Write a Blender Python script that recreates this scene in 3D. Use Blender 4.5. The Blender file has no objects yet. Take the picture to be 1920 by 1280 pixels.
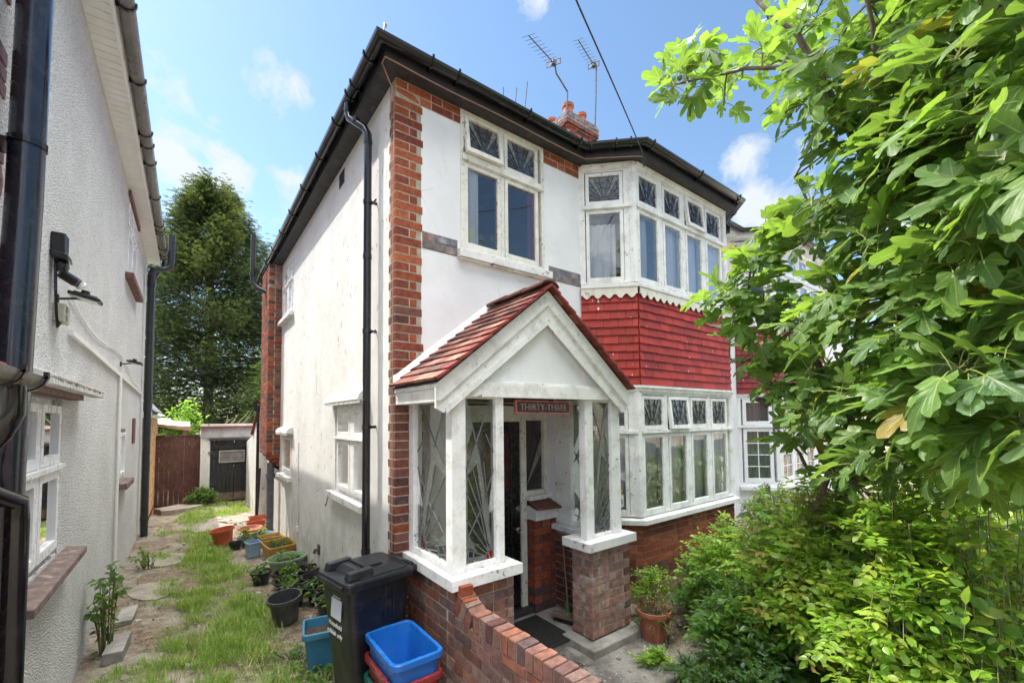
import bpy, math, random
import numpy as np
from mathutils import Vector, Matrix
random.seed(7)
rng = np.random.default_rng(11)
C = bpy.context.scene.collection
SC = bpy.context.scene
R = math.radians

# ---------------------------------------------------------------- camera
F_PX, CX, CY = 804.0, 960.0, 747.0
YAW, PITCH, ROLL = R(37.0), R(2.7), R(0.6)
CAM = Vector((-1.383, -3.467, 2.08))
_f0 = Vector((math.sin(YAW), math.cos(YAW), 0)); _r0 = Vector((math.cos(YAW), -math.sin(YAW), 0)); _u0 = Vector((0, 0, 1))
FWD = _f0 * math.cos(PITCH) + _u0 * math.sin(PITCH)
_up = -_f0 * math.sin(PITCH) + _u0 * math.cos(PITCH)
RGT = _r0 * math.cos(ROLL) - _up * math.sin(ROLL)
UPV = _r0 * math.sin(ROLL) + _up * math.cos(ROLL)
cd = bpy.data.cameras.new('camera'); cam = bpy.data.objects.new('camera', cd); C.objects.link(cam)
cam.matrix_world = Matrix((( RGT.x, UPV.x, -FWD.x, CAM.x), (RGT.y, UPV.y, -FWD.y, CAM.y), (RGT.z, UPV.z, -FWD.z, CAM.z), (0, 0, 0, 1)))
cd.sensor_width = 36; cd.sensor_fit = 'HORIZONTAL'; cd.lens = F_PX / 1920 * 36
cd.shift_y = (CY - 640) / 1920; cd.clip_start = 0.05; cd.clip_end = 500
SC.camera = cam
def aim(px, py):
    "direction in the world of a point of the photograph"
    return (FWD + RGT * ((px - CX) / F_PX) - UPV * ((py - CY) / F_PX))

# ---------------------------------------------------------------- light
SUN_TO = Vector((-1.0, 1.38, 2.28)).normalized()
EXPOSURE = 1.62
SKY_STRENGTH = 0.15
SUN_STRENGTH = 2.0
w = bpy.data.worlds.new('World'); SC.world = w; w.use_nodes = True
nt = w.node_tree; N = nt.nodes; L = nt.links; N.clear()
out = N.new('ShaderNodeOutputWorld'); bg = N.new('ShaderNodeBackground'); bg.inputs[1].default_value = SKY_STRENGTH
sky = N.new('ShaderNodeTexSky'); sky.sky_type = 'NISHITA'; sky.sun_disc = False
sky.sun_elevation = math.asin(SUN_TO.z); sky.sun_rotation = math.atan2(SUN_TO.x, SUN_TO.y)
sky.air_density = 1.3; sky.dust_density = 0.6; sky.ozone_density = 2.2; sky.altitude = 50
tc = N.new('ShaderNodeTexCoord')
def vmath(op, a=None, b=None):
    n = N.new('ShaderNodeVectorMath'); n.operation = op
    for i, x in enumerate((a, b)):
        if x is None: continue
        if isinstance(x, (tuple, Vector)): n.inputs[i].default_value = tuple(x)
        else: L.new(x, n.inputs[i])
    return n
def smath(op, a, b=None, clamp=False):
    n = N.new('ShaderNodeMath'); n.operation = op; n.use_clamp = clamp
    for i, x in enumerate((a, b)):
        if x is None: continue
        if isinstance(x, (int, float)): n.inputs[i].default_value = x
        else: L.new(x, n.inputs[i])
    return n.outputs[0]
dirv = vmath('NORMALIZE', tc.outputs['Generated']).outputs[0]
nz = N.new('ShaderNodeTexNoise'); nz.inputs['Scale'].default_value = 7.0; nz.inputs['Detail'].default_value = 9; nz.inputs['Roughness'].default_value = .64
nz.inputs['Distortion'].default_value = .25
L.new(dirv, nz.inputs['Vector'])
blobs = None     # cumulus heaps hanging in these directions of the sky: (photo x, y, angular size, weight)
for bx_, by_, rad, wt in [(515, 165, 52, 1.0), (430, 190, 40, .6), (300, 175, 42, .6), (315, 285, 42, .85), (440, 335, 42, 1.0), (535, 375, 55, .95), (470, 395, 50, .8), (330, 440, 60, .6),
                          (1400, 305, 34, .7), (1440, 400, 60, .8), (1540, 330, 60, .7), (1155, 205, 38, .55), (1000, -10, 40, .6), (1760, 560, 160, .7),
                          (240, 250, 60, .5)]:
    d = aim(bx_, by_).normalized(); ang = math.atan(rad / F_PX)
    dp = vmath('DOT_PRODUCT', dirv, tuple(d)).outputs['Value']
    x = smath('SUBTRACT', dp, math.cos(ang * 1.5)); x = smath('DIVIDE', x, 1 - math.cos(ang * 1.5), True); x = smath('MULTIPLY', x, wt)
    blobs = x if blobs is None else smath('MAXIMUM', blobs, x)
# sky behind the camera: brighter clouds added as fill for the shaded walls
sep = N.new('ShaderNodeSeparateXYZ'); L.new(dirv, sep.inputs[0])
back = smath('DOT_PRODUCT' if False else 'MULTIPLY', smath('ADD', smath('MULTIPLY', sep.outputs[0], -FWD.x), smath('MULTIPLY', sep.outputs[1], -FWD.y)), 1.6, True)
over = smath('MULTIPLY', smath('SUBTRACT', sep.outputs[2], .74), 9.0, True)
back = smath('MAXIMUM', back, over)      # bright cloud added out of view, overhead and over the street, to fill shade
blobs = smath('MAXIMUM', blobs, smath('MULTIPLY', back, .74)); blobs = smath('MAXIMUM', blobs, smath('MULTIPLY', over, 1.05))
dens = smath('SUBTRACT', smath('ADD', blobs, smath('MULTIPLY', nz.outputs[0], 3.0)), 2.05)
dens = smath('MULTIPLY', dens, 2.2, True)
dens = smath('MULTIPLY', dens, .93)
mix = N.new('ShaderNodeMix'); mix.data_type = 'RGBA'
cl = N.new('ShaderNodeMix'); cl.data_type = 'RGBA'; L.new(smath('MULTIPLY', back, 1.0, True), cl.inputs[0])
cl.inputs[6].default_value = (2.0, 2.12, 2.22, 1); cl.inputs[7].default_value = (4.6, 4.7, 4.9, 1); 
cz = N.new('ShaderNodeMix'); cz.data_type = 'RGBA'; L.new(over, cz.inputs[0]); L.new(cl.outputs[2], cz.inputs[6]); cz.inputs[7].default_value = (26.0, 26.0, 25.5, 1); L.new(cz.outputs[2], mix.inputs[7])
gain = N.new('ShaderNodeMix'); gain.data_type = 'RGBA'; gain.blend_type = 'MULTIPLY'; gain.inputs[0].default_value = 1
gain.inputs[7].default_value = (.45, .49, .505, 1)
L.new(sky.outputs[0], gain.inputs[6])
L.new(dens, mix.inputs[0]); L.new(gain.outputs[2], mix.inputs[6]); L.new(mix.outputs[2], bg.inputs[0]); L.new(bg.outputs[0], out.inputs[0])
sd = bpy.data.lights.new('sun', 'SUN'); sd.energy = SUN_STRENGTH; sd.angle = R(0.53); sd.color = (1.0, .945, .86)
so = bpy.data.objects.new('sun', sd); C.objects.link(so); so.rotation_euler = SUN_TO.to_track_quat('Z', 'Y').to_euler(); so.location = (-4, 6, 12)
SC.view_settings.view_transform = 'Standard'; SC.view_settings.look = 'None'; SC.view_settings.gamma = 1
SC.view_settings.exposure = EXPOSURE
SC.cycles.max_bounces = 10; SC.cycles.transparent_max_bounces = 24; SC.cycles.diffuse_bounces = 5
SC.cycles.sample_clamp_indirect = 6

# ---------------------------------------------------------------- helpers: objects
def wloc(o):
    v = Vector((0, 0, 0))
    while o: v += o.location; o = o.parent
    return v
def tag(o, label=None, cat=None, group=None, kind=None):
    if label: o['label'] = label
    if cat: o['category'] = cat
    if group: o['group'] = group
    if kind: o['kind'] = kind
    return o
def thing(name, label, cat, loc=(0, 0, 0), group=None):
    o = bpy.data.objects.new(name, None); C.objects.link(o); o.location = loc; o.empty_display_size = .1
    return tag(o, label, cat, group)
def copy_tree(o, parent=None):
    c = o.copy(); C.objects.link(c); c.parent = parent
    for ch in list(o.children): copy_tree(ch, c)
    return c

class Fr:
    "a wall frame: u along the wall, w up, d out of the wall"
    def __init__(s, o, U, Nn, W=(0, 0, 1)):
        s.o = Vector(o); s.U = Vector(U).normalized(); s.N = Vector(Nn).normalized(); s.W = Vector(W).normalized()
    def p(s, u, w_, d=0): return s.o + s.U * u + s.W * w_ + s.N * d
FW = Fr((0, 0, 0), (1, 0, 0), (0, 1, 0))     # world frame: u=x, w=z, d=y
FRONT = Fr((0, 0, 0), (1, 0, 0), (0, -1, 0))
SIDE = Fr((0, 0, 0), (0, 1, 0), (-1, 0, 0))
S2 = math.sqrt(.5)
def bayframes(x0, y0=0.0, wd=2.09, dp=.45):
    return [Fr((x0, y0, 0), (S2, -S2, 0), (-S2, -S2, 0)), Fr((x0 + dp, y0 - dp, 0), (1, 0, 0), (0, -1, 0)), Fr((x0 + dp + wd, y0 - dp, 0), (S2, S2, 0), (S2, -S2, 0))], [dp / S2, wd, dp / S2]

class MB:
    def __init__(s): s.v = []; s.f = []; s.c = []; s.m = []; s.uv = {}
    def quad(s, pts, col=(1, 1, 1), m=0):
        i = len(s.v); s.v += [tuple(p) for p in pts]; s.c += [col] * len(pts); s.f.append(tuple(range(i, i + len(pts)))); s.m.append(m)
    def hexa(s, P, col=(1, 1, 1), m=0):
        "P: 8 points, bottom ring 0-3 then top ring 4-7"
        i = len(s.v); s.v += [tuple(p) for p in P]; s.c += [col] * 8
        for q in ((3, 2, 1, 0), (4, 5, 6, 7), (0, 1, 5, 4), (1, 2, 6, 5), (2, 3, 7, 6), (3, 0, 4, 7)):
            s.f.append(tuple(i + k for k in q)); s.m.append(m)
    def box(s, F, u0, u1, w0, w1, d0, d1, col=(1, 1, 1), m=0, jit=0):
        P = [F.p(u0, w0, d0), F.p(u1, w0, d0), F.p(u1, w0, d1), F.p(u0, w0, d1), F.p(u0, w1, d0), F.p(u1, w1, d0), F.p(u1, w1, d1), F.p(u0, w1, d1)]
        if jit: P = [p + Vector((random.uniform(-jit, jit), random.uniform(-jit, jit), random.uniform(-jit, jit))) for p in P]
        s.hexa(P, col, m)
    def prism(s, F, pts, d0, d1, col=(1, 1, 1), m=0):
        "polygon (u,w) extruded from d0 to d1"
        n = len(pts)
        s.quad([F.p(u, w_, d1) for u, w_ in pts], col, m); s.quad([F.p(u, w_, d0) for u, w_ in reversed(pts)], col, m)
        for k in range(n):
            a, b = pts[k], pts[(k + 1) % n]
            s.quad([F.p(a[0], a[1], d0), F.p(b[0], b[1], d0), F.p(b[0], b[1], d1), F.p(a[0], a[1], d1)], col, m)
    def ring(s, F, u0, u1, w0, w1, t, d0, d1, col=(1, 1, 1), m=0, tb=None):
        tb = t if tb is None else tb
        s.box(F, u0, u0 + t, w0, w1, d0, d1, col, m); s.box(F, u1 - t, u1, w0, w1, d0, d1, col, m)
        s.box(F, u0 + t, u1 - t, w0, w0 + tb, d0, d1, col, m); s.box(F, u0 + t, u1 - t, w1 - t, w1, d0, d1, col, m)
    def tube(s, pts, r, seg=10, col=(1, 1, 1), m=0, cap=True):
        pts = [Vector(p) for p in pts]; n = len(pts); rr = r if isinstance(r, (list, tuple)) else [r] * n
        t = (pts[1] - pts[0]).normalized(); a = t.orthogonal().normalized(); base = len(s.v)
        for k in range(n):
            tt = ((pts[min(k + 1, n - 1)] - pts[k]).normalized() + (pts[k] - pts[max(k - 1, 0)]).normalized())
            if tt.length < 1e-6: tt = t
            tt.normalize(); a = (a - tt * a.dot(tt)).normalized(); b = tt.cross(a)
            for j in range(seg):
                th = 2 * math.pi * j / seg; s.v.append(tuple(pts[k] + (a * math.cos(th) + b * math.sin(th)) * rr[k])); s.c.append(col)
        for k in range(n - 1):
            for j in range(seg):
                j2 = (j + 1) % seg; s.f.append((base + k * seg + j, base + k * seg + j2, base + (k + 1) * seg + j2, base + (k + 1) * seg + j)); s.m.append(m)
        if cap:
            s.f.append(tuple(base + j for j in reversed(range(seg)))); s.m.append(m)
            s.f.append(tuple(base + (n - 1) * seg + j for j in range(seg))); s.m.append(m)
    def lathe(s, prof, o=(0, 0, 0), seg=24, col=(1, 1, 1), m=0, axis=None):
        "prof: (r, z) list, revolved about z"
        o = Vector(o); base = len(s.v); n = len(prof)
        q = Vector((0, 0, 1)).rotation_difference(Vector(axis)) if axis is not None else None
        for r, z in prof:
            for j in range(seg):
                th = 2 * math.pi * j / seg; p = Vector((r * math.cos(th), r * math.sin(th), z))
                if q: p = q @ p
                s.v.append(tuple(o + p)); s.c.append(col)
        for k in range(n - 1):
            for j in range(seg):
                j2 = (j + 1) % seg; s.f.append((base + k * seg + j, base + k * seg + j2, base + (k + 1) * seg + j2, base + (k + 1) * seg + j)); s.m.append(m)
    def sweep(s, path, prof, col=(1, 1, 1), m=0, closed=False):
        "profile (out, up) swept along a horizontal polyline (x, y, z) with mitred corners; outward is to the right of the path"
        P = [Vector(p) for p in path]; n = len(P); base = len(s.v); k = len(prof)
        for i in range(n):
            a = (P[i] - P[i - 1]).normalized() if i else (P[1] - P[0]).normalized()
            b = (P[i + 1] - P[i]).normalized() if i < n - 1 else a
            na = Vector((a.y, -a.x, 0)).normalized(); nb = Vector((b.y, -b.x, 0)).normalized(); mm = (na + nb); mm = mm / max(mm.dot(na), .2)
            for o, u in prof: s.v.append(tuple(P[i] + mm * o + Vector((0, 0, u)))); s.c.append(col)
        for i in range(n - 1):
            for j in range(k if closed else k - 1):
                j2 = (j + 1) % k; s.f.append((base + i * k + j, base + i * k + j2, base + (i + 1) * k + j2, base + (i + 1) * k + j)); s.m.append(m)
        if closed:
            s.f.append(tuple(base + j for j in range(k))); s.m.append(m); s.f.append(tuple(base + (n - 1) * k + j for j in reversed(range(k)))); s.m.append(m)
    def build(s, name, mats, parent=None, smooth=False, bevel=0, solid=0):
        if not isinstance(mats, (list, tuple)): mats = [mats]
        off = wloc(parent) if parent else Vector((0, 0, 0))
        v = np.array(s.v, dtype=np.float32).reshape(-1, 3) - np.array(off, dtype=np.float32)
        me = bpy.data.meshes.new(name); me.from_pydata(v.tolist(), [], s.f); me.update()
        for mt in mats: me.materials.append(mt)
        if len(mats) > 1: me.polygons.foreach_set('material_index', s.m)
        ca = me.color_attributes.new('Col', 'FLOAT_COLOR', 'POINT')
        cc = np.ones((len(s.v), 4), dtype=np.float32); cc[:, :3] = np.array(s.c, dtype=np.float32).reshape(-1, 3); ca.data.foreach_set('color', cc.ravel())
        if smooth: me.polygons.foreach_set('use_smooth', [True] * len(s.f)); 
        o = bpy.data.objects.new(name, me); C.objects.link(o)
        if parent: o.parent = parent
        if smooth:
            me.set_sharp_from_angle(angle=R(40))
        if solid:
            md = o.modifiers.new('s', 'SOLIDIFY'); md.thickness = solid; md.offset = 0
        if bevel:
            md = o.modifiers.new('b', 'BEVEL'); md.width = bevel; md.segments = 2; md.limit_method = 'ANGLE'; md.angle_limit = R(50); md.harden_normals = False
        return o

# ---------------------------------------------------------------- helpers: materials
class NT:
    def __init__(s, name):
        s.mat = bpy.data.materials.new(name); s.mat.use_nodes = True; s.t = s.mat.node_tree; s.t.nodes.clear()
        s.out = s.n('OutputMaterial')
    def n(s, t, **k):
        x = s.t.nodes.new('ShaderNode' + t)
        for a, b in k.items(): setattr(x, a, b)
        return x
    def set(s, sock, val):
        if isinstance(val, bpy.types.NodeSocket): s.t.links.new(val, sock)
        else:
            if isinstance(val, tuple) and len(val) == 3 and sock.type == 'RGBA': val = (*val, 1)
            sock.default_value = val
    def coord(s, scale=(1, 1, 1), world=False):
        tcn = s.n('NewGeometry').outputs['Position'] if world else s.n('TexCoord').outputs['Object']
        mp = s.n('Mapping'); s.set(mp.inputs['Vector'], tcn); mp.inputs['Scale'].default_value = scale; return mp.outputs[0]
    def noise(s, vec, scale, detail=4, rough=.55, dist=0):
        x = s.n('TexNoise'); s.set(x.inputs['Vector'], vec); x.inputs['Scale'].default_value = scale; x.inputs['Detail'].default_value = detail
        x.inputs['Roughness'].default_value = rough; x.inputs['Distortion'].default_value = dist; return x.outputs[0]
    def ramp(s, v, a, b, lo=0., hi=1.):
        x = s.n('MapRange'); s.set(x.inputs[0], v); x.inputs[1].default_value = a; x.inputs[2].default_value = b; x.inputs[3].default_value = lo; x.inputs[4].default_value = hi
        x.interpolation_type = 'SMOOTHSTEP'; return x.outputs[0]
    def math(s, op, a, b=0., clamp=False):
        x = s.n('Math', operation=op, use_clamp=clamp); s.set(x.inputs[0], a); s.set(x.inputs[1], b); return x.outputs[0]
    def mix(s, f, a, b, mode='MIX'):
        x = s.n('Mix', data_type='RGBA', blend_type=mode); s.set(x.inputs[0], f); s.set(x.inputs[6], a); s.set(x.inputs[7], b); return x.outputs[2]
    def attr(s, name='Col'):
        return s.n('Attribute', attribute_name=name).outputs['Color']
    def bump(s, h, strength=.4, dist=.01, prev=None):
        x = s.n('Bump'); x.inputs['Strength'].default_value = strength; x.inputs['Distance'].default_value = dist; s.set(x.inputs['Height'], h)
        if prev is not None: s.set(x.inputs['Normal'], prev)
        return x.outputs[0]
    def pbr(s, col, rough=.6, metal=0., normal=None, spec=.5, coat=0.):
        x = s.n('BsdfPrincipled'); s.set(x.inputs['Base Color'], col); s.set(x.inputs['Roughness'], rough); s.set(x.inputs['Metallic'], metal)
        s.set(x.inputs['Specular IOR Level'], spec); x.inputs['Coat Weight'].default_value = coat; x.inputs['Coat Roughness'].default_value = .15
        if normal is not None: s.set(x.inputs['Normal'], normal)
        return x.outputs[0]
    def done(s, sh): s.set(s.out.inputs[0], sh); return s.mat
def var(m, col, vec, scale, amt, detail=5):
    "multiply a colour by mottling 1-amt .. 1+amt"
    f = m.ramp(m.noise(vec, scale, detail, .6), .3, .7, 1 - amt, 1 + amt * .6)
    c = m.n('CombineColor'); [m.set(c.inputs[i], f) for i in range(3)]
    return m.mix(1., col, c.outputs[0], 'MULTIPLY')
def simple(name, col, rough=.5, metal=0., amt=.15, scale=6., bump=0., bscale=60., attr=False, world=True, spec=.5, coat=0., dirt=None, dirt_scale=3.):
    m = NT(name); v = m.coord(world=world); base = m.attr() if attr else col
    if attr and col: base = m.mix(1., base, col, 'MULTIPLY')
    c = var(m, base, v, scale, amt)
    if dirt: c = m.mix(m.ramp(m.noise(v, dirt_scale, 8, .7), .52, .75), c, dirt)
    nm = m.bump(m.noise(v, bscale, 4, .6), bump, .004) if bump else None
    return m.done(m.pbr(c, m.ramp(m.noise(v, scale * 2.3), .3, .7, max(rough - .08, .02), min(rough + .1, 1)), metal, nm, spec, coat))

M = {}
# bricks: each brick carries its own fired colour; mortar is the body behind
m = NT('brick'); v = m.coord(world=True)
c = var(m, m.attr(), v, 22, .3, 6); c = var(m, c, v, 90, .18)
c = m.mix(m.ramp(m.noise(v, 7, 8, .75), .60, .78), c, (.30, .26, .23))
hb = m.noise(v, 130, 5, .7); M['brick'] = m.done(m.pbr(c, .88, 0., m.bump(hb, .55, .004), .25))
m = NT('dark_brick_stain'); v = m.coord(world=True); c = var(m, m.attr(), v, 16, .4, 6)
c = m.mix(m.ramp(m.noise(v, 5, 8, .7), .56, .70), c, (.42, .38, .35)); M['brick_pale'] = m.done(m.pbr(c, .9, 0., m.bump(m.noise(v, 120, 5, .7), .5, .004), .25))
def mortar(name, col):
    m = NT(name); v = m.coord(world=True); c = var(m, col, v, 9, .3); return m.done(m.pbr(c, .95, 0., m.bump(m.noise(v, 160, 3), .8, .005), .15))
M['mortar_cream'] = mortar('mortar_cream', (.40, .35, .27)); M['mortar_dark'] = mortar('mortar_dark', (.085, .08, .08)); M['mortar_grey'] = mortar('mortar_grey', (.27, .25, .23))
# old smooth render, painted, with flaking and streaks
m = NT('painted_render'); v = m.coord(world=True); vs = m.coord((1, 1, .5), True)
c = var(m, (.68, .665, .635), v, 1.4, .08); c = var(m, c, v, 5, .05)
c = m.mix(m.ramp(m.noise(vs, 3.2, 8, .7), .55, .80, 0, .55), c, (.46, .44, .40))
zz = m.n('SeparateXYZ'); m.set(zz.inputs[0], m.n('NewGeometry').outputs['Position'])
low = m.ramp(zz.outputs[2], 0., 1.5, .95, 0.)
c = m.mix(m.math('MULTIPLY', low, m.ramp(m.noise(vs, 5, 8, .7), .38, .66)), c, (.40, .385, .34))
chipm = m.ramp(m.noise(m.coord((1, 1, .42), True), 17, 3, .62), .635, .65)
patch = m.ramp(m.noise(v, .9, 2), .44, .52)
chip = m.math('MULTIPLY', chipm, patch)
chipcol = m.mix(m.ramp(m.noise(v, 40), .35, .6), (.16, .14, .13), (.46, .36, .25)); c = m.mix(chip, c, chipcol)
crack = m.n('TexVoronoi', feature='DISTANCE_TO_EDGE'); dv = m.mix(.12, v, m.n('TexNoise').outputs[1]); m.set(crack.inputs['Vector'], v); crack.inputs['Scale'].default_value = .9
ck = m.ramp(crack.outputs[0], .0015, .0035, 1, 0); ck = m.math('MULTIPLY', ck, m.ramp(m.noise(v, 1.7, 3), .52, .6)); c = m.mix(m.math('MULTIPLY', ck, .5), c, (.30, .28, .26))
nm = m.bump(m.noise(v, 3.5, 6, .6), .35, .03); nm = m.bump(m.noise(v, 70, 4, .6), .25, .004, nm); nm = m.bump(chip, .7, -.006, nm)
M['render'] = m.done(m.pbr(c, .82, 0., nm, .3))
m = NT('painted_front_render'); v = m.coord(world=True)
c = var(m, (.78, .78, .78), v, 1.1, .10); c = m.mix(m.ramp(m.noise(m.coord((1, 1, .3), True), 5, 8, .7), .55, .80, 0, .7), c, (.50, .47, .43))
sc2 = m.ramp(m.noise(m.coord((2.2, 1, 1), True), 16, 4, .7), .64, .67, 0, .7); c = m.mix(m.math('MULTIPLY', sc2, m.ramp(m.noise(v, 1.3, 2), .5, .6)), c, (.22, .2, .2))
ck = m.n('TexVoronoi', feature='DISTANCE_TO_EDGE'); m.set(ck.inputs['Vector'], v); ck.inputs['Scale'].default_value = 1.3
c = m.mix(m.math('MULTIPLY', m.ramp(ck.outputs[0], .001, .003, .55, 0), m.ramp(m.noise(v, 2.1, 3), .54, .62)), c, (.35, .32, .3))
nm = m.bump(m.noise(v, 4, 6, .6), .25, .02); nm = m.bump(m.noise(v, 80, 4), .2, .003, nm); M['front_render'] = m.done(m.pbr(c, .8, 0., nm, .3))
# pebbledash under white paint
m = NT('pebbledash'); v = m.coord(world=True); vo = m.n('TexVoronoi'); m.set(vo.inputs['Vector'], v); vo.inputs['Scale'].default_value = 75; vo.inputs['Randomness'].default_value = 1
h = m.math('ADD', m.math('MULTIPLY', vo.outputs[0], -1.), m.noise(v, 55, 4, .65))
pit = m.math('MAXIMUM', m.ramp(m.noise(v, 75, 3, .6), .56, .66), m.ramp(m.noise(m.coord((1, 1.4, .8), True), 42, 4, .65), .57, .64)); c = m.mix(m.math('MULTIPLY', pit, .55), (.93, .925, .90), (.34, .32, .29)); c = var(m, c, v, 1.5, .07)
c = m.mix(m.ramp(m.noise(m.coord((1, 1, .3), True), 2.2, 7, .65), .6, .8, 0, .5), c, (.58, .56, .50))
M['pebbledash'] = m.done(m.pbr(c, .9, 0., m.bump(h, 1.0, .03), .25))
# timber paint, flaking
def oldpaint(name, col, under, thr=.66, grime=(.42, .40, .34), sc=26, gl=.45):
    m = NT(name); v = m.coord(world=True); c = var(m, col, v, 3, .08)
    g = m.ramp(m.noise(v, 7, 8, .75), .44, .74, 0, .7); c = m.mix(g, c, grime)
    fl = m.math('MULTIPLY', m.ramp(m.noise(v, sc, 6, .72), thr - .03, thr - .01), m.ramp(m.noise(v, 2.6, 3), .50, .58)); c = m.mix(fl, c, under)
    nm = m.bump(fl, .8, -.003); nm = m.bump(m.noise(v, 60, 3), .15, .003, nm)
    return m.done(m.pbr(c, gl, 0., nm, .4))
M['timber_white'] = oldpaint('flaking_white_timber', (.80, .795, .77), (.17, .14, .11), .635)
M['timber_cream'] = oldpaint('flaking_cream_timber', (.74, .72, .64), (.22, .17, .12), .61)
M['sill_white'] = oldpaint('weathered_white_sill', (.78, .77, .74), (.25, .21, .16), .60, (.45, .42, .37), 18)
M['scallop'] = oldpaint('peeling_scallop_paint', (.74, .70, .60), (.36, .34, .32), .56, (.5, .46, .38), 14)
M['black_paint'] = oldpaint('black_fascia_paint', (.022, .022, .024), (.10, .095, .09), .70, (.05, .045, .04), 12)
M['soffit_dark'] = simple('dark_soffit_board', (.038, .037, .037), .55, amt=.35, scale=7, bump=.3, dirt=(.10, .09, .08), dirt_scale=5)
M['black_door'] = simple('black_door_paint', (.008, .009, .011), .28, amt=.3, scale=9, bump=.12, coat=.3)
M['black_plastic'] = simple('black_gutter_plastic', (.007, .007, .009), .16, amt=.3, scale=4, dirt=(.025, .026, .028), dirt_scale=9, coat=.2)
M['navy_pipe'] = simple('dark_painted_pipe', (.012, .015, .024), .2, amt=.3, scale=5, coat=.4, dirt=(.03, .03, .035), dirt_scale=16)
M['speckled_pipe'] = oldpaint('paint_spattered_pipe', (.022, .024, .027), (.6, .6, .58), .70, (.05, .05, .05), 22, .35)
M['grey_pipe'] = simple('weathered_grey_iron_pipe', (.10, .11, .12), .5, amt=.3, scale=12, bump=.3, dirt=(.2, .2, .2))
M['weathered_gutter'] = simple('sun_faded_grey_gutter', (.145, .14, .13), .33, amt=.2, scale=5, dirt=(.24, .22, .19), dirt_scale=12, metal=.2)
M['upvc'] = simple('white_plastic', (.82, .83, .84), .25, amt=.04, scale=3)
M['upvc_soffit'] = simple('off_white_plastic_cladding', (.78, .77, .73), .4, amt=.06, scale=6, dirt=(.66, .63, .56), dirt_scale=14)
M['brown_sill'] = simple('red_brown_painted_sill', (.16, .055, .035), .6, amt=.3, scale=12, bump=.5, dirt=(.22, .19, .16), dirt_scale=9)
M['worn_sill'] = simple('worn_brown_timber_sill', (.17, .12, .10), .8, amt=.4, scale=14, bump=.7, dirt=(.40, .36, .31), dirt_scale=12)
M['terracotta'] = simple('terracotta', (.36, .12, .065), .75, amt=.25, scale=9, bump=.2, attr=False, world=False)
M['concrete'] = simple('weathered_concrete', (.30, .28, .25), .9, amt=.35, scale=5, bump=.7, dirt=(.12, .115, .10), dirt_scale=4)
M['copper_cable'] = simple('brown_cable', (.36, .20, .13), .5, amt=.1)
M['steel'] = simple('galvanised_steel', (.35, .35, .36), .4, metal=.7, amt=.2, scale=10)
M['dark_steel'] = simple('tarnished_aerial_metal', (.10, .095, .09), .5, metal=.5, amt=.3, scale=10)
M['chrome'] = simple('worn_chrome', (.6, .58, .52), .2, metal=1., amt=.1)
M['lead'] = simple('window_lead', (.06, .062, .066), .55, metal=.3, amt=.2)
M['lead_white'] = simple('grey_window_lead', (.17, .175, .18), .5, metal=.3, amt=.2)
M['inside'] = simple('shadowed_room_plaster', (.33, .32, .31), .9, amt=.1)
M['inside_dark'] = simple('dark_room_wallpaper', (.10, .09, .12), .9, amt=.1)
# glass
def glass(name, tint=(.9, .93, .95), rough=.02, refl=1.0, diff=0., diffcol=(.5, .52, .5), wob=.0, wscale=3., tex=0., tscale=160.):
    m = NT(name); v = m.coord(world=True); nm = None
    if wob: nm = m.bump(m.noise(v, wscale, 2), wob, .02)
    if tex: nm = m.bump(m.noise(v, tscale, 2, .5), tex, .004, nm)
    fr = m.n('Fresnel'); fr.inputs[0].default_value = 1.52
    if nm is not None: m.set(fr.inputs[1], nm)
    fac = m.math('MULTIPLY', fr.outputs[0], 1.75 * refl, True)
    gl = m.n('BsdfGlossy'); m.set(gl.inputs['Color'], (1., 1., 1.)); gl.inputs['Roughness'].default_value = rough
    if nm is not None: m.set(gl.inputs['Normal'], nm)
    tr = m.n('BsdfTransparent'); m.set(tr.inputs[0], tint); base = tr.outputs[0]
    if diff:
        di = m.n('BsdfDiffuse'); m.set(di.inputs[0], var(m, diffcol, v, 70, .5)); tl = m.n('BsdfTranslucent'); m.set(tl.inputs[0], diffcol)
        if nm is not None: m.set(di.inputs['Normal'], nm); m.set(tl.inputs['Normal'], nm)
        a = m.n('MixShader'); a.inputs[0].default_value = .45; m.set(a.inputs[1], di.outputs[0]); m.set(a.inputs[2], tl.outputs[0])
        b = m.n('MixShader'); b.inputs[0].default_value = diff; m.set(b.inputs[1], base); m.set(b.inputs[2], a.outputs[0]); base = b.outputs[0]
    x = m.n('MixShader'); m.set(x.inputs[0], fac); m.set(x.inputs[1], base); m.set(x.inputs[2], gl.outputs[0]); return m.done(x.outputs[0])
M['glass'] = glass('old_window_glass', tint=(.97, .98, 1.), wob=.3, wscale=2.2, refl=1.45)
M['glass_new'] = glass('double_glazing_glass', tint=(.75, .82, .8), wob=.06, wscale=1.2, refl=1.3)
M['glass_lead'] = glass('obscured_leaded_glass', tint=(.62, .63, .64), rough=.12, diff=.45, diffcol=(.27, .27, .29), tex=.5, tscale=90)
M['glass_sparkle'] = glass('rolled_texture_glass', tint=(.8, .8, .8), rough=.10, diff=.6, diffcol=(.55, .54, .50), tex=1., tscale=170)
M['glass_porch'] = glass('porch_clear_glass', tint=(.78, .8, .76), rough=.05, diff=.10, diffcol=(.40, .40, .35), wob=.1)
M['glass_porch_tex'] = glass('porch_hammered_glass', tint=(.7, .74, .7), rough=.12, diff=.45, diffcol=(.50, .53, .47), tex=1., tscale=120)
M['glass_frost'] = glass('bathroom_obscured_glass', tint=(.5, .53, .46), rough=.18, diff=.62, diffcol=(.50, .53, .44), tex=1., tscale=110)
M['glass_red'] = glass('ruby_glass', tint=(.5, .01, .01), rough=.06, diff=.4, diffcol=(.55, .02, .015))
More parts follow.
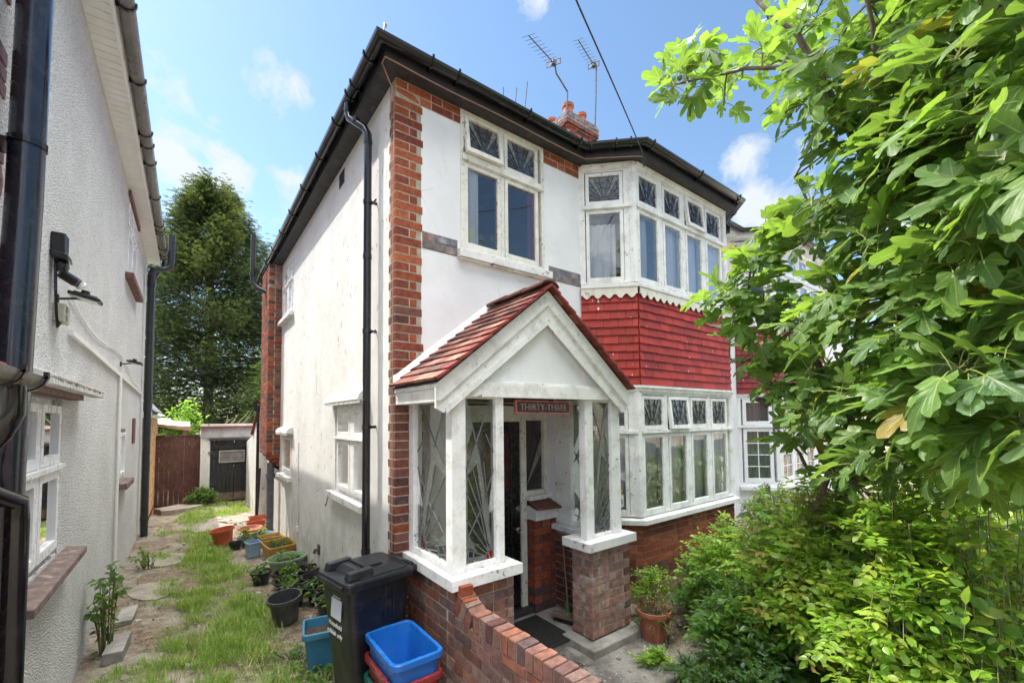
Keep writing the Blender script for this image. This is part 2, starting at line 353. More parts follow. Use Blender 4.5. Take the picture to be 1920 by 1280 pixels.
M['glass_maroon'] = glass('dusty_maroon_glass', tint=(.3, .06, .07), rough=.1, diff=.6, diffcol=(.24, .07, .08))
M['glass_purple'] = glass('plum_tinted_glass', tint=(.25, .15, .2), rough=.1, diff=.45, diffcol=(.10, .06, .08), tex=.5)
# tiles and roof
m = NT('painted_red_tile'); v = m.coord(world=True); c = var(m, m.attr(), v, 9, .16); c = m.mix(m.ramp(m.noise(m.coord((1, 1, .35), True), 28, 3, .6), .70, .715), c, (.72, .70, .66))
c = m.mix(m.ramp(m.noise(v, 3, 6, .7), .58, .8, 0, .5), c, (.10, .05, .04)); M['red_tile'] = m.done(m.pbr(c, .55, 0., m.bump(m.noise(v, 45, 4), .3, .004), .35))
m = NT('clay_roof_tile'); v = m.coord(world=True); c = var(m, m.attr(), v, 14, .25); c = m.mix(m.ramp(m.noise(v, 6, 7, .7), .56, .72), c, (.10, .06, .05)); M['roof_tile'] = m.done(m.pbr(c, .85, 0., m.bump(m.noise(v, 80, 4), .5, .005), .25))
# fabrics
def cloth(name, col, tr=.15):
    m = NT(name); v = m.coord(world=True); di = m.n('BsdfDiffuse'); m.set(di.inputs[0], col); tl = m.n('BsdfTranslucent'); m.set(tl.inputs[0], col)
    x = m.n('MixShader'); x.inputs[0].default_value = tr; m.set(x.inputs[1], di.outputs[0]); m.set(x.inputs[2], tl.outputs[0]); return m.done(x.outputs[0])
M['net'] = cloth('white_net_curtain', (.86, .87, .9)); M['curtain_pink'] = cloth('plum_curtain', (.30, .08, .16)); M['curtain_grey'] = cloth('grey_curtain', (.55, .55, .6))

# ---------------------------------------------------------------- helpers: brickwork
def bcol(kind):
    r = random.random()
    if kind == 'orange': base = random.choice([(.31, .085, .038), (.27, .07, .035), (.35, .105, .045), (.22, .058, .035), (.29, .078, .042)])
    elif kind == 'dark': base = random.choice([(.165, .062, .046), (.125, .056, .048), (.20, .07, .045), (.115, .07, .065), (.185, .08, .06)])
    elif kind == 'brown': base = random.choice([(.21, .105, .08), (.19, .10, .085), (.25, .115, .08), (.155, .09, .08), (.27, .105, .065), (.20, .125, .10)])
    elif kind == 'pale': base = random.choice([(.33, .20, .16), (.36, .22, .18), (.30, .185, .155), (.33, .17, .13), (.38, .25, .20)])
    elif kind == 'grey': base = random.choice([(.20, .17, .17), (.26, .21, .20), (.16, .16, .18), (.28, .17, .15)])
    elif kind == 'buff': base = random.choice([(.62, .36, .15), (.66, .40, .18), (.58, .33, .14), (.64, .42, .22)])
    elif kind == 'maroon': base = random.choice([(.13, .03, .025), (.15, .035, .03)])
    k = random.uniform(.82, 1.15); return tuple(min(1, x * k) for x in base)
COURSE, BL, BH, JT = .0767, .216, .103, .011
def bricks(mb, F, u0, u1, w0, w1, kind='brown', bond='stretcher', proud=.006, depth=.10, quoin=(None, None), stop=None, holes=(), course=COURSE, hue=None, jit=.0012):
    """rows of separate bricks. quoin=(left, right): 0/1 = this face runs through at that corner on even/odd courses, else stops one header short."""
    row = 0; z = w0; stp = BH + JT if stop is None else stop
    while z + course * .6 <= w1 + .001:
        zt = min(z + course - JT, w1)
        a = u0; b = u1
        if quoin[0] is not None: a = u0 - proud if row % 2 == quoin[0] else u0 + stp
        if quoin[1] is not None: b = u1 + proud if row % 2 == quoin[1] else u1 - stp
        pos = a; k = 0
        if bond == 'stretcher' and quoin[0] is None and row % 2: nxt = BH
        elif bond == 'flemish': nxt = BL if row % 2 == 0 else BH
        else: nxt = BL
        while pos < b - .02:
            e = min(pos + nxt, b)
            if b - e < .045: e = b
            inhole = any(h[0] - .002 < (pos + e) / 2 < h[1] + .002 and h[2] < (z + zt) / 2 < h[3] for h in holes)
            if not inhole:
                kk = kind if not callable(kind) else kind((pos + e) / 2, (z + zt) / 2)
                mb.box(F, pos, e, z, zt, -depth, proud + random.uniform(-.0015, .0015), bcol(kk), 0, jit)
            pos = e + JT
            if bond == 'flemish': nxt = BH if nxt == BL else BL
            else: nxt = BL
            k += 1
        z += course; row += 1
def wall_holes(mb, F, u0, u1, w0, w1, holes, th, col=(1, 1, 1), m=0):
    us = sorted({u0, u1, *[h[0] for h in holes], *[h[1] for h in holes]}); ws = sorted({w0, w1, *[h[2] for h in holes], *[h[3] for h in holes]})
    us = [u for u in us if u0 <= u <= u1]; ws = [x for x in ws if w0 <= x <= w1]
    solid = lambda u, x: u0 < u < u1 and w0 < x < w1 and not any(h[0] < u < h[1] and h[2] < x < h[3] for h in holes)
    for i in range(len(us) - 1):
        for j in range(len(ws) - 1):
            a, b, c_, d_ = us[i], us[i + 1], ws[j], ws[j + 1]; cu, cw = (a + b) / 2, (c_ + d_) / 2
            if not solid(cu, cw): continue
            mb.quad([F.p(a, c_, 0), F.p(b, c_, 0), F.p(b, d_, 0), F.p(a, d_, 0)], col, m); mb.quad([F.p(a, d_, -th), F.p(b, d_, -th), F.p(b, c_, -th), F.p(a, c_, -th)], col, m)
            eps = 1e-4
            if not solid(a - eps, cw): mb.quad([F.p(a, c_, -th), F.p(a, c_, 0), F.p(a, d_, 0), F.p(a, d_, -th)], col, m)
            if not solid(b + eps, cw): mb.quad([F.p(b, c_, 0), F.p(b, c_, -th), F.p(b, d_, -th), F.p(b, d_, 0)], col, m)
            if not solid(cu, c_ - eps): mb.quad([F.p(a, c_, -th), F.p(b, c_, -th), F.p(b, c_, 0), F.p(a, c_, 0)], col, m)
            if not solid(cu, d_ + eps): mb.quad([F.p(a, d_, 0), F.p(b, d_, 0), F.p(b, d_, -th), F.p(a, d_, -th)], col, m)
def tile_hang(mb, F, u0, u1, w0, w1, course=.105, tw=.165, basecol=(.38, .036, .024), proud=.012, tilt=.016):
    n = round((w1 - w0) / course); ch = (w1 - w0) / n
    for r in range(n):
        z0 = w0 + r * ch; a = u0 - (tw / 2 if r % 2 else 0)
        while a < u1 - .004:
            x0, x1 = max(a, u0) + .0015, min(a + tw, u1) - .0015
            if x1 - x0 > .01:
                k = random.uniform(.72, 1.18); dz = random.uniform(-.003, .003); dd = random.uniform(0, .003)
                col = tuple(c_ * k for c_ in basecol)
                P = [F.p(x0, z0 + dz, proud), F.p(x1, z0 + dz, proud), F.p(x1, z0 + dz, proud + tilt + dd), F.p(x0, z0 + dz, proud + tilt + dd),
                     F.p(x0, z0 + ch + .01, proud - .012), F.p(x1, z0 + ch + .01, proud - .012), F.p(x1, z0 + ch + .01, proud), F.p(x0, z0 + ch + .01, proud)]
                mb.hexa(P, col)
            a += tw
# ---------------------------------------------------------------- helpers: windows
def clip(p, q, u0, u1, w0, w1):
    dx, dy = q[0] - p[0], q[1] - p[1]; t0, t1 = 0., 1.
    for pp, qq in ((-dx, p[0] - u0), (dx, u1 - p[0]), (-dy, p[1] - w0), (dy, w1 - p[1])):
        if abs(pp) < 1e-9:
            if qq < 0: return None
        else:
            t = qq / pp
            if pp < 0: t0 = max(t0, t)
            else: t1 = min(t1, t)
    if t0 >= t1: return None
    return (p[0] + dx * t0, p[1] + dy * t0), (p[0] + dx * t1, p[1] + dy * t1)
def came(mb, F, p, q, d, wd=.007, rect=None, m=0):
    if rect:
        s = clip(p, q, *rect)
        if not s: return
        p, q = s
    dx, dy = q[0] - p[0], q[1] - p[1]; L_ = math.hypot(dx, dy)
    if L_ < .004: return
    nx, ny = -dy / L_ * wd / 2, dx / L_ * wd / 2
    mb.prism(F, [(p[0] - nx, p[1] - ny), (q[0] - nx, q[1] - ny), (q[0] + nx, q[1] + ny), (p[0] + nx, p[1] + ny)], d - .003, d + .004, (1, 1, 1), m)
def halfdisc(cx, cy, r, a0=0, a1=180, n=14):
    return [(cx + r * math.cos(R(a0 + (a1 - a0) * k / n)), cy + r * math.sin(R(a0 + (a1 - a0) * k / n))) for k in range(n + 1)]
def sunburst(F, u0, u1, w0, w1, d, parent, wd=.006, cx=None, cy=None, disc='glass_purple'):
    """art deco sunrise: half disc, rays, chevrons and two wedges of sparkling glass"""
    cx = (u0 + u1) / 2 if cx is None else cx; cy = w0 if cy is None else cy; H = w1 - w0; Wd = u1 - u0; rect = (u0, u1, w0, w1)
    r = Wd * .17; mb = MB()
    angs = [14, 29, 44, 57, 68, 79, 101, 112, 123, 136, 151, 166]
    for a in angs:
        e = (cx + math.cos(R(a)) * 2, cy + math.sin(R(a)) * 2); came(mb, F, (cx + r * math.cos(R(a)), cy + r * math.sin(R(a))), e, d, wd, rect)
    pts = halfdisc(cx, cy, r)
    for a, b in zip(pts, pts[1:]): came(mb, F, a, b, d, wd, rect)
    for rr, k in ((H * .62, 0), (H * .9, 1)):      # chevrons between the rays
        prev = None
        for i, a in enumerate([2] + angs + [178]):
            q = rr * (1. if (i + k) % 2 else .78); p = (cx + q * math.cos(R(a)), cy + q * math.sin(R(a)))
            if prev: came(mb, F, prev, p, d, wd * .8, rect)
            prev = p
    for a0, a1 in ((57, 68), (112, 123)):
        poly = [(cx + r * math.cos(R(a0)), cy + r * math.sin(R(a0)))]
        for a in (a0, a1):
            s = clip((cx, cy + .0001), (cx + 3 * math.cos(R(a)), cy + 3 * math.sin(R(a))), *rect); poly.append(s[1])
        poly.append((cx + r * math.cos(R(a1)), cy + r * math.sin(R(a1)))); mb.prism(F, poly, d - .001, d + .0015, (1, 1, 1), 1)
    mb.prism(F, halfdisc(cx, max(cy, w0), r * .97), d - .001, d + .0022, (1, 1, 1), 2)
    return mb.build('leading', [M['lead'], M['glass_sparkle'], M[disc]], parent)
def window(F, u0, u1, w0, w1, lights, parent, name='window', timber='timber_white', glassk='glass', fr=.05, dfr=(-.09, .0), sash=.04, sill=None, label=None):
    """lights: (u0,u1,w0,w1,kind[,open]) kind 'c' clear, 'l' leaded, 'f' frosted; coordinates of the whole sash"""
    mb = MB(); mb.ring(F, u0, u1, w0, w1, fr, dfr[0], dfr[1])
    cuts_u = sorted({l[0] for l in lights} | {l[1] for l in lights}); cuts_w = sorted({l[2] for l in lights} | {l[3] for l in lights})
    body = []
    for l in lights:
        op = l[5] if len(l) > 5 else 0
        if not op: mb.ring(F, l[0], l[1], l[2], l[3], sash, -.055, .008, tb=sash * 1.25)
    # mullions and transoms fill what is between the lights
    cols = sorted({(l[0], l[1]) for l in lights}); rows = sorted({(l[2], l[3]) for l in lights})
    for (a, b), (c_, d_) in zip(cols, cols[1:]):
        if c_ > b: mb.box(F, b + .004, c_ - .004, w0 + fr, w1 - fr, -.085, .003)
    for (a, b), (c_, d_) in zip(rows, rows[1:]):
        if c_ > b: mb.box(F, u0 + fr, u1 - fr, b + .003, c_ - .004, -.083, .016); mb.box(F, u0 + .01, u1 - .01, b + .012, c_ - .004, .0161, .030)
    o = mb.build(name, M[timber], parent, bevel=.003)
    if label: o['label'] = label
    for l in lights:
        a, b, c_, d_, k = l[:5]; op = l[5] if len(l) > 5 else 0; Fl = F; base = 0
        if op:       # top hung, pushed open at the foot
            ang = R(op); Wv = Vector((0, 0, 1)) * math.cos(ang) - F.N * math.sin(ang); Nv = F.N * math.cos(ang) + Vector((0, 0, 1)) * math.sin(ang)
            Fl = Fr(F.p(0, d_, .01), F.U, Nv, Wv); h = d_ - c_; c_, d_ = -h, 0
            sb = MB(); sb.ring(Fl, a, b, c_, d_, sash, -.03, .012, tb=sash * 1.2); sb.build('open_sash', M[timber], o, bevel=.003)
        g = MB(); gu0, gu1, gw0, gw1 = a + sash, b - sash, c_ + sash * 1.25, d_ - sash; dg = -.015
        g.quad([Fl.p(gu0 - .006, gw0 - .006, dg), Fl.p(gu1 + .006, gw0 - .006, dg), Fl.p(gu1 + .006, gw1 + .006, dg), Fl.p(gu0 - .006, gw1 + .006, dg)])
        g.build('pane', M[{'c': glassk, 'l': 'glass_lead', 'f': 'glass_frost', 'r': 'glass_maroon', 'p': 'glass_purple'}[k]], o)
        if k == 'l': sunburst(Fl, gu0, gu1, gw0, gw1, dg + .003, o)
    return o
def curtain(F, u0, u1, w0, w1, d, mat='net', label='', folds=9, amp=.02, slant=0., name='curtain', group=None):
    n = folds * 8; v = []; f = []
    for j in range(5):
        t = j / 4
        for i in range(n + 1):
            s = i / n; u = u0 + (u1 - u0) * s; u = u + slant * (1 - t) * (s if slant > 0 else (1 - s))
            v.append(F.p(u, w0 + (w1 - w0) * t, d + amp * math.sin(s * folds * 2 * math.pi + .6 * math.sin(t * 3)) + amp * .4 * math.sin(s * folds * 5.1 + t)))
    mb = MB()
    mb.v = [tuple(x) for x in v]; mb.c = [(1, 1, 1)] * len(v)
    for j in range(4):
        for i in range(n): a = j * (n + 1) + i; mb.f.append((a, a + 1, a + n + 2, a + n + 1)); mb.m.append(0)
    o = mb.build(name, M[mat], None, smooth=True); tag(o, label, 'curtain', group); return o
def text_part(name, body, F, u, w_, d, size, mat, parent, ext=.002, align='CENTER', spacing=1.):
    cu = bpy.data.curves.new('text', 'FONT'); cu.body = body; cu.size = size; cu.extrude = ext; cu.align_x = align; cu.align_y = 'CENTER'; cu.space_character = spacing; cu.resolution_u = 3
    ob = bpy.data.objects.new('text', cu); C.objects.link(ob); bpy.context.view_layer.update()
    me = bpy.data.meshes.new_from_object(ob.evaluated_get(bpy.context.evaluated_depsgraph_get())); bpy.data.objects.remove(ob); bpy.data.curves.remove(cu)
    off = wloc(parent) if parent else Vector((0, 0, 0))
    for vv in me.vertices:
        c0 = vv.co.copy(); vv.co = F.p(u + c0.x, w_ + c0.y, d + c0.z) - off
    me.materials.clear(); me.materials.append(mat); me.name = name
    o = bpy.data.objects.new(name, me); C.objects.link(o); o.parent = parent; return o
HALF = lambda r, n=12: [(r + r * math.cos(math.pi + math.pi * k / n), r * math.sin(math.pi + math.pi * k / n)) for k in range(n + 1)]
def gutter_profile(r=.056, t=.004):
    o = [(r - r * math.cos(math.pi * k / 12), -r * math.sin(math.pi * k / 12)) for k in range(13)]; i = [(r - (r - t) * math.cos(math.pi * k / 12), -(r - t) * math.sin(math.pi * k / 12)) for k in range(12, -1, -1)]
    return o + i
def bracket(mb, p, outv, r=.062, wd=.022):
    "half-round clip under the gutter: p on the fascia, outv outward"
    outv = Vector(outv).normalized(); al = Vector((outv.y, -outv.x, 0)); n = 12; ringo = []
    for k in range(n + 1):
        a = math.pi * k / n; ringo.append((r - r * math.cos(a) - .004, -r * math.sin(a)))
    for k in range(n):
        (o0, u0), (o1, u1) = ringo[k], ringo[k + 1]; P = []
        for q in (0., .007):
            s0 = 1 + q / r
            for oo, uu in ((o0, u0), (o1, u1)):
                cx_ = r - .004; P.append((cx_ + (oo - cx_) * s0, uu * s0))
        A = [Vector(p) + outv * x + Vector((0, 0, y)) for x, y in P]
        mb.hexa([A[0] - al * wd / 2, A[1] - al * wd / 2, A[3] - al * wd / 2, A[2] - al * wd / 2, A[0] + al * wd / 2, A[1] + al * wd / 2, A[3] + al * wd / 2, A[2] + al * wd / 2])
    mb.box(Fr(Vector(p), al, outv), -wd / 2, wd / 2, -.06, .01, -.002, .012)
    mb.box(Fr(Vector(p) + outv * (2 * r - .006), al, outv), -wd / 2, wd / 2, -.01, .018, -.004, .010)
def hit(px, py, ax, val):
    "where the sight line of a point of the photograph meets the real plane x, y or z = val (used to read off sizes)"
    d = aim(px, py); return CAM + d * ((val - CAM[ax]) / d[ax])
# ================================================================ OUR HOUSE
house = thing('semi_detached_house', 'white rendered semi-detached house with red brick corner, gabled porch and two-storey bay', 'house', (0, 0, 0))
PARTY = 5.60; HB = 7.3; EZ = 5.065
lw = (.74, 1.84, 1.27, 2.24); uw = (4.55, 5.5, 3.95, 4.86); sw = (4.5, 5.4, 1.15, 1.85)
mb = MB(); wall_holes(mb, SIDE, .25, HB, -.3, EZ + .012, [lw, uw, sw, (1.55, 1.74, 4.84, 4.99)], .25); 
mb.quad([(0, 0, -.3), (0, .25, -.3), (0, .25, EZ + .012), (0, 0, EZ + .012)][::-1])
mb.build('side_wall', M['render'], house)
mb = MB(); BAYX = 2.26; BFR, BLEN = bayframes(BAYX)
holes = [(.64, 1.69, 3.68, 5.061), (2.27, 5.24, 3.6, 5.03), (2.27, 5.24, .9, 2.46), (.7, 1.8, .0, 2.24)]
wall_holes(mb, FRONT, .002, PARTY, 2.0, EZ + .010, holes, .25); wall_holes(mb, FRONT, .002, PARTY, -.3, 2.0, holes, .25)
mb.build('front_wall', M['front_render'], house)
mb = MB()
mb.box(FW, PARTY - .12, PARTY - .002, -.3, EZ, .26, HB); mb.build('party_wall', M['inside'], house)
mb = MB(); mb.box(FW, .0, PARTY, -.3, EZ, HB, HB + .2); mb.build('back_wall', M['render'], house)
for z in (.02, 2.55, 4.98):
    mb = MB(); mb.box(FW, .26, PARTY - .13, z, z + .06, .26, HB - .01); mb.build('floor_slab', M['inside'], house)
for x0, x1, z0, z1, y_ in ((.26, 5.46, .09, 2.5, 3.2), (.26, 5.46, 2.62, 4.95, 3.0)):
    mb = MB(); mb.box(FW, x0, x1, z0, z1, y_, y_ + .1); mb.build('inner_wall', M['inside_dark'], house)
mb = MB(); mb.box(FW, 2.0, 2.08, .09, 2.5, .26, 3.2); mb.box(FW, 2.0, 2.08, 2.62, 4.95, .26, 3.0); mb.build('inner_wall', M['inside'], house)

# --- quoin of long and short courses
mb = MB(); z = .30; row = 0
while z < EZ - .03:
    zt = min(z + COURSE - JT, EZ - .005); low_ = z < 2.2
    kind = 'orange' if z > 3.1 else ('dark' if random.random() < (.75 if low_ else .45) else 'orange')
    P_ = .0045; wide = row % 2
    if not (z > 4.90):
        a = .245 + random.uniform(-.012, .012) if wide else .19 + random.uniform(-.006, .006)
        if wide: mb.box(FRONT, -P_, a, z, zt, -.10, P_, bcol(kind), 0, .001); sd_u = (.0955, .098 + random.uniform(-.006, .01))
        else:
            mb.box(FRONT, .1, .128, z, zt, -.10, P_, bcol(kind), 0, .001) if False else None
            mb.box(FRONT, -P_, .118, z, zt, -.10, P_, bcol(kind), 0, .001); mb.box(FRONT, .129, a, z, zt, -.10, P_, bcol('orange'), 0, .001)
        if not wide: mb.box(SIDE, .101 + .01, .142 + random.uniform(-.008, .01), z, zt, -.10, P_, bcol('dark' if random.random() < .6 else kind), 0, .001)
    z += COURSE; row += 1
def top_kind(u, w_): return 'orange'
bricks(mb, FRONT, 0., .64, 4.912, EZ, 'orange', 'flemish', .0045)
mb.build('brick_quoin', M['brick'], house, bevel=.0015)
mb = MB(); bricks(mb, FRONT, 1.69, 2.25, 4.912, EZ, 'orange', 'flemish', .0045); mb.build('brick_band', M['brick'], house, bevel=.0015)
mb = MB(); mb.box(FRONT, -.0025, .235, .3, EZ - .002, -.09, .0025); mb.box(SIDE, .09, .135, .3, EZ - .002, -.08, .0022)
mb.box(FRONT, .235, .642, 4.906, EZ - .002, -.05, .0022)
mb.build('quoin_mortar', M['mortar_cream'], house)
mb = MB(); mb.box(FRONT, 1.69, 2.255, 4.906, EZ - .002, -.05, .0022); mb.build('band_mortar', M['mortar_cream'], house)
for xa, xb in ((.25, .60), (1.76, 2.25)):
    mb = MB(); bricks(mb, FRONT, xa, xb, 3.612, 3.765, 'grey', 'flemish', .005); mb.build('brick_band', M['brick_pale'], house, bevel=.0015)
    mb = MB(); mb.box(FRONT, xa - .005, xb + .004, 3.607, 3.762, -.05, .002); mb.build('band_mortar', M['mortar_grey'], house)

# --- eaves
OV = .15
EAVE = [(-OV, HB + .15, 0), (-OV, -OV, 0), (2.20, -OV, 0), (2.65, -.60, 0), (4.86, -.60, 0), (5.31, -OV, 0), (PARTY, -OV, 0)]
def atz(path, z): return [(x, y, z) for x, y, _ in path]
mb = MB(); mb.sweep(atz(EAVE, EZ - .005), [(0, 0), (0, .15), (-.02, .15), (-.02, 0)], closed=True); mb.build('fascia', M['black_paint'], house)
mb = MB(); mb.sweep(atz(EAVE, EZ), [(-.003, 0), (-.003, .015), (-.20, .015), (-.20, 0)], closed=True)
mb.build('soffit', M['soffit_dark'], house)
gut = MB(); gut.sweep(atz(EAVE, 5.175), [(a + .004, b) for a, b in gutter_profile()], closed=True)
gutter = gut.build('gutter', M['black_plastic'], house, smooth=True)
def seg_pts(a, b, ts): return [Vector(a).lerp(Vector(b), t) for t in ts]
G = atz(EAVE, 5.175)
for i, ts in ((0, [.1, .2, .31, .42, .53, .64, .75, .845, .905, .925, .975]), (1, [.16, .27, .62, .93]), (2, [.12, .55, .8]), (3, [.04, .5, .95]), (4, [.5])):
    a, b = Vector(G[i]), Vector(G[i + 1]); t = (b - a).normalized(); o_ = Vector((t.y, -t.x, 0))
    for k in ts:
        q = MB(); bracket(q, a.lerp(b, k) + o_ * .003, o_, .06, .018); q.build('bracket', M['black_plastic'], gutter)
# --- roof
mb = MB(); e = .2; zr = 5.215; sl = .70; hy = 3.65; rr = zr + (hy + e) * sl
def roofpt(x, y): return (x, y, zr + min(y + e, 2 * hy + e - y, x + e) * sl)
mb.quad([roofpt(-e, -e), (PARTY, -e, zr), (PARTY, hy, rr), (hy, hy, rr)]); mb.quad([(-e, 2 * hy + e, zr), (-e, -e, zr), (hy, hy, rr)]); mb.quad([(PARTY, hy, rr), (PARTY, 2 * hy + e, zr), (-e, 2 * hy + e, zr), (hy, hy, rr)])
mb.quad([(2.15, -.2, zr), (2.62, -.65, zr), (2.85, .5, zr + .5)]); mb.quad([(2.62, -.65, zr), (4.89, -.65, zr), (4.66, .5, zr + .5), (2.85, .5, zr + .5)]); mb.quad([(4.89, -.65, zr), (5.36, -.2, zr), (4.66, .5, zr + .5)])
mb.c = [(.22, .10, .07)] * len(mb.v)
roof = mb.build('roof', M['roof_tile'], house)
q = MB(); q.tube([(-.16, -.16, 5.20), (-.17, -.17, 5.27), (-.165, -.165, 5.33), (-.145, -.145, 5.345), (-.14, -.14, 5.325)], .007, 6); q.build('hip_iron', M['steel'], roof, smooth=True)
chim = MB(); CHF = [Fr((5.31, 3.2, 0), (1, 0, 0), (0, -1, 0)), Fr((5.31, 3.2, 0), (0, 1, 0), (-1, 0, 0)), Fr((6.2, 3.2, 0), (0, 1, 0), (1, 0, 0))]
chim.box(FW, 5.315, 6.195, 6.5, 8.97, 3.205, 4.6, (.12, .11, .10))
bricks(chim, CHF[0], 0, .89, 7.2, 8.63, lambda u, z: random.choice(['dark', 'orange', 'brown']), 'flemish', .004, .05, (0, 0)); bricks(chim, CHF[1], 0, 1.4, 7.2, 8.63, 'pale', 'flemish', .004, .05, (1, None)); bricks(chim, CHF[2], 0, 1.4, 7.2, 8.63, 'orange', 'flemish', .004, .05, (1, None))
for k, (z, o_) in enumerate(((8.635, .02), (8.712, .045), (8.79, .045), (8.866, .045), (8.943, .02))):
    kd = 'dark' if k < 2 else 'grey'
    for Fi, ln, q in ((CHF[0], .89, (0, 0)), (CHF[1], 1.4, (1, None)), (CHF[2], 1.4, (1, None))):
        a = -o_ if q[0] is not None else 0; bricks(chim, Fi, -o_ + .005, ln + o_ - .005, z, z + .066, kd, 'flemish', o_, .05, q)
chim.box(FW, 5.33, 6.18, 8.97, 9.03, 3.22, 4.58, (.3, .28, .25))
chim.build('chimney', M['brick_pale'], roof)
for x, y, s in ((5.47, 3.36, 1.), (5.95, 3.4, .92), (5.5, 3.95, .95), (5.52, 4.4, .9)):
    q = MB(); q.lathe([(.13 * s, 0), (.115 * s, .12), (.11 * s, .2), (.135 * s, .21), (.14 * s, .27), (.12 * s, .28), (.095 * s, .27), (.09 * s, 0)], (x, y, 9.02), 20); q.build('chimney_pot', M['terracotta'], roof, smooth=True)
# --- windows upstairs front
fw = window(FRONT, .64, 1.69, 3.68, 5.061, [(.68, 1.11, 3.72, 4.55, 'c'), (1.16, 1.61, 3.72, 4.55, 'c'), (.68, 1.11, 4.63, 5.02, 'l', 7), (1.16, 1.61, 4.63, 5.02, 'l')], house, timber='timber_cream', fr=.04, dfr=(-.10, .012))
mb = MB(); mb.box(FRONT, .60, 1.76, 3.60, 3.678, -.06, .062); mb.box(FRONT, .61, 1.75, 3.583, 3.599, -.05, .045); mb.build('sill', M['sill_white'], fw, bevel=.004)
def baywindows(base, z, hz, openi, lo_open=None, tim='timber_white'):
    "z = (lower sash bottom, top, upper sash bottom, top), head top hz"
    res = []
    for k, Fk in enumerate(BFR):
        if k == 1: us = [(.03, .46), (.54, .96), (1.04, 1.46), (1.54, 1.96)]; u0, u1 = .0, 2.09
        else: us = [(.07, .50)] if k == 0 else [(.12, .55)]; u0, u1 = (0.02, .62) if k == 0 else (.02, .616)
        ls = [(a, b, z[0], z[1], 'c') for a, b in us] + [(a, b, z[2], z[3], 'l') + ((6,) if (k, i) == openi else ()) for i, (a, b) in enumerate(us)]
        o = window(Fk, u0, u1, z[0] - .02, z[3] + .03, ls, house, timber=tim, fr=.02, dfr=(-.09, .006)); res.append(o)
        q = MB(); q.box(Fk, u0, u1, z[3] + .031, hz, -.09, .018); q.box(Fk, u0 + .01, u1 - .01, hz - .03, hz - .002, .018, .034); q.build('head_board', M[tim], o, bevel=.003)
    for Fk, a, b in ((BFR[0], .505, .622), (BFR[2], .014, .115)): q = MB(); q.box(Fk, a, b, z[0] - .02, hz - .003, -.088, .004); q.build('mullion_post', M[tim], house, bevel=.003)
    for (x, y) in ((BAYX + .45, -.45), (BAYX + .45 + 2.09, -.45)):
        q = MB(); q.lathe([(.001, z[0] - .02), (.056, z[0] - .02), (.056, hz - .002), (.001, hz - .002)], (x, y + .038, 0), 8, m=0); q.build('corner_post', M[tim], house)
    q = MB(); q.box(BFR[0], -.03, .06, z[0] - .02, hz - .003, -.10, .010); q.build('end_post', M[tim], house, bevel=.003)
    return res
baywindows('up', (3.66, 4.51, 4.57, 4.96), 5.06, (1, 2))
baywindows('low', (.985, 1.885, 1.935, 2.33), 2.448, (1, 1))
BAYL = [(BAYX, 0, 0), (BAYX + .45, -.45, 0), (BAYX + .45 + 2.09, -.45, 0), (5.25, 0, 0)]
def baysweep(name, z, prof, mat, bevel=0, par=None):
    q = MB(); q.sweep(atz(BAYL, z), prof, closed=True); return q.build(name, M[mat], par or house, bevel=bevel)
baysweep('bay_sill', 3.575, [(.055, 0), (.055, .045), (-.09, .065), (-.09, 0)], 'sill_white', .004)
baysweep('bay_sill', .885, [(.075, 0), (.075, .055), (-.10, .08), (-.10, 0)], 'sill_white', .004)
baysweep('cornice', 2.375, [(.0191, 0), (.03, .01), (.03, .03), (.045, .045), (.045, .072), (.0191, .072)], 'timber_white')
baysweep('bay_ceiling', 2.45, [(.0, 0), (.0, .05), (-.3, .05), (-.3, 0)], 'inside')
# apron of red painted tiles with its scalloped board
for k, Fk in enumerate(BFR):
    q = MB(); tile_hang(q, Fk, 0, BLEN[k], 2.455, 3.505, .0955); q.box(Fk, .01, BLEN[k] - .01, 2.455, 3.57, -.05, -.003, (.2, .05, .04)); q.build('hung_tiles', M['red_tile'], house)
    q = MB(); n = max(2, round(BLEN[k] / .128)); wv = BLEN[k] / n
    pts = [(0, 3.574)]
    for i in range(n):
        for j in range(9):
            t = j / 8; pts.append(((i + t) * wv, 3.474 + .022 - .044 * math.sin(math.pi * min(max((t - .12) / .76, 0), 1)) + (.004 * math.cos(t * 40) if 0 < t < .1 else 0)))
    pts.append((BLEN[k], 3.574)); pts = pts[::-1]
    q.prism(Fk, pts, .034, .046); q.build('scalloped_board', M['scallop'], house)
# brick base of the bay
def bk(u, z): return 'orange' if z > .42 else 'dark' if z > .2 else 'pale'
q = MB(); bricks(q, BFR[0], .0, BLEN[0], -.035, .885, bk, 'flemish', .005, .08, (None, 0), stop=.002); bricks(q, BFR[1], 0, BLEN[1], -.035, .885, bk, 'flemish', .005, .08, (1, 1), stop=.002); bricks(q, BFR[2], 0, BLEN[2], -.035, .885, bk, 'flemish', .005, .08, (0, None), stop=.002); q.build('bay_brickwork', M['brick'], house, bevel=.0015)
q = MB()
for k, Fk in enumerate(BFR): q.box(Fk, 0 if k != 1 else .004, BLEN[k] - (.004 if k == 1 else 0), -.3, .884, -.12, 0)
q.build('bay_mortar', M['mortar_grey'], house)
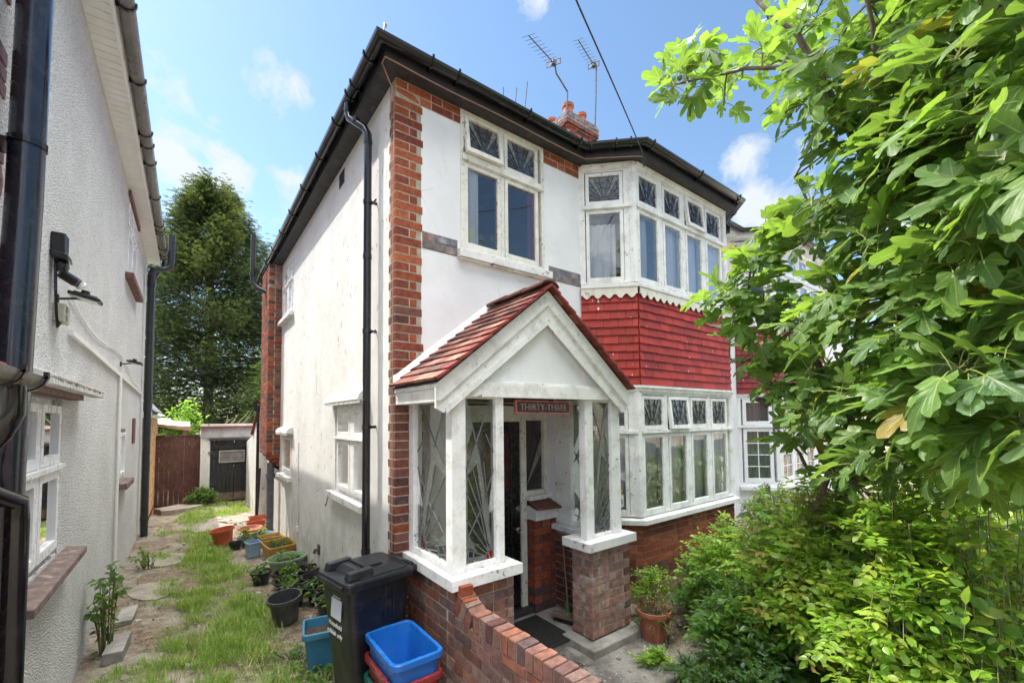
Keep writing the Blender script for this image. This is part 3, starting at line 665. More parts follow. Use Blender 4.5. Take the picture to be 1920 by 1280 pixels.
# --- chimney breast on the side
BRF = [Fr((-.22, 5.65, 0), (1, 0, 0), (0, -1, 0)), Fr((-.22, 5.65, 0), (0, 1, 0), (-1, 0, 0))]
q = MB(); bricks(q, BRF[0], 0, .22, 1.46, 5.06, lambda u, z: random.choice(['dark', 'brown', 'orange', 'brown']) if z < 4.6 else 'pale', 'flemish', .004, .09, (1, None)); bricks(q, BRF[1], 0, .95, 1.46, 5.06, lambda u, z: random.choice(['dark', 'orange', 'orange']), 'flemish', .004, .09, (0, None))
for k in range(4): o_ = .055 * (k + 1); q.box(FW, -.22 + o_, 0, 1.39 - .077 * k, 1.39 - .077 * k + .066, 5.65 + o_ * .3, 6.6, bcol('orange'))
q.build('chimney_breast', M['brick'], house, bevel=.0015)
q = MB(); q.box(FW, -.218, .0, 1.455, 5.06, 5.654, 6.598, (1, 1, 1)); q.build('breast_mortar', M['mortar_cream'], house)
# --- side windows
def su(px, py): return hit(px, py, 0, 0).y
sl_ = window(SIDE, lw[0], lw[1], lw[2], lw[3], [(.78, 1.14, 1.31, 1.86, 'f'), (1.26, 1.74, 1.31, 1.86, 'f'), (.78, 1.14, 1.90, 2.20, 'f'), (1.26, 1.74, 1.90, 2.20, 'f')], house, fr=.04, dfr=(-.12, -.015))
q = MB(); q.box(SIDE, lw[0] - .06, lw[1] + .13, 1.195, 1.262, -.10, .075); q.build('sill', M['sill_white'], sl_, bevel=.004)
def hood(F, u0, u1, z, dep, par, h=.13, fringe=.055):
    q = MB(); n = 8; pr = [(0, h)] + [(dep * math.sin(math.pi / 2 * k / n) ** 1.3, h * math.cos(math.pi / 2 * k / n) ** .9) for k in range(1, n)] + [(dep, 0), (0, -.012)]
    A = [F.p(u0, z + b, a) for a, b in pr]; B = [F.p(u1, z + b * .96, a * .97) for a, b in pr]
    for k in range(len(pr) - 1): q.quad([A[k], A[k + 1], B[k + 1], B[k]])
    q.quad(A); q.quad(B[::-1]); o = q.build('window_hood', M['render'], par, smooth=False)
    q = MB(); m_ = int((u1 - u0) / .035)
    for k in range(m_): a = u0 + (u1 - u0) * k / m_; q.box(F, a + .004, a + (u1 - u0) / m_ - .006, z - .034, z - .001, dep - .02, dep - .008)
    q.build('hood_fringe', M['sill_white'], par)
hood(SIDE, .68, 1.98, 2.285, .10, sl_, .11)
uw_ = window(SIDE, uw[0], uw[1], uw[2], uw[3], [(4.60, 4.98, 4.0, 4.5, 'f'), (5.05, 5.45, 4.0, 4.5, 'f'), (4.60, 4.98, 4.54, 4.82, 'f'), (5.05, 5.45, 4.54, 4.82, 'f')], house, fr=.04, dfr=(-.12, -.012))
q = MB(); q.box(SIDE, 4.47, 5.60, 3.87, 3.94, -.1, .08); q.build('sill', M['sill_white'], uw_, bevel=.004)
sw_ = window(SIDE, sw[0], sw[1], sw[2], sw[3], [(4.55, 5.35, 1.2, 1.8, 'f')], house, fr=.04, dfr=(-.12, -.012))
q = MB(); q.box(SIDE, 4.44, 5.5, 1.08, 1.145, -.1, .08); q.build('sill', M['sill_white'], sw_, bevel=.004); hood(SIDE, 4.4, 5.46, 1.88, .11, sw_, .1)
q = MB(); q.ring(SIDE, 1.54, 1.75, 4.83, 5.0, .012, -.02, .004)
for k in range(5): q.box(SIDE, 1.56, 1.73, 4.85 + k * .03, 4.865 + k * .03, -.03, -.005)
q.build('air_vent', M['soffit_dark'], house)
q = MB(); q.box(SIDE, 1.56, 1.73, 4.845, 4.985, -.06, -.04); q.build('vent_back', M['soffit_dark'], house)
# --- downpipe and its swan neck
DX, DY = -.085, .47
q = MB(); q.tube([(-.215, .66, 5.125), (-.215, .66, 5.03), (-.205, .64, 4.97), (-.11, .50, 4.84), (DX, DY, 4.77), (DX, DY, 4.66), (DX, DY, .12)], .036, 16)
dp_ = q.build('downpipe', M['black_plastic'], house, smooth=True)
for z in (5.06, 4.93, 4.70, 4.12, 3.60, 2.9, 2.02, .9):
    q = MB(); q.lathe([(.034, z - .02), (.0405, z - .02), (.0405, z + .02), (.034, z + .02)], (DX, DY, 0) if z < 4.8 else ((-.215, .66, 0) if z > 5 else (-.165, .575, 0)), 16)
    if z < 4.8 and z != 3.6 and z != 4.70 and z != .9: q.box(SIDE, DY - .02, DY - .005, z - .012, z + .012, 0, .07); q.box(SIDE, DY - .10, DY - .02, z - .012, z + .004, .035, .045)
    q.build('pipe_bracket', M['black_plastic'], dp_, smooth=False)
# --- soil and waste pipes by the breast
q = MB(); q.tube([(-.13, 5.80, 1.30), (-.13, 5.80, .7), (-.13, 5.80, 0)], .062, 14); q.lathe([(.06, 1.02), (.078, 1.02), (.078, 1.10), (.06, 1.10)], (-.13, 5.8, 0), 14)
q.build('soil_pipe', M['grey_pipe'], house, smooth=True)
q = MB(); q.tube([(-.10, 7.42, 3.2), (-.10, 7.42, 2.42)], .025, 8); q.lathe([(.05, 2.25), (.13, 2.42), (.13, 2.52), (.05, 2.52)], (-.14, 7.42, 0), 4); q.tube([(-.16, 7.42, 2.26), (-.16, 7.42, 0)], .036, 10); q.tube([(-.17, 7.0, 1.1), (-.22, 6.95, .02)], .03, 8)
q.build('waste_pipe', M['black_plastic'], house, smooth=True)
q = MB(); q.tube([(-.20, 6.1, 4.62), (-.34, 6.2, 4.70), (-.42, 6.25, 4.80), (-.43, 6.26, 5.0), (-.43, 6.26, 5.78)], .045, 12); q.lathe([(.045, 4.96), (.056, 4.96), (.056, 5.02), (.045, 5.02)], (-.43, 6.26, 0), 12)
q.build('vent_pipe', M['speckled_pipe'], house, smooth=True)
# rear wall stub with sloping tiled coping
q = MB(); q.prism(Fr((-.10, 0, 0), (0, 1, 0), (-1, 0, 0)), [(7.3, -.1), (9.95, -.1), (9.95, 1.55), (8.6, 1.75), (7.3, 2.42)], -.12, .04); q.build('lean_to_wall', M['render'], house)
q = MB()
for k in range(14):
    t0, t1 = k / 14, (k + 1) / 14 - .004; a = Vector((0, 7.3, 2.425)).lerp(Vector((0, 8.6, 1.755)), t0); b = Vector((0, 7.3, 2.425)).lerp(Vector((0, 8.6, 1.755)), t1)
    q.hexa([(-.19, a.y, a.z), (.05, a.y, a.z), (.05, b.y, b.z), (-.19, b.y, b.z), (-.19, a.y, a.z + .05), (.05, a.y, a.z + .05), (.05, b.y, b.z + .035), (-.19, b.y, b.z + .035)], (.24, .07, .05))
q.build('coping_tiles', M['roof_tile'], house)
# small cables and hooks on the side wall
q = MB(); q.tube([(-.012, 3.9, 1.75), (-.012, 3.9, .45)], .009, 6); q.box(SIDE, 3.87, 3.93, .38, .46, 0, .03); q.build('overflow_pipe', M['timber_white'], house)
q = MB(); q.tube([(-.01, 2.02, 1.20), (-.03, 2.02, 1.17), (-.045, 2.03, 1.09), (-.05, 2.05, 1.06), (-.045, 2.08, 1.08)], .006, 6); q.build('wall_hook', M['dark_steel'], house)
q = MB(); q.tube([(-.01, 2.55, .42), (-.05, 2.55, .42), (-.06, 2.55, .38)], .022, 8); q.box(SIDE, 2.5, 2.6, .36, .48, 0, .015); q.build('wall_tap', M['dark_steel'], house)

# ================================================================ PORCH
PF = FRONT
def pf(y): return Fr((0, y, 0), (1, 0, 0), (0, -1, 0))
PL = Fr((.12, 0, 0), (0, -1, 0), (-1, 0, 0))       # u = -y
PR = Fr((1.80, 0, 0), (0, -1, 0), (-1, 0, 0))
F8 = pf(-.78)
# left side wall and front piers in brownish brick
q = MB(); bricks(q, PL, 0, .78, -.035, .90, 'brown', 'flemish', .005, .08, (None, 0)); bricks(q, F8, .12, .635, -.035, .90, lambda u, z: 'brown' if random.random() < .6 else 'pale', 'flemish', .005, .08, (1, None)); 
bricks(q, Fr((.635, -.78, 0), (0, 1, 0), (1, 0, 0)), .0, .2, -.035, .90, 'brown', 'flemish', .005, .08)
q.build('porch_brickwork', M['brick'], house, bevel=.002)
q = MB(); q.box(FW, .121, .34, -.3, .899, -.56, -.002); q.box(FW, .121, .634, -.3, .899, -.779, -.56); q.build('porch_mortar', M['mortar_cream'], house)
q = MB(); bricks(q, F8, 1.51, 2.03, .125, .90, 'pale', 'flemish', .005, .08, (0, 1)); bricks(q, Fr((1.51, -.78, 0), (0, 1, 0), (-1, 0, 0)), 0, .24, .125, .90, 'pale', 'stretcher', .005, .08, (1, None)); bricks(q, Fr((2.03, -.78, 0), (0, 1, 0), (1, 0, 0)), 0, .78, .125, .90, 'dark', 'flemish', .005, .08, (0, None))
q.build('porch_pier_brickwork', M['brick_pale'], house, bevel=.002)
q = MB(); q.box(FW, 1.511, 2.029, .12, .899, -.779, -.545); q.box(FW, 1.801, 2.029, .12, .899, -.545, -.002); q.build('pier_mortar', M['mortar_cream'], house)
q = MB(); bricks(q, PR, .0, .54, .10, .90, 'dark', 'flemish', .004, .03); q.build('inner_brickwork', M['brick'], house)
q = MB(); q.box(FW, 1.40, 2.12, -.1, .105, -.90, -.50); q.build('pier_plinth', M['concrete'], house, bevel=.012)
# sills
q = MB(); q.prism(Fr((0, 0, .905), (1, 0, 0), (0, 0, 1), (0, -1, 0)), [(.065, .0), (.065, .845), (.68, .845), (.68, .50), (.36, .50), (.36, .0)], 0, .075); q.build('porch_sill', M['sill_white'], house, bevel=.006)
q = MB(); q.prism(Fr((0, 0, .905), (1, 0, 0), (0, 0, 1), (0, -1, 0)), [(1.42, .50), (1.42, .845), (2.07, .845), (2.07, .50)], 0, .075); q.build('porch_sill', M['sill_white'], house, bevel=.006)
q = MB(); q.box(FW, 1.72, 2.07, .91, .965, -.498, -.02); q.build('porch_sill', M['sill_white'], house, bevel=.005)
# posts
def post(x0, x1, y0, y1, z0=.981, z1=2.27, par=None): q = MB(); q.box(FW, x0, x1, z0, z1, y0, y1); return q.build('porch_post', M['timber_white'], par or house, bevel=.005)
post(.12, .235, -.755, -.66); post(.51, .585, -.745, -.67); post(1.50, 1.60, -.745, -.66); post(1.86, 1.98, -.745, -.66)
post(.12, .20, -.10, -.004); post(1.80, 1.90, -.24, -.004, .966); post(1.82, 1.90, -.66, -.60, .966)
post(1.905, 1.98, -.655, -.60, .966)
# glazing bars rails
for bx6 in ((.236, .509, .981, 1.02, -.73, -.68), (1.601, 1.859, .981, 1.01, -.73, -.68), (.13, .185, .981, 1.03, -.659, -.101), (1.83, 1.88, .966, 1.02, -.599, -.241),
            (.236, .509, 2.235, 2.27, -.73, -.68), (1.601, 1.859, 2.225, 2.27, -.73, -.68), (.13, .185, 2.22, 2.27, -.659, -.101)):
    q = MB(); q.box(FW, *bx6); q.build('glazing_rail', M['timber_white'], house, bevel=.003)
def porchpanel(F, u0, u1, w0, w1, d, flip, red, wd=.008):
    g = MB(); g.quad([F.p(u0, w0, d - .001), F.p(u1, w0, d - .001), F.p(u1, w1, d - .001), F.p(u0, w1, d - .001)]); pane = g.build('leaded_panel', M['glass_porch'], house)
    q = MB(); W_ = u1 - u0; H_ = w1 - w0; rect = (u0, u1, w0, w1)
    X = lambda t: u0 + W_ * (t if not flip else 1 - t); Z = lambda t: w0 + H_ * t
    cx, cy = X(.96), Z(.0)
    r = W_ * .26
    for a in (8, 24, 40, 54, 66, 76, 84):      # fan of rays from the lower corner
        dx, dy = -math.cos(R(a)) * (1 if not flip else -1), math.sin(R(a)); ln = H_ * (.16 if a < 30 else .28 if a < 60 else .55)
        came(q, F, (cx + dx * r, cy + dy * r), (cx + dx * (r + ln), cy + dy * (r + ln)), d, wd * .8, rect)
    for (x0, z0, x1, z1) in ((.12, 1., .55, .62), (.55, .62, .95, .08), (.92, 1., .42, .72), (.42, .72, .0, .50), (.0, .60, .55, .30), (.55, .30, .86, .0), (1.0, .55, .62, .33), (.62, .33, .0, .10), (.25, .86, .0, .95), (.0, .24, .42, .06), (.0, .13, .5, .10), (.10, .0, .22, .12), (.3, .0, .36, .10), (.0, .05, .34, .02), (.75, .78, 1., .66)):
        came(q, F, (X(x0), Z(z0)), (X(x1), Z(z1)), d, wd, rect)
    pts = halfdisc(cx, cy, r, 90 if not flip else 0, 180 if not flip else 90, 8)
    for a, b in zip(pts, pts[1:]): came(q, F, a, b, d, wd, rect)
    kq = 0
    for poly in ([(.12, 1.), (.0, 1.), (.0, .62), (.33, .82)], [(.42, .72), (.0, .5), (.55, .62)], [(.55, .62), (.36, .70), (.80, .10), (.95, .08)], [(.0, .24), (.0, .12), (.42, .06)], [(1., .55), (1., .3), (.80, .28)]):
        pp = [(X(a), Z(b)) for a, b in poly]
        if flip: pp = pp[::-1]
        kq += .0004; q.prism(F, pp, d + .0002 + kq, d + .0016 + kq, (1, 1, 1), 1)
    dd = [(cx, cy)] + pts; q.prism(F, [(min(max(a, u0), u1), b) for a, b in dd], d + .0003, d + .0019, (1, 1, 1), 2)
    q.build('leading', [M['lead_white'], M['glass_porch_tex'], M[red]], pane)
porchpanel(pf(-.705), .237, .508, 1.02, 2.235, 0, False, 'glass_red')
porchpanel(pf(-.705), 1.602, 1.858, 1.01, 2.225, 0, True, 'glass_maroon')
porchpanel(Fr((.157, 0, 0), (0, -1, 0), (-1, 0, 0)), .102, .658, 1.03, 2.22, 0, True, 'glass_maroon')
porchpanel(Fr((1.855, 0, 0), (0, -1, 0), (-1, 0, 0)), .242, .598, 1.02, 2.22, 0, False, 'glass_maroon')
# gable, barge boards, beam
gf = pf(-.765); gx = 1.01
q = MB(); q.prism(gf, [(.08, 2.27), (1.94, 2.27), (1.94, 2.31), (gx, 3.04), (.08, 2.31)], -.06, -.02); q.build('gable_panel', M['front_render'], house)
q = MB(); q.box(gf, .06, 1.96, 2.245, 2.355, -.015, .012); q.box(gf, .14, 1.88, 2.355, 2.37, -.018, .002); q.build('gable_beam', M['timber_white'], house, bevel=.004)
bgf = pf(-.79)
q = MB(); sl2 = .79
for s in (-1, 1):
    X = lambda x: gx + s * x
    outer = lambda x: 3.15 - x * sl2
    pts = [(X(0), 3.15), (X(1.03), outer(1.03)), (X(1.03), 2.16), (X(.97), 2.128), (X(0), 2.895)]
    if s == 1: pts = pts[::-1]
    q.prism(bgf, pts, -.028, 0)
    pts = [(X(0), 3.151), (X(1.045), outer(1.045)), (X(1.045), 2.21), (X(1.01), 2.21), (X(0), 3.03)]
    pts = pts if s == -1 else pts[::-1]
    q.prism(bgf, pts, .001, .022)
    pts = [(X(0), 2.925), (X(.965), 2.165), (X(.955), 2.123), (X(0), 2.865)]
    pts = pts if s == -1 else pts[::-1]
    q.prism(bgf, pts, .001, .013)
q.build('barge_board', M['timber_white'], house, bevel=.003)
q = MB(); q.box(FW, .0, .12, 2.205, 2.30, -.76, -.006); q.box(FW, -.012, .12, 2.30, 2.335, -.76, -.006); q.build('boxed_eave', M['timber_white'], house, bevel=.004)
q = MB(); q.box(FW, 1.90, 2.04, 2.205, 2.33, -.76, -.006); q.build('boxed_eave', M['timber_white'], house, bevel=.004)
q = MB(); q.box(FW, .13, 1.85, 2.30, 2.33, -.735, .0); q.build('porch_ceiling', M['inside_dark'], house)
# tiled roof of the porch
q = MB()
for s in (-1, 1):
    A0 = Vector((gx, 0, 3.195)); dv = Vector((s * 1.06, 0, -1.06 * sl2)); dl = dv.length; dn = dv.normalized(); nn = Vector((s * sl2, 0, 1)).normalized()
    Fz = Fr(A0 + dv + Vector((0, 0, 0)), (0, -1, 0), nn, -dn)
    rows = 12; ch = dl / rows
    for r_ in range(rows):
        a = -.08 if r_ % 2 else 0.
        while a < .855:
            x0 = max(a, 0.0) + .0015; x1 = min(a + .165, .872 + random.uniform(-.006, .006)) - .0015
            if x1 - x0 > .02:
                k_ = random.uniform(.8, 1.12); hot = random.random()
                col = (.20, .085, .065) if hot < .45 else (.33, .17, .125) if hot < .75 else (.12, .06, .055)
                if x1 > .855: col = (.22, .05, .04)
                z0 = r_ * ch - .004; dd = .016 + random.uniform(0, .003)
                q.hexa([Fz.p(x0, z0, -.004), Fz.p(x1, z0, -.004), Fz.p(x1, z0, dd), Fz.p(x0, z0, dd), Fz.p(x0, z0 + ch + .01, -.012), Fz.p(x1, z0 + ch + .01, -.012), Fz.p(x1, z0 + ch + .01, .002), Fz.p(x0, z0 + ch + .01, .002)], tuple(c_ * k_ for c_ in col))
            a += .165
for k in range(3):
    y0 = -.845 + k * .282; n = 8; A = []; B = []
    for j in range(n + 1):
        th = math.pi * (.12 + .76 * j / n); A.append(Vector((gx + .105 * math.cos(th), y0, 3.155 + .072 * math.sin(th)))); B.append(Vector((gx + .10 * math.cos(th), min(y0 + .278, -.002), 3.15 + .068 * math.sin(th))))
    for j in range(n): q.hexa([A[j], A[j + 1], B[j + 1], B[j], A[j] + Vector((0, 0, .014)), A[j + 1] + Vector((0, 0, .014)), B[j + 1] + Vector((0, 0, .014)), B[j] + Vector((0, 0, .014))], (.15, .06, .048))
proof = q.build('porch_roof', M['roof_tile'], house)
q = MB()
for sg in (-1, 1): q.hexa([(gx + sg * 1.03, -.788, 2.337), (gx + sg * 1.03, 0, 2.337), (gx, 0, 3.151), (gx, -.788, 3.151), (gx + sg * 1.03, -.788, 2.347), (gx + sg * 1.03, 0, 2.347), (gx, 0, 3.161), (gx, -.788, 3.161)])
q.build('roof_boards', M['soffit_dark'], proof)
# mortar fillet where the roof meets the wall
for s in (-1, 1):
    q = MB()
    pts = []
    for k in range(15):
        t = k / 14; x = gx + s * (1.03 - .97 * t); z = 2.375 + .79 * .97 * t; pts.append((x, z))
    for (a, b), (c_, d_) in zip(pts, pts[1:]):
        j = random.uniform(-.008, .008); q.hexa([(a, -.055 + j, b - .01), (a, .0, b - .01), (c_, .0, d_ - .01), (c_, -.055 + j, d_ - .01), (a, -.02, b + .055), (a, .0, b + .075), (c_, .0, d_ + .075), (c_, -.02, d_ + .055)])
    q.build('mortar_fillet', M['front_render'], proof)
# door screen
DF = pf(.12)
q = MB(); q.box(DF, .66, .71, .10, 2.20, -.10, 0); q.box(DF, 1.43, 1.505, .10, 2.20, -.10, 0); q.box(DF, .71, 1.43, 2.05, 2.20, -.1, 0); q.box(DF, 1.505, 1.80, 2.06, 2.17, -.1, -.001); q.box(DF, 1.755, 1.799, 1.26, 2.06, -.1, -.001); q.box(DF, 1.506, 1.755, 1.26, 1.31, -.1, -.001); q.box(DF, .71, 1.43, 2.10, 2.215, 0, .02)
q.build('door_frame', M['timber_cream'], house, bevel=.004)
q = MB(); q.box(DF, 1.50, 1.80, 1.215, 1.262, -.1, .06); q.build('sidelight_sill', M['sill_white'], house, bevel=.004)
g = MB(); g.quad([DF.p(1.507, 1.311, -.047), DF.p(1.754, 1.311, -.047), DF.p(1.754, 2.059, -.047), DF.p(1.507, 2.059, -.047)]); sp = g.build('sidelight', M['glass_purple'], house); sunburst(DF, 1.507, 1.754, 1.311, 2.059, -.044, sp, .006, cx=1.52, cy=1.33)
door = MB(); door.ring(DF, .712, 1.428, .12, 2.048, .115, -.065, -.02, tb=.22); door.box(DF, .827, 1.313, 1.18, 1.32, -.065, -.0201); door.box(DF, .827, 1.313, .78, .88, -.065, -.0203)
for a, b, c_, d_ in ((.827, 1.04, .34, .78), (1.10, 1.313, .34, .78), (.827, 1.313, .88, 1.18)):
    door.box(DF, a, b, c_, d_, -.055, -.042); door.ring(DF, a + .02, b - .02, c_ + .02, d_ - .02, .012, -.042, -.030); door.box(DF, a + .05, b - .05, c_ + .05, d_ - .05, -.042, -.034)
door.box(DF, 1.04, 1.10, .34, .78, -.065, -.0205)
dr = door.build('front_door', M['black_door'], house, bevel=.004)
g = MB(); g.quad([DF.p(.828, 1.321, -.046), DF.p(1.312, 1.321, -.046), DF.p(1.312, 1.932, -.046), DF.p(.828, 1.932, -.046)]); gp = g.build('door_glass', M['glass_maroon'], dr)
q = MB()
for a, b in (((.83, 1.4), (1.1, 1.93)), ((1.31, 1.45), (1.0, 1.93)), ((.83, 1.62), (1.31, 1.33)), ((.9, 1.33), (1.31, 1.75)), ((1.05, 1.33), (1.31, 1.55)), ((1.31, 1.85), (.83, 1.75)), ((1.2, 1.33), (1.31, 1.42))): came(q, DF, a, b, -.042, .006, (.828, 1.312, 1.321, 1.932))
q.build('leading', M['lead'], gp)
for z, r_ in ((1.10, .028), (.86 + .02, .03)):
    q = MB(); q.lathe([(.001, 0), (r_ * .6, 0), (r_ * .6, .02), (r_, .035), (r_, .045), (r_ * .6, .058), (.001, .06)], DF.p(1.37, z + .05, -.02), 16, axis=(0, -1, 0)); q.build('door_knob', M['chrome'], dr, smooth=True)
# brick nib, white block, red-brown cap, soldier arch
q = MB(); bricks(q, FRONT, 1.505, 1.80, .10, 1.02, lambda u, z: 'orange' if z > .3 else 'dark', 'flemish', .004, .09, (0, None)); bricks(q, Fr((1.505, 0, 0), (0, 1, 0), (-1, 0, 0)), 0, .12, .10, 1.02, 'orange', 'stretcher', .004, .09, (1, None)); q.build('nib_brickwork', M['brick'], house, bevel=.0015)
q = MB(); q.box(FW, 1.506, 1.80, -.1, 1.02, .001, .119); q.build('nib_mortar', M['mortar_dark'], house)
q = MB(); q.box(FW, 1.50, 1.80, 1.022, 1.16, -.035, .118); q.build('rendered_block', M['front_render'], house, bevel=.004)
q = MB(); q.hexa([(1.46, -.10, 1.145), (1.93, -.10, 1.125), (1.86, .05, 1.155), (1.50, .05, 1.155), (1.46, -.10, 1.165), (1.93, -.10, 1.145), (1.80, .10, 1.215), (1.50, .10, 1.215)]); q.build('tiled_cap', M['brown_sill'], house, bevel=.003)
q = MB(); x = .71
while x < 1.80:
    q.box(FRONT, x, min(x + .062, 1.80), 2.245, 2.46, -.08, .006, bcol('maroon') if random.random() < .3 else bcol('dark')); x += .073
q.build('brick_arch', M['brick'], house)
q = MB(); q.box(FRONT, .70, 1.80, 2.241, 2.47, -.09, .002); q.build('arch_mortar', M['mortar_dark'], house)
q = MB(); q.box(FW, .35, 1.80, -.1, .082, -.60, .3); q.build('porch_floor', M['concrete'], house)
q = MB(); q.box(FW, .66, 1.50, .082, .125, .02, .22); q.build('door_step', M['soffit_dark'], house, bevel=.004)

# ================================================================ ADJOINING HOUSE (right half of the pair)
adj = thing('adjoining_house', 'white rendered half of the pair seen behind the fig tree, with white plastic bay windows', 'house', (PARTY, 0, 0))
AX = 5.95; AF, AL = bayframes(AX)
q = MB(); wall_holes(q, FRONT, PARTY + .002, 11.5, -.3, EZ + .01, [(AX + .01, AX + 2.98, 3.6, 5.03), (AX + .01, AX + 2.98, .9, 2.46)], .25); q.build('front_wall', M['front_render'], adj)
q = MB(); q.box(FW, 11.25, 11.5, -.3, EZ, .26, HB); q.box(FW, PARTY + .01, 11.25, -.3, EZ, HB, HB + .2); q.box(FW, PARTY + .01, 11.25, 2.5, 2.6, .26, HB - .01); q.box(FW, PARTY + .01, 11.25, 4.95, 5.0, .26, HB - .01); q.build('rear_walls', M['inside_dark'], adj)
q = MB(); q.box(FRONT, PARTY - .03, PARTY + .09, 0, EZ - .01, .0105, .05); q.build('pilaster', M['upvc'], adj)
def abay(z, hz):
    for k, Fk in enumerate(AF):
        us = [(.08, .54)] if k != 1 else [(.06, .54), (.60, 1.04), (1.08, 1.52), (1.58, 2.03)]
        ls = [(a, b, z[0], z[1], 'c') for a, b in us] + [(a, b, z[2], z[3], 'c') for a, b in us]
        o = window(Fk, .0, AL[k], z[0] - .06, z[3] + .06, ls, adj, timber='upvc', glassk='glass_new', fr=.055, dfr=(-.08, .004), sash=.055)
        if z[0] < 2:
            q = MB()
            for a, b in us:
                cxm = (a + b) / 2; q.box(Fk, cxm - .007, cxm + .007, z[0] + .07, z[1] - .055, -.0145, -.009)
                for t in (1, 2, 3): zz_ = z[0] + .07 + (z[1] - z[0] - .125) * t / 4; q.box(Fk, a + .055, b - .055, zz_ - .007, zz_ + .007, -.0144, -.0088)
            q.build('glazing_bars', M['upvc'], o)
abay((.99, 1.88, 1.93, 2.36), 2.45); abay((3.68, 4.5, 4.56, 4.98), 5.06)
for k, Fk in enumerate(AF):
    q = MB(); tile_hang(q, Fk, 0, AL[k], 2.455, 3.58, .0955, basecol=(.27, .035, .035)); q.box(Fk, .01, AL[k] - .01, 2.455, 3.6, -.05, -.003, (.2, .05, .04)); q.build('hung_tiles', M['red_tile'], adj)
ABL = [(AX, 0, 0), (AX + .45, -.45, 0), (AX + 2.54, -.45, 0), (AX + 2.99, 0, 0)]
q = MB(); q.sweep(atz(ABL, .87), [(.06, 0), (.06, .055), (-.10, .06), (-.10, 0)], closed=True); q.sweep(atz(ABL, 3.58), [(.05, 0), (.05, .045), (-.09, .05), (-.09, 0)], closed=True); q.sweep(atz(ABL, 2.42), [(.02, 0), (.02, .04), (-.09, .04), (-.09, 0)], closed=True); q.build('bay_sill', M['upvc'], adj)
q = MB(); q.sweep(atz(ABL, -.3), [(0, 0), (0, 1.17), (-.1, 1.17), (-.1, 0)], closed=True); q.build('bay_base', M['front_render'], adj)
AE = [(PARTY, -OV, 0), (AX - .06, -OV, 0), (AX + .39, -.60, 0), (AX + 2.60, -.60, 0), (AX + 3.05, -OV, 0), (11.6, -OV, 0)]
q = MB(); q.sweep(atz(AE, EZ - .005), [(0, 0), (0, .15), (-.02, .15), (-.02, 0)], closed=True); q.sweep(atz(AE, EZ), [(-.003, 0), (-.003, .015), (-.20, .015), (-.20, 0)], closed=True); q.build('fascia', M['upvc'], adj)
q = MB(); q.sweep(atz(AE, 5.175), [(a + .004, b) for a, b in gutter_profile()], closed=True); q.build('gutter', M['black_plastic'], adj, smooth=True)
q = MB(); X1 = 11.7; q.quad([(PARTY, -e, zr), (X1, -e, zr), (X1 - 3.85, hy, rr), (PARTY, hy, rr)]); q.quad([(X1, -e, zr), (X1, 2 * hy + e, zr), (X1 - 3.85, hy, rr)]); q.quad([(PARTY, hy, rr), (X1 - 3.85, hy, rr), (X1, 2 * hy + e, zr), (PARTY, 2 * hy + e, zr)])
q.c = [(.22, .10, .07)] * len(q.v); q.build('roof', M['roof_tile'], adj)

# ================================================================ NEIGHBOUR'S HOUSE on the left
NX = -2.10
nb = thing('pebbledash_house', 'white pebbledashed house along the left of the passage with brown sills and white soffit', 'house', (NX, 0, 0))
NS = Fr((NX, 0, 0), (0, 1, 0), (1, 0, 0))
nw = (-.16, .87, 1.18, 2.25); nu = (4.28, 5.5, 4.1, 5.17); ns = (4.1, 4.75, 1.3, 2.0)
q = MB(); wall_holes(q, NS, -.95, 7.5, -.3, 5.30, [nw, nu, ns], .25); q.quad([NS.p(-.95, -.3, 0), NS.p(-.95, -.3, -.25), NS.p(-.95, 5.3, -.25), NS.p(-.95, 5.3, 0)]); q.quad([NS.p(7.5, -.3, 0), NS.p(7.5, 5.3, 0), NS.p(7.5, 5.3, -.25), NS.p(7.5, -.3, -.25)]); q.build('side_wall', M['pebbledash'], nb)
q = MB(); q.box(FW, -8., NX - .25, -.3, 5.3, -.95, -.72); q.build('front_wall', M['pebbledash'], nb)
q = MB(); q.box(FW, -8., NX - .25, -.3, 5.3, 7.3, 7.5); q.box(FW, -8.2, -8., -.3, 5.3, -.95, 7.5); q.build('rear_walls', M['pebbledash'], nb)
q = MB(); q.box(FW, -8., NX - .26, 2.6, 2.7, -.71, 7.3); q.box(FW, -8., NX - .26, .0, .05, -.71, 7.3); q.box(FW, -8., NX - .26, 5.2, 5.25, -.71, 7.3); q.box(FW, -4.2, -4.1, .06, 2.6, -.71, 7.3); q.build('floor_slab', M['inside'], nb)
q = MB(); z = -.1; row = 0
while z < 5.25: q.box(NS, -.9545, -.52 if row % 6 < 3 else -.70, z, z + COURSE - JT, -.08, .008, bcol('maroon'), 0, .004); z += COURSE; row += 1
q.build('brick_quoin', M['brown_sill'], nb, bevel=.003)
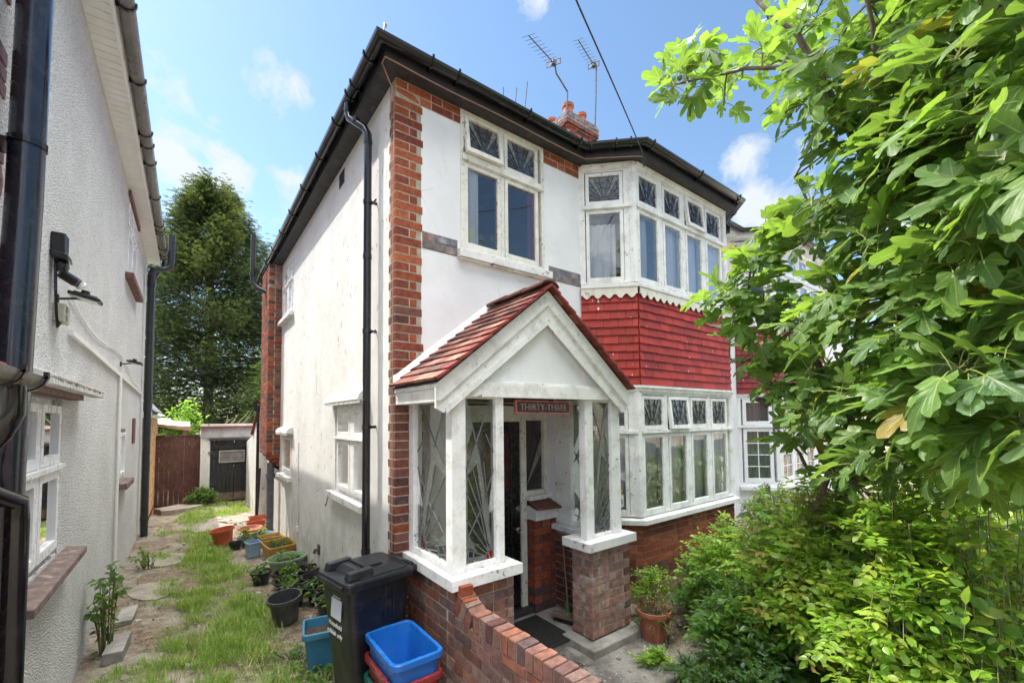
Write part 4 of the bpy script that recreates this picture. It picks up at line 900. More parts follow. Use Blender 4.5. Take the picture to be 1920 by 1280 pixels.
# eaves
q = MB(); n = 88
for k in range(n): a = -1.0 + 8.75 * k / n; q.box(FW, NX - .02, NX + .168, 5.285, 5.297, a, a + 8.75 / n - .006)
q.box(FW, NX - .02, NX + .168, 5.2975, 5.303, -1.0, 7.75, (.6, .6, .58)); q.build('soffit', M['upvc_soffit'], nb)
q = MB(); q.box(FW, NX + .168, NX + .19, 5.275, 5.44, -1.0, 7.75); q.build('fascia', M['upvc_soffit'], nb)
q = MB(); q.sweep([(NX + .191, 7.75, 5.41), (NX + .191, -1.0, 5.41)][::-1], [(a + .003, b) for a, b in gutter_profile(.058)], closed=True); ngut = q.build('gutter', M['weathered_gutter'], nb, smooth=True)
for y in (.2, .95, 1.9, 2.85, 3.12, 3.55, 4.6, 5.7, 5.95, 6.1, 6.9, 7.3, 7.5):
    q = MB(); bracket(q, (NX + .193, y, 5.41), (1, 0, 0), .063, .022); q.build('bracket', M['black_plastic'], ngut)
q = MB(); q.quad([(NX + .27, -1.05, 5.46), (NX + .27, 7.8, 5.46), (NX - 3.2, 7.8 - 3.4, 7.7), (NX - 3.2, -1.05 + 3.4, 7.7)]); q.quad([(-8.4, -1.05, 5.46), (NX + .27, -1.05, 5.46), (NX - 3.2, 2.35, 7.7), (-4.9, 2.35, 7.7)] if False else [(-8.4, -1.05, 5.46), (NX + .27, -1.05, 5.46), (NX - 3.2, 2.35, 7.7)]); q.quad([(-8.4, 7.8, 5.46), (-8.4, -1.05, 5.46), (NX - 3.2, 2.35, 7.7), (NX - 3.2, 4.4, 7.7)]); q.quad([(NX + .27, 7.8, 5.46), (-8.4, 7.8, 5.46), (NX - 3.2, 4.4, 7.7)])
q.c = [(.2, .09, .07)] * len(q.v); q.build('roof', M['roof_tile'], nb)
# windows of the neighbour
w1 = window(NS, nw[0], nw[1], nw[2], nw[3], [(-.11, .27, 1.23, 1.76, 'c'), (.335, .82, 1.23, 1.76, 'c'), (-.11, .27, 1.81, 2.20, 'c'), (.335, .82, 1.81, 2.20, 'c')], nb, timber='upvc', glassk='glass_new', fr=.05, dfr=(-.14, -.05), sash=.05)
q = MB(); q.hexa([NS.p(-.25, 1.11, -.1), NS.p(1.16, 1.11, -.1), NS.p(1.16, 1.10, .115), NS.p(-.25, 1.10, .115), NS.p(-.25, 1.175, -.1), NS.p(1.16, 1.175, -.1), NS.p(1.16, 1.145, .115), NS.p(-.25, 1.145, .115)]); q.build('sill', M['worn_sill'], w1, bevel=.004)
q = MB(); q.box(NS, -.2, 1.10, 2.252, 2.30, -.02, .075); q.build('lintel_board', M['brown_sill'], w1)
q = MB()
A = []
for k in range(30):
    u = -.25 + 1.65 * k / 29; q.box(NS, u, u + .040, 2.288, 2.322 + .012 * math.sin(k * 1.7), .075, .15)
q.hexa([NS.p(-.25, 2.32, 0), NS.p(1.42, 2.32, 0), NS.p(1.42, 2.325, .155), NS.p(-.25, 2.325, .155), NS.p(-.25, 2.40, 0), NS.p(1.42, 2.40, 0), NS.p(1.42, 2.338, .158), NS.p(-.25, 2.338, .158)]); q.build('corrugated_hood', M['sill_white'], w1, bevel=.003)
w2 = window(NS, nu[0], nu[1], nu[2], nu[3], [(4.33, 4.86, 4.15, 4.75, 'c'), (4.92, 5.45, 4.15, 4.75, 'c'), (4.33, 4.86, 4.8, 5.12, 'c'), (4.92, 5.45, 4.8, 5.12, 'c')], nb, timber='upvc', glassk='glass_new', fr=.05, dfr=(-.14, -.03), sash=.05)
q = MB(); q.box(NS, 4.12, 5.62, 4.02, 4.095, -.1, .09); q.build('sill', M['brown_sill'], w2, bevel=.006)
q = MB(); q.box(NS, 4.2, 5.6, 5.172, 5.25, -.02, .03); q.build('lintel_board', M['brown_sill'], w2)
w3 = window(NS, ns[0], ns[1], ns[2], ns[3], [(4.15, 4.70, 1.35, 1.95, 'c')], nb, timber='upvc', glassk='glass_new', fr=.05, dfr=(-.14, -.05), sash=.05)
q = MB(); q.box(NS, 4.0, 4.85, 1.22, 1.295, -.1, .10); q.build('sill', M['worn_sill'], w3, bevel=.006)
q = MB(); q.box(NS, 5.6, 5.9, 1.75, 2.15, -.02, .02); q.build('gas_box', M['brown_sill'], nb)
# pipes of the neighbour
q = MB(); q.tube([(NX + .10, -.55, 5.30), (NX + .10, -.62, 3.1), (NX + .10, -.715, 1.9), (NX + .10, -.74, -.02)], .060, 20); npz = q.build('rain_pipe', M['navy_pipe'], nb, smooth=True)
for z in (3.36, 1.25): 
    q = MB(); q.lathe([(.058, z - .015), (.066, z - .015), (.066, z + .015), (.058, z + .015)], (NX + .10, -.612 if z > 2 else -.728, 0), 20); q.box(NS, -.76, -.62, z - .012, z + .012, .008, .02) ; q.box(NS, -.72, -.58, z - .055, z - .035, .01, .06); q.build('pipe_clip', M['black_plastic'], npz)
q = MB(); q.tube([(NX + .10, 7.0, -.02), (NX + .10, 7.0, 2.5), (NX + .10, 7.0, 4.86), (NX + .12, 7.02, 4.97), (NX + .26, 7.10, 5.03), (NX + .36, 7.14, 5.10), (NX + .38, 7.15, 5.25), (NX + .38, 7.15, 5.75)], .056, 14)
for z in (.32, 2.55, 4.7): q.lathe([(.054, z - .04), (.066, z - .04), (.066, z + .04), (.054, z + .04)], (NX + .10, 7.0, 0), 14)
q.build('soil_pipe', M['speckled_pipe'], nb, smooth=True)
q = MB(); q.tube([(NX + .25, 7.66, 5.36), (NX + .24, 7.66, 5.24), (NX + .12, 7.60, 5.02), (NX + .10, 7.6, 4.9), (NX + .10, 7.6, 2.3)], .036, 12); q.build('downpipe', M['black_plastic'], nb, smooth=True)
# corner of the neighbour's porch with its own gutter and pipe
q = MB(); q.hexa([(-3.2, -1.75, 2.28), (-1.93, -1.75, 2.28), (-1.93, -.98, 2.28), (-3.2, -.98, 2.28), (-3.2, -1.75, 2.6), (-1.95, -1.75, 2.315), (-1.95, -.98, 2.315), (-3.2, -.98, 2.6)], (.24, .06, .05)); q.build('porch_roof', M['roof_tile'], nb)
q = MB(); q.sweep([(-1.955, -1.95, 2.27), (-1.955, -.93, 2.27)], [(a + .003, b) for a, b in gutter_profile(.05)], closed=True)
pg = q.build('porch_gutter', M['weathered_gutter'], nb, smooth=True)
for y_ in (-.955, -1.25): q = MB(); bracket(q, (-1.955, y_, 2.27), (1, 0, 0), .056, .025); q.build('bracket', M['black_plastic'], pg)
q = MB(); q.tube([(-1.90, -1.12, 2.22), (-1.90, -1.12, 2.12), (-1.93, -1.10, 2.05), (-2.02, -1.04, 1.93), (-2.02, -1.0, 1.86), (-1.98, -.90, 1.80), (-1.94, -.82, 1.76), (-1.94, -.80, 1.68), (-1.94, -.80, -.02)], .036, 14); q.build('porch_downpipe', M['black_plastic'], nb, smooth=True)
# trunking and cables
TR = [(NX + .02, .95, 2.745), (NX + .02, 6.9, 2.60)]
q = MB(); a = Vector(TR[0]); b = Vector(TR[1]); q.hexa([(NX, a.y, a.z - .02), (NX + .03, a.y, a.z - .02), (NX + .03, b.y, b.z - .02), (NX, b.y, b.z - .02), (NX, a.y, a.z + .02), (NX + .03, a.y, a.z + .02), (NX + .03, b.y, b.z + .02), (NX, b.y, b.z + .02)]); q.build('cable_trunking', M['upvc_soffit'], nb)
q = MB(); q.tube([(NX + .025, 3.72, 2.67), (NX + .025, 3.72, 1.4), (NX + .025, 3.72, .25)], .018, 8); q.build('waste_pipe', M['upvc_soffit'], nb, smooth=True)
q = MB(); q.tube([Vector((NX + .012, .9 + 5.6 * t, 3.0 - .25 * t - .07 * math.sin(t * 9))) for t in [k / 30 for k in range(31)]], .006, 5); q.build('cable', M['upvc_soffit'], nb, smooth=True)
# ================================================================ GROUND
def ground_mat():
    m = NT('earth_and_worn_concrete'); v = m.coord(world=True)
    n1 = m.noise(v, 1.3, 6, .65); soil = m.mix(m.ramp(m.noise(v, 12, 7, .7), .35, .65), (.13, .095, .06), (.27, .21, .15)); conc = m.mix(m.ramp(m.noise(v, 6, 8, .7), .35, .65), (.21, .18, .14), (.36, .31, .245))
    c = m.mix(m.ramp(n1, .47, .53), soil, conc); c = m.mix(m.ramp(m.noise(v, 60, 3), .62, .68), c, (.42, .39, .34)); c = m.mix(m.ramp(m.noise(v, 4.5, 5, .6), .60, .68, 0, .8), c, (.05, .065, .025))
    return m.done(m.pbr(c, .95, 0., m.bump(m.noise(v, 35, 8, .7), .9, .02), .2))
M['ground'] = ground_mat()
gm = MB(); nx, ny = 90, 130
def gz(x, y):
    near = 1.0 if (-8 < x < 14 and -8 < y < 16) else 0.
    return near * (.018 * math.sin(x * 3.1 + 1.2 * math.sin(y * 1.9)) * math.sin(y * 2.3 + x) + .012 * math.sin(x * 9 + y * 7)) - .012
xs = [-260, -90, -30, -12] + [-8 + 22 * k / 150 for k in range(151)] + [20, 45, 110, 260]; ys = [-260, -90, -30, -14] + [-8 + 24 * k / 160 for k in range(161)] + [22, 45, 110, 260]
for y in ys:
    for x in xs: gm.v.append((x, y, gz(x, y))); gm.c.append((1, 1, 1))
W_ = len(xs)
for j in range(len(ys) - 1):
    for i in range(W_ - 1): a = j * W_ + i; gm.f.append((a, a + 1, a + W_ + 1, a + W_)); gm.m.append(0)
gnd = gm.build('ground', M['ground'], smooth=True); tag(gnd, kind='structure')
m = NT('stained_path_concrete'); v = m.coord(world=True); c = m.mix(m.ramp(m.noise(v, 3.5, 8, .7), .38, .62), (.12, .11, .10), (.27, .25, .225)); c = m.mix(m.ramp(m.noise(v, 2.2, 6, .65), .57, .65), c, (.035, .04, .02)); c = m.mix(m.ramp(m.noise(v, 70, 2), .66, .7), c, (.45, .43, .4))
M['path'] = m.done(m.pbr(c, .92, 0., m.bump(m.noise(v, 40, 6, .7), .6, .012), .25))
q = MB(); pts = [(.24, -4.2), (1.45, -4.2), (1.55, -2.4), (1.75, -1.5), (2.05, -1.15), (2.35, -1.0), (2.3, -.70), (2.03, -.1), (.24, -.1)]; q.prism(Fr((0, 0, 0), (1, 0, 0), (0, 0, 1), (0, 1, 0)), pts, -.05, .032); tag(q.build('path', M['path']), kind='structure')
# the street behind the photographer, which the bay windows mirror
m = NT('road_asphalt'); v = m.coord(world=True); M['road'] = m.done(m.pbr(var(m, (.055, .055, .057), v, 3, .3), .85, 0., m.bump(m.noise(v, 90, 4), .5, .005), .3))
q = MB(); q.box(FW, -60, 60, -.02, .006, -15.5, -8.6); tag(q.build('road', M['road']), kind='structure')
for a, b in ((-8.6, -6.6), (-17.5, -15.5)): q = MB(); q.box(FW, -60, 60, -.02, .12, a + .002, b - .002); tag(q.build('pavement', M['concrete']), kind='structure')
for x0, lab in ((-14, 'brick house across the street, left one of the mirrored row'), (0, 'brick house across the street, middle one of the mirrored row'), (14, 'brick house across the street, right one of the mirrored row')):
    oh = thing('opposite_house', lab, 'house', (x0 + 5, -22, 0), 'houses across the street')
    q = MB(); q.box(FW, x0, x0 + 11, 0, 5.4, -29, -22, (.5, .5, .5)); q.build('wall', simple('dull_brick_wall', (.25, .13, .09), .9, amt=.3, scale=4), oh)
    q = MB(); q.hexa([(x0 - .3, -29.3, 5.4), (x0 + 11.3, -29.3, 5.4), (x0 + 11.3, -21.7, 5.4), (x0 - .3, -21.7, 5.4), (x0 + 3, -25.6, 8.2), (x0 + 8, -25.6, 8.2), (x0 + 8, -25.4, 8.2), (x0 + 3, -25.4, 8.2)], (.15, .07, .05)); q.build('roof', M['roof_tile'], oh)
    for dx in (1.2, 7.2):
        for z in (.9, 3.3): q = MB(); q.box(FW, x0 + dx, x0 + dx + 2.4, z, z + 1.5, -22.05, -21.93); q.build('window', M['upvc'], oh); q = MB(); q.box(FW, x0 + dx + .15, x0 + dx + 2.25, z + .15, z + 1.35, -21.93, -21.92); q.build('pane', M['inside_dark'], oh)
# broken slabs along the passage
slabm = simple('worn_paving_stone', (.31, .27, .22), .9, amt=.35, scale=5, bump=.6, dirt=(.16, .14, .11), dirt_scale=5, bscale=50)
M['slab'] = slabm
def slab(cx, cy, rx, ry, rot, h=.012):
    q = MB(); n = 11; pts = []
    for k in range(n):
        a = 2 * math.pi * k / n; rr_ = 1 + random.uniform(-.16, .12); sq = 1 / max(abs(math.cos(a)), abs(math.sin(a))) ** .6; pts.append((rx * rr_ * sq * math.cos(a), ry * rr_ * sq * math.sin(a)))
    q.prism(Fr((cx, cy, 0), (math.cos(rot), math.sin(rot), 0), (0, 0, 1), (-math.sin(rot), math.cos(rot), 0)), pts, -.03, h); return q.build('paving_slab', slabm, bevel=.008)
for (cx, cy, rx, ry) in ((-1.66, 1.5, .14, .22), (-1.72, 3.55, .2, .36), (-1.62, 5.0, .24, .35), (-1.0, 7.1, .34, .42), (-.55, 7.7, .38, .5)):
    tag(slab(cx, cy, rx, ry, random.uniform(-.3, .3), .006), kind='structure')
o = slab(-1.52, 9.45, .42, .36, .6, .09); tag(o, 'large flat grey stone slab leaning low against the foot of the brown fence', 'slab')

# ================================================================ GARDEN WALL
gw = thing('garden_wall', 'low brown brick wall with a brick-on-edge top running from the porch towards the street', 'wall', (.175, -1.8, 0))
GWF = Fr((.12, -.785, 0), (0, -1, 0), (-1, 0, 0)); GWB = Fr((.225, -.785, 0), (0, -1, 0), (1, 0, 0))
q = MB(); bricks(q, GWF, .0, 3.6, -.035, .705, lambda u, z: 'brown' if u > .5 or random.random() < .5 else 'dark', 'stretcher', .004, .05); bricks(q, GWB, .0, 3.6, -.035, .705, 'brown', 'stretcher', .004, .05)
for k in range(3): q.box(GWF, .012, .20 - .05 * k, .72 + .0767 * k, .72 + .0767 * k + .066, -.09, .004, bcol('orange'))
q.build('brickwork', M['brick'], gw, bevel=.002)
q = MB(); q.box(FW, .123, .222, -.3, .708, -4.4, -.786); q.box(FW, .123, .222, .708, .86, -.9, -.786); q.build('mortar', M['mortar_cream'], gw)
q = MB(); y = -1.03
while y > -4.3:
    t = .0665; k = random.uniform(-.004, .004); q.box(FW, .113 + k, .232 + k, .712, .822 + random.uniform(-.004, .004), y - t, y, bcol(random.choice(['brown', 'brown', 'dark', 'brown'])), 0, .0025); y -= t + .011
for k in range(1, 4):      # the ramp, bricks on edge tipping up to the porch
    a0 = R(48 - 9 * k); cx_, cz = -.80 - .062 * k, .90 - .026 * k; dy, dz = -math.sin(a0) * .5, -math.cos(a0) * .5
    th = R(26); Fq = Fr((.112, -.772 - .068 * k, .925 - .030 * k), (0, -math.cos(th), -math.sin(th)), (-1, 0, 0), (0, -math.sin(th), math.cos(th))); q.box(Fq, 0, .064, -.125 - .01 * k, .0, -.120, .0, bcol('brown'), 0, .002)
q.build('coping', M['brick'], gw, bevel=.005)
q = MB(); q.box(FW, .122, .223, .70, .806, -4.3, -1.035); q.build('coping_mortar', M['mortar_grey'], gw)

# ================================================================ BACK OF THE PASSAGE
ext = thing('buff_brick_extension', 'single-storey buff brick extension behind the white pebbledashed house', 'extension', (-2.05, 7.6, 0))
EF = Fr((-2.03, 7.52, 0), (0, 1, 0), (1, 0, 0)); q = MB(); bricks(q, EF, 0, 3.6, .10, 2.17, 'buff', 'stretcher', .003, .05); bricks(q, EF, 0, 3.6, -.06, .09, 'orange', 'stretcher', .003, .05); q.build('brickwork', M['brick'], ext)
q = MB(); q.box(FW, -5.5, -2.032, -.3, 2.17, 7.52, 11.1, (1, 1, 1)); q.build('wall_core', M['mortar_cream'], ext)
q = MB(); q.box(FW, -5.5, -1.96, 2.172, 2.30, 7.45, 11.15); q.build('fascia', M['upvc'], ext)
q = MB(); q.hexa([(-5.5, 7.5, 2.302), (-1.92, 7.5, 2.302), (-1.92, 11.2, 2.302), (-5.5, 11.2, 2.302), (-5.5, 7.5, 3.3), (-2.3, 7.5, 2.75), (-2.3, 11.2, 2.75), (-5.5, 11.2, 3.3)]); q.build('roof', simple('grey_felt_roof', (.16, .18, .20), .7), ext)
q = MB(); q.sweep([(-1.958, 7.45, 2.29), (-1.958, 11.15, 2.29)], gutter_profile(.05), closed=True); q.build('gutter', M['black_plastic'], ext, smooth=True)

fn = thing('board_fence', 'tall red-brown vertical board fence across the left end of the passage', 'fence', (-1.6, 10.35, 0))
fm = simple('red_brown_fence_stain', (.105, .042, .032), .75, amt=.3, scale=7, bump=.4, dirt=(.17, .10, .08), dirt_scale=9)
FA = Fr((-2.05, 10.35, 0), (1, .02, 0), (.02, -1, 0)); u = 0
q = MB()
while u < .93: wdt = random.uniform(.085, .11); q.box(FA, u, u + wdt - .006, -.02, 1.73 + random.uniform(-.012, .012), 0, .018 + random.uniform(0, .006), (1, 1, 1), 0, .002); u += wdt
q.build('boards', fm, fn)
q = MB(); q.box(FA, -.02, .95, 1.735, 1.765, -.02, .035); q.box(FA, -.02, .95, .4, .48, -.04, -.002); q.box(FA, -.02, .95, 1.4, 1.48, -.04, -.002); q.build('rails', fm, fn)
q = MB(); q.box(FA, .935, .955, .0, 1.75, -.03, .03); q.build('post', simple('orange_timber', (.45, .22, .08), .7), fn)

ga = thing('garage', 'small rendered garage with grey parapet and black double doors ending the passage', 'garage', (-.5, 10.1, 0))
q = MB(); wall_holes(q, pf(10.05), -1.13, .9, -.3, 2.03, [(-.93, .1, -.3, 1.62)], .2); q.build('wall', M['render'], ga)
q = MB(); q.box(FW, -1.12, -1.0, -.3, 1.9, 10.26, 14); q.box(FW, .8, .9, -.3, 1.9, 10.26, 14); q.box(FW, -1.12, .9, 1.85, 1.95, 10.26, 14); q.build('rear_walls', M['render'], ga)
q = MB(); q.box(FW, -1.13, .9, 1.68, 1.92, 10.02, 10.048); q.build('parapet_render', simple('bare_cement_render', (.36, .35, .34), .9, amt=.25, scale=3, bump=.3, dirt=(.5, .49, .47)), ga)
q = MB(); q.box(FW, -1.16, .95, 1.922, 1.97, 9.98, 10.1); q.box(FW, -1.15, .95, 1.97, 2.05, 10.0, 10.3) if False else None; q.build('coping', simple('red_coping_tile', (.20, .055, .05), .8, amt=.3), ga)
q = MB(); q.box(FW, -.95, .12, 1.60, 1.655, 9.98, 10.06); q.build('door_head', M['soffit_dark'], ga)
dm = oldpaint('black_door_planks', (.014, .015, .018), (.20, .17, .14), .70, (.06, .055, .05), 20, .4); dbm = simple('bare_rotten_door_foot', (.16, .12, .08), .9, amt=.4, scale=12, bump=.4)
for a, b in ((-.92, -.41), (-.40, .10)):
    q = MB(); u = a
    while u < b - .01: q.box(pf(10.07), u, min(u + .085, b) - .006, .22, 1.60, -.02, .0 + random.uniform(0, .004)); u += .085
    dd = q.build('door', dm, ga); q = MB(); q.box(pf(10.07), a, b, .04, .24, -.02, .012); q.build('door_foot', dbm, dd)
    q = MB(); q.box(pf(10.07), a, b, 1.40, 1.50, .003, .022); q.build('door_rail', dm, dd)
q = MB(); q.ring(pf(10.07), -.74, -.17, 1.02, 1.33, .025, .006, .03); wq = q.build('door_window_frame', simple('grey_peeling_frame', (.34, .32, .29), .7), ga); q = MB(); q.box(pf(10.07), -.715, -.195, 1.045, 1.305, .008, .012); q.build('door_pane', simple('dusty_pane', (.20, .18, .17), .3, amt=.3), wq)
q = MB(); q.box(pf(10.05), -.97, -.88, 1.27, 1.31, .0, .02); q.build('hinge', M['dark_steel'], ga)
# canopy structure glimpsed over the fence
cn = thing('timber_lean_to', 'cream corrugated lean-to roof on pale timbers showing over the brown fence', 'lean-to', (-1.7, 11.4, 0))
q = MB(); q.hexa([(-2.4, 11.2, 2.02), (-1.35, 11.2, 1.95), (-1.35, 12.6, 2.15), (-2.4, 12.6, 2.2), (-2.4, 11.2, 2.05), (-1.35, 11.2, 1.98), (-1.35, 12.6, 2.18), (-2.4, 12.6, 2.23)]); q.build('roof', simple('cream_sheet', (.62, .58, .46), .6), cn)
tmb = simple('pale_timber', (.42, .27, .15), .8); q = MB(); q.box(FW, -2.3, -2.22, 0, 2.02, 11.3, 11.38); q.box(FW, -1.5, -1.42, 0, 1.96, 11.3, 11.38); q.hexa([(-2.2, 11.16, 2.0), (-1.3, 11.16, 1.84), (-1.3, 11.2, 1.84), (-2.2, 11.2, 2.0), (-2.2, 11.16, 2.08), (-1.3, 11.16, 1.92), (-1.3, 11.2, 1.92), (-2.2, 11.2, 2.08)]); q.build('posts', tmb, cn)

# ================================================================ AERIALS, WIRES, LAMPS
def P3(px, py): return hit(px, py, 1, 3.2)
def aerial(name_label, boomA, boomB, mast, nel, cross, loc):
    t = thing('tv_aerial', name_label, 'aerial', mast[0]); q = MB(); q.tube(mast, .018, 8); q.build('mast', M['dark_steel'], t, smooth=True)
    q = MB(); a, b = Vector(boomA), Vector(boomB); q.tube([a, b], .012, 6); ax = Vector((.75, -.3, .45)).normalized()
    for k in range(nel): p = a.lerp(b, k / (nel + .2)); q.tube([p - ax * cross, p + ax * cross], .0045, 4)
    q.build('boom', M['dark_steel'], t)
    q = MB(); ax2 = ax
    for dz in (-.06, .06): q.tube([b - ax2 * cross * 1.1 + Vector((0, 0, dz)), b + ax2 * cross * 1.1 + Vector((0, 0, dz))], .011, 6)
    for s in (-1, 1): q.tube([b + ax2 * cross * 1.1 * s + Vector((0, 0, -.06)), b + ax2 * cross * 1.1 * s + Vector((0, 0, .06))], .011, 6)
    q.box(FW, b.x - .05, b.x + .05, b.z - .05, b.z + .05, b.y - .04, b.y + .04)
    q.build('reflector', M['dark_steel'], t); return t
aerial('left rooftop aerial on a kinked mast strapped to the chimney', P3(991, 67), P3(1038, 118), [P3(1063, 205), P3(1064, 172), P3(1043, 138), P3(1040, 118)], 8, .17, None)
aerial('right rooftop aerial on a straight upright mast beside the chimney', P3(1084, 75), P3(1113, 122), [P3(1115, 262), P3(1117, 190), P3(1118, 122)], 8, .15, None)
for k, (x0, y0, x1, y1) in enumerate(((980, 195, 989, 153), (962, 185, 969, 165), (942, 180, 944, 164))):
    a = hit(x0, y0, 1, 9); b = hit(x1, y1, 1, 9); q = MB(); q.tube([a - Vector((0, 0, 1.)), b], .02, 5); o = q.build('aerial_rod', M['dark_steel']); tag(o, ['tall thin aerial rod rising beyond the gutter, nearest the chimney', 'short thin aerial rod, middle one of three beyond the gutter', 'shortest aerial rod beyond the gutter, leftmost of three'][k], 'aerial')
A = Vector((2.67, -.62, 5.02)); B = CAM + aim(1088, 0) * 2.6; q = MB(); D_ = B - A; q.tube([A + D_ * t - Vector((0, 0, .25 * (t / 5) * (1 - t / 5) * 4)) * (1 if t > 1 else t) * .4 for t in [k * .25 for k in range(21)]], .0055, 6)
q.tube([A, A + Vector((-.02, .02, -.05)), A + Vector((.03, .02, -.09))], .012, 6); tag(q.build('telephone_wire', M['soffit_dark'], smooth=True), 'black telephone wire running up from the corner of the bay eaves into the sky', 'wire')
q = MB(); pth = [Vector((-.02, .01, 4.84)), Vector((-.035, -.0, 4.95)), Vector((-.10, -.03, 5.03)), Vector((-.155, -.09, 5.05)), Vector((-.155, -.155, 5.058))]
for k in range(22): t = (k + 1) / 22; pth.append(Vector((-.155 + 2.36 * t, -.157, 5.060 - .008 * math.sin(t * 9) - .012 * math.sin(math.pi * t))))
pth += [Vector((2.40, -.36, 5.045)), Vector((2.6, -.56, 5.03)), Vector((2.655, -.61, 5.02))]
q.tube(pth, .0055, 6); q.tube([Vector((-.012, .006, 4.86)), Vector((-.014, .02, 4.2)), Vector((-.014, .03, 3.0)), Vector((-.014, .028, 1.9)), Vector((-.014, .03, 1.0)), Vector((-.014, .06, .97)), Vector((-.014, .07, 1.02))], .004, 5)
tag(q.build('eaves_cable', M['copper_cable'], smooth=True), 'thin coppery cable clipped under the black eaves and down the brick corner', 'cable')

def flood(loc, label, scale=1., kind='flat', arm=.12):
    t = thing('floodlight', label, 'lamp', loc); x, y, z = loc
    q = MB(); q.box(FW, x - .01, x + .015, z - .03 * scale, z + .03 * scale, y - .02 * scale, y + .02 * scale); q.tube([(x, y, z), (x + arm, y, z + .02)], .008, 6); q.build('arm', M['black_plastic'], t)
    Fq = Fr((x + arm, y, z + .02), (0, 1, 0), (.25, 0, 1), (1, 0, -.25)); q = MB(); s = scale; q.box(Fq, -.07 * s, .07 * s, -.06 * s, .10 * s, 0, .022 * s); q.box(Fq, -.05 * s, .05 * s, -.04 * s, .08 * s, .022 * s, .034 * s); q.box(Fq, -.02 * s, .02 * s, -.01 * s, .03 * s, .034 * s, .06 * s); q.build('lamp_body', M['black_plastic'], t, bevel=.004)
    q = MB(); q.box(Fq, -.058 * s, .058 * s, -.048 * s, .088 * s, -.006, -.0005); q.build('lamp_glass', simple('frosted_lamp_lens', (.62, .63, .60), .3), t); return t
flood((NX, .56, 2.90), 'flat black floodlight just above the cream junction box on the pebbledash', 1.0)
flood((NX, 3.9, 2.83), 'small distant flat black floodlight above the trunking on the pebbledash', 1.0)
t = thing('sensor_light', 'black security light with drooping sensor head, high on the pebbledash by the big pipe', 'lamp', (NX, .42, 3.2))
q = MB(); q.box(FW, NX, NX + .07, 3.17, 3.29, .37, .47); q.hexa([(NX, .36, 3.13), (NX + .09, .36, 3.11), (NX + .09, .48, 3.11), (NX, .48, 3.13), (NX, .36, 3.18), (NX + .08, .36, 3.16), (NX + .08, .48, 3.16), (NX, .48, 3.18)]); q.build('housing', M['black_plastic'], t, bevel=.01)
q = MB(); q.lathe([(.001, -.04), (.03, -.035), (.038, 0), (.03, .035), (.001, .04)], (NX + .045, .43, 3.085), 14); q.build('swivel', M['black_plastic'], t, smooth=True)
q = MB(); Fq = Fr((NX + .06, .45, 3.04), (.6, .5, -.35), (.5, .1, .85), (.2, .9, .1)); q.box(Fq, -.02, .085, -.04, .04, -.035, .025); q.build('sensor_head', M['black_plastic'], t, bevel=.014); q = MB(); q.lathe([(.001, 0), (.03, .005), (.03, .02), (.001, .035)], Fq.p(.085, 0, -.005), 12, axis=tuple(Fq.U)); q.build('lens', M['upvc'], t, smooth=True)
t = thing('junction_box', 'cream plastic junction box on the pebbledash wall above the trunking', 'box', (NX, .58, 2.8)); q = MB(); q.box(FW, NX, NX + .055, 2.745, 2.865, .50, .66); q.build('case', simple('cream_plastic', (.50, .48, .36), .45), t, bevel=.006)
q = MB(); [q.lathe([(.001, .0), (.022, .0), (.022, .004), (.001, .004)], (NX + .0552, .555, 2.775 + .055 * k), 14, axis=(1, 0, 0)) for k in range(2)]; q.build('knockout', simple('grey_rubber', (.28, .28, .22), .6), t)
q = MB(); q.tube([(NX + .02, .40, 3.14), (NX + .025, .40, 2.95), (NX + .03, .42, 2.78), (NX + .03, .47, 2.70), (NX + .03, .53, 2.74)], .007, 6); q.tube([(NX + .02, .42, 3.12), (NX + .025, .43, 2.9), (NX + .03, .45, 2.75), (NX + .03, .50, 2.715), (NX + .03, .56, 2.745)], .007, 6); tag(q.build('cable', M['black_plastic'], smooth=True), 'pair of black cables looping down from the sensor light to the cream junction box', 'cable')

# ================================================================ CURTAINS
curtain(pf(.04), .70, .86, 3.7, 5.0, 0, 'net', 'pale curtain drawn to the left edge of the single upstairs front window', 3, .015)
curtain(pf(.04), 1.48, 1.66, 3.7, 5.0, 0, 'curtain_pink', 'plum curtain at the right edge of the single upstairs front window', 3, .015)
curtain(BFR[0], .05, .42, 3.66, 4.40, -.14, 'net', 'white net curtain pulled aside in the angled left pane of the upper bay', 5, .012, slant=-.12)
gU = 'net curtains across the upper bay'; gL = 'net curtains across the lower bay'
for k, (a, b) in enumerate(((.0, .32), (.62, 1.0), (1.10, 1.42), (1.58, 2.0))):
    curtain(BFR[1], a, b, 3.64, 4.5, -.10, 'net', 'pale net curtain in pane %s of the upper bay front' % ['one, beside the left corner post', 'two from the left', 'three, below the open top light', 'four, at the far right'][k], 5, .018, group=gU)
for k, (a, b) in enumerate(((.02, .44), (.46, 1.0), (1.02, 1.5), (1.52, 2.04))):
    curtain(BFR[1], a, b, .99, 1.92, -.11, 'net', 'white net curtain in pane %s of the lower bay front' % ['one, beside the left corner post', 'two from the left', 'three from the left', 'four, at the far right'][k], 6, .015, group=gL)
curtain(BFR[0], .05, .50, .99, 1.92, -.11, 'net', 'white net curtain behind the stickers in the angled left pane of the lower bay', 5, .015)
curtain(AF[0], .05, .60, .97, 2.3, -.15, 'curtain_grey', 'grey lace curtain in the barred window of the adjoining house', 7, .015)
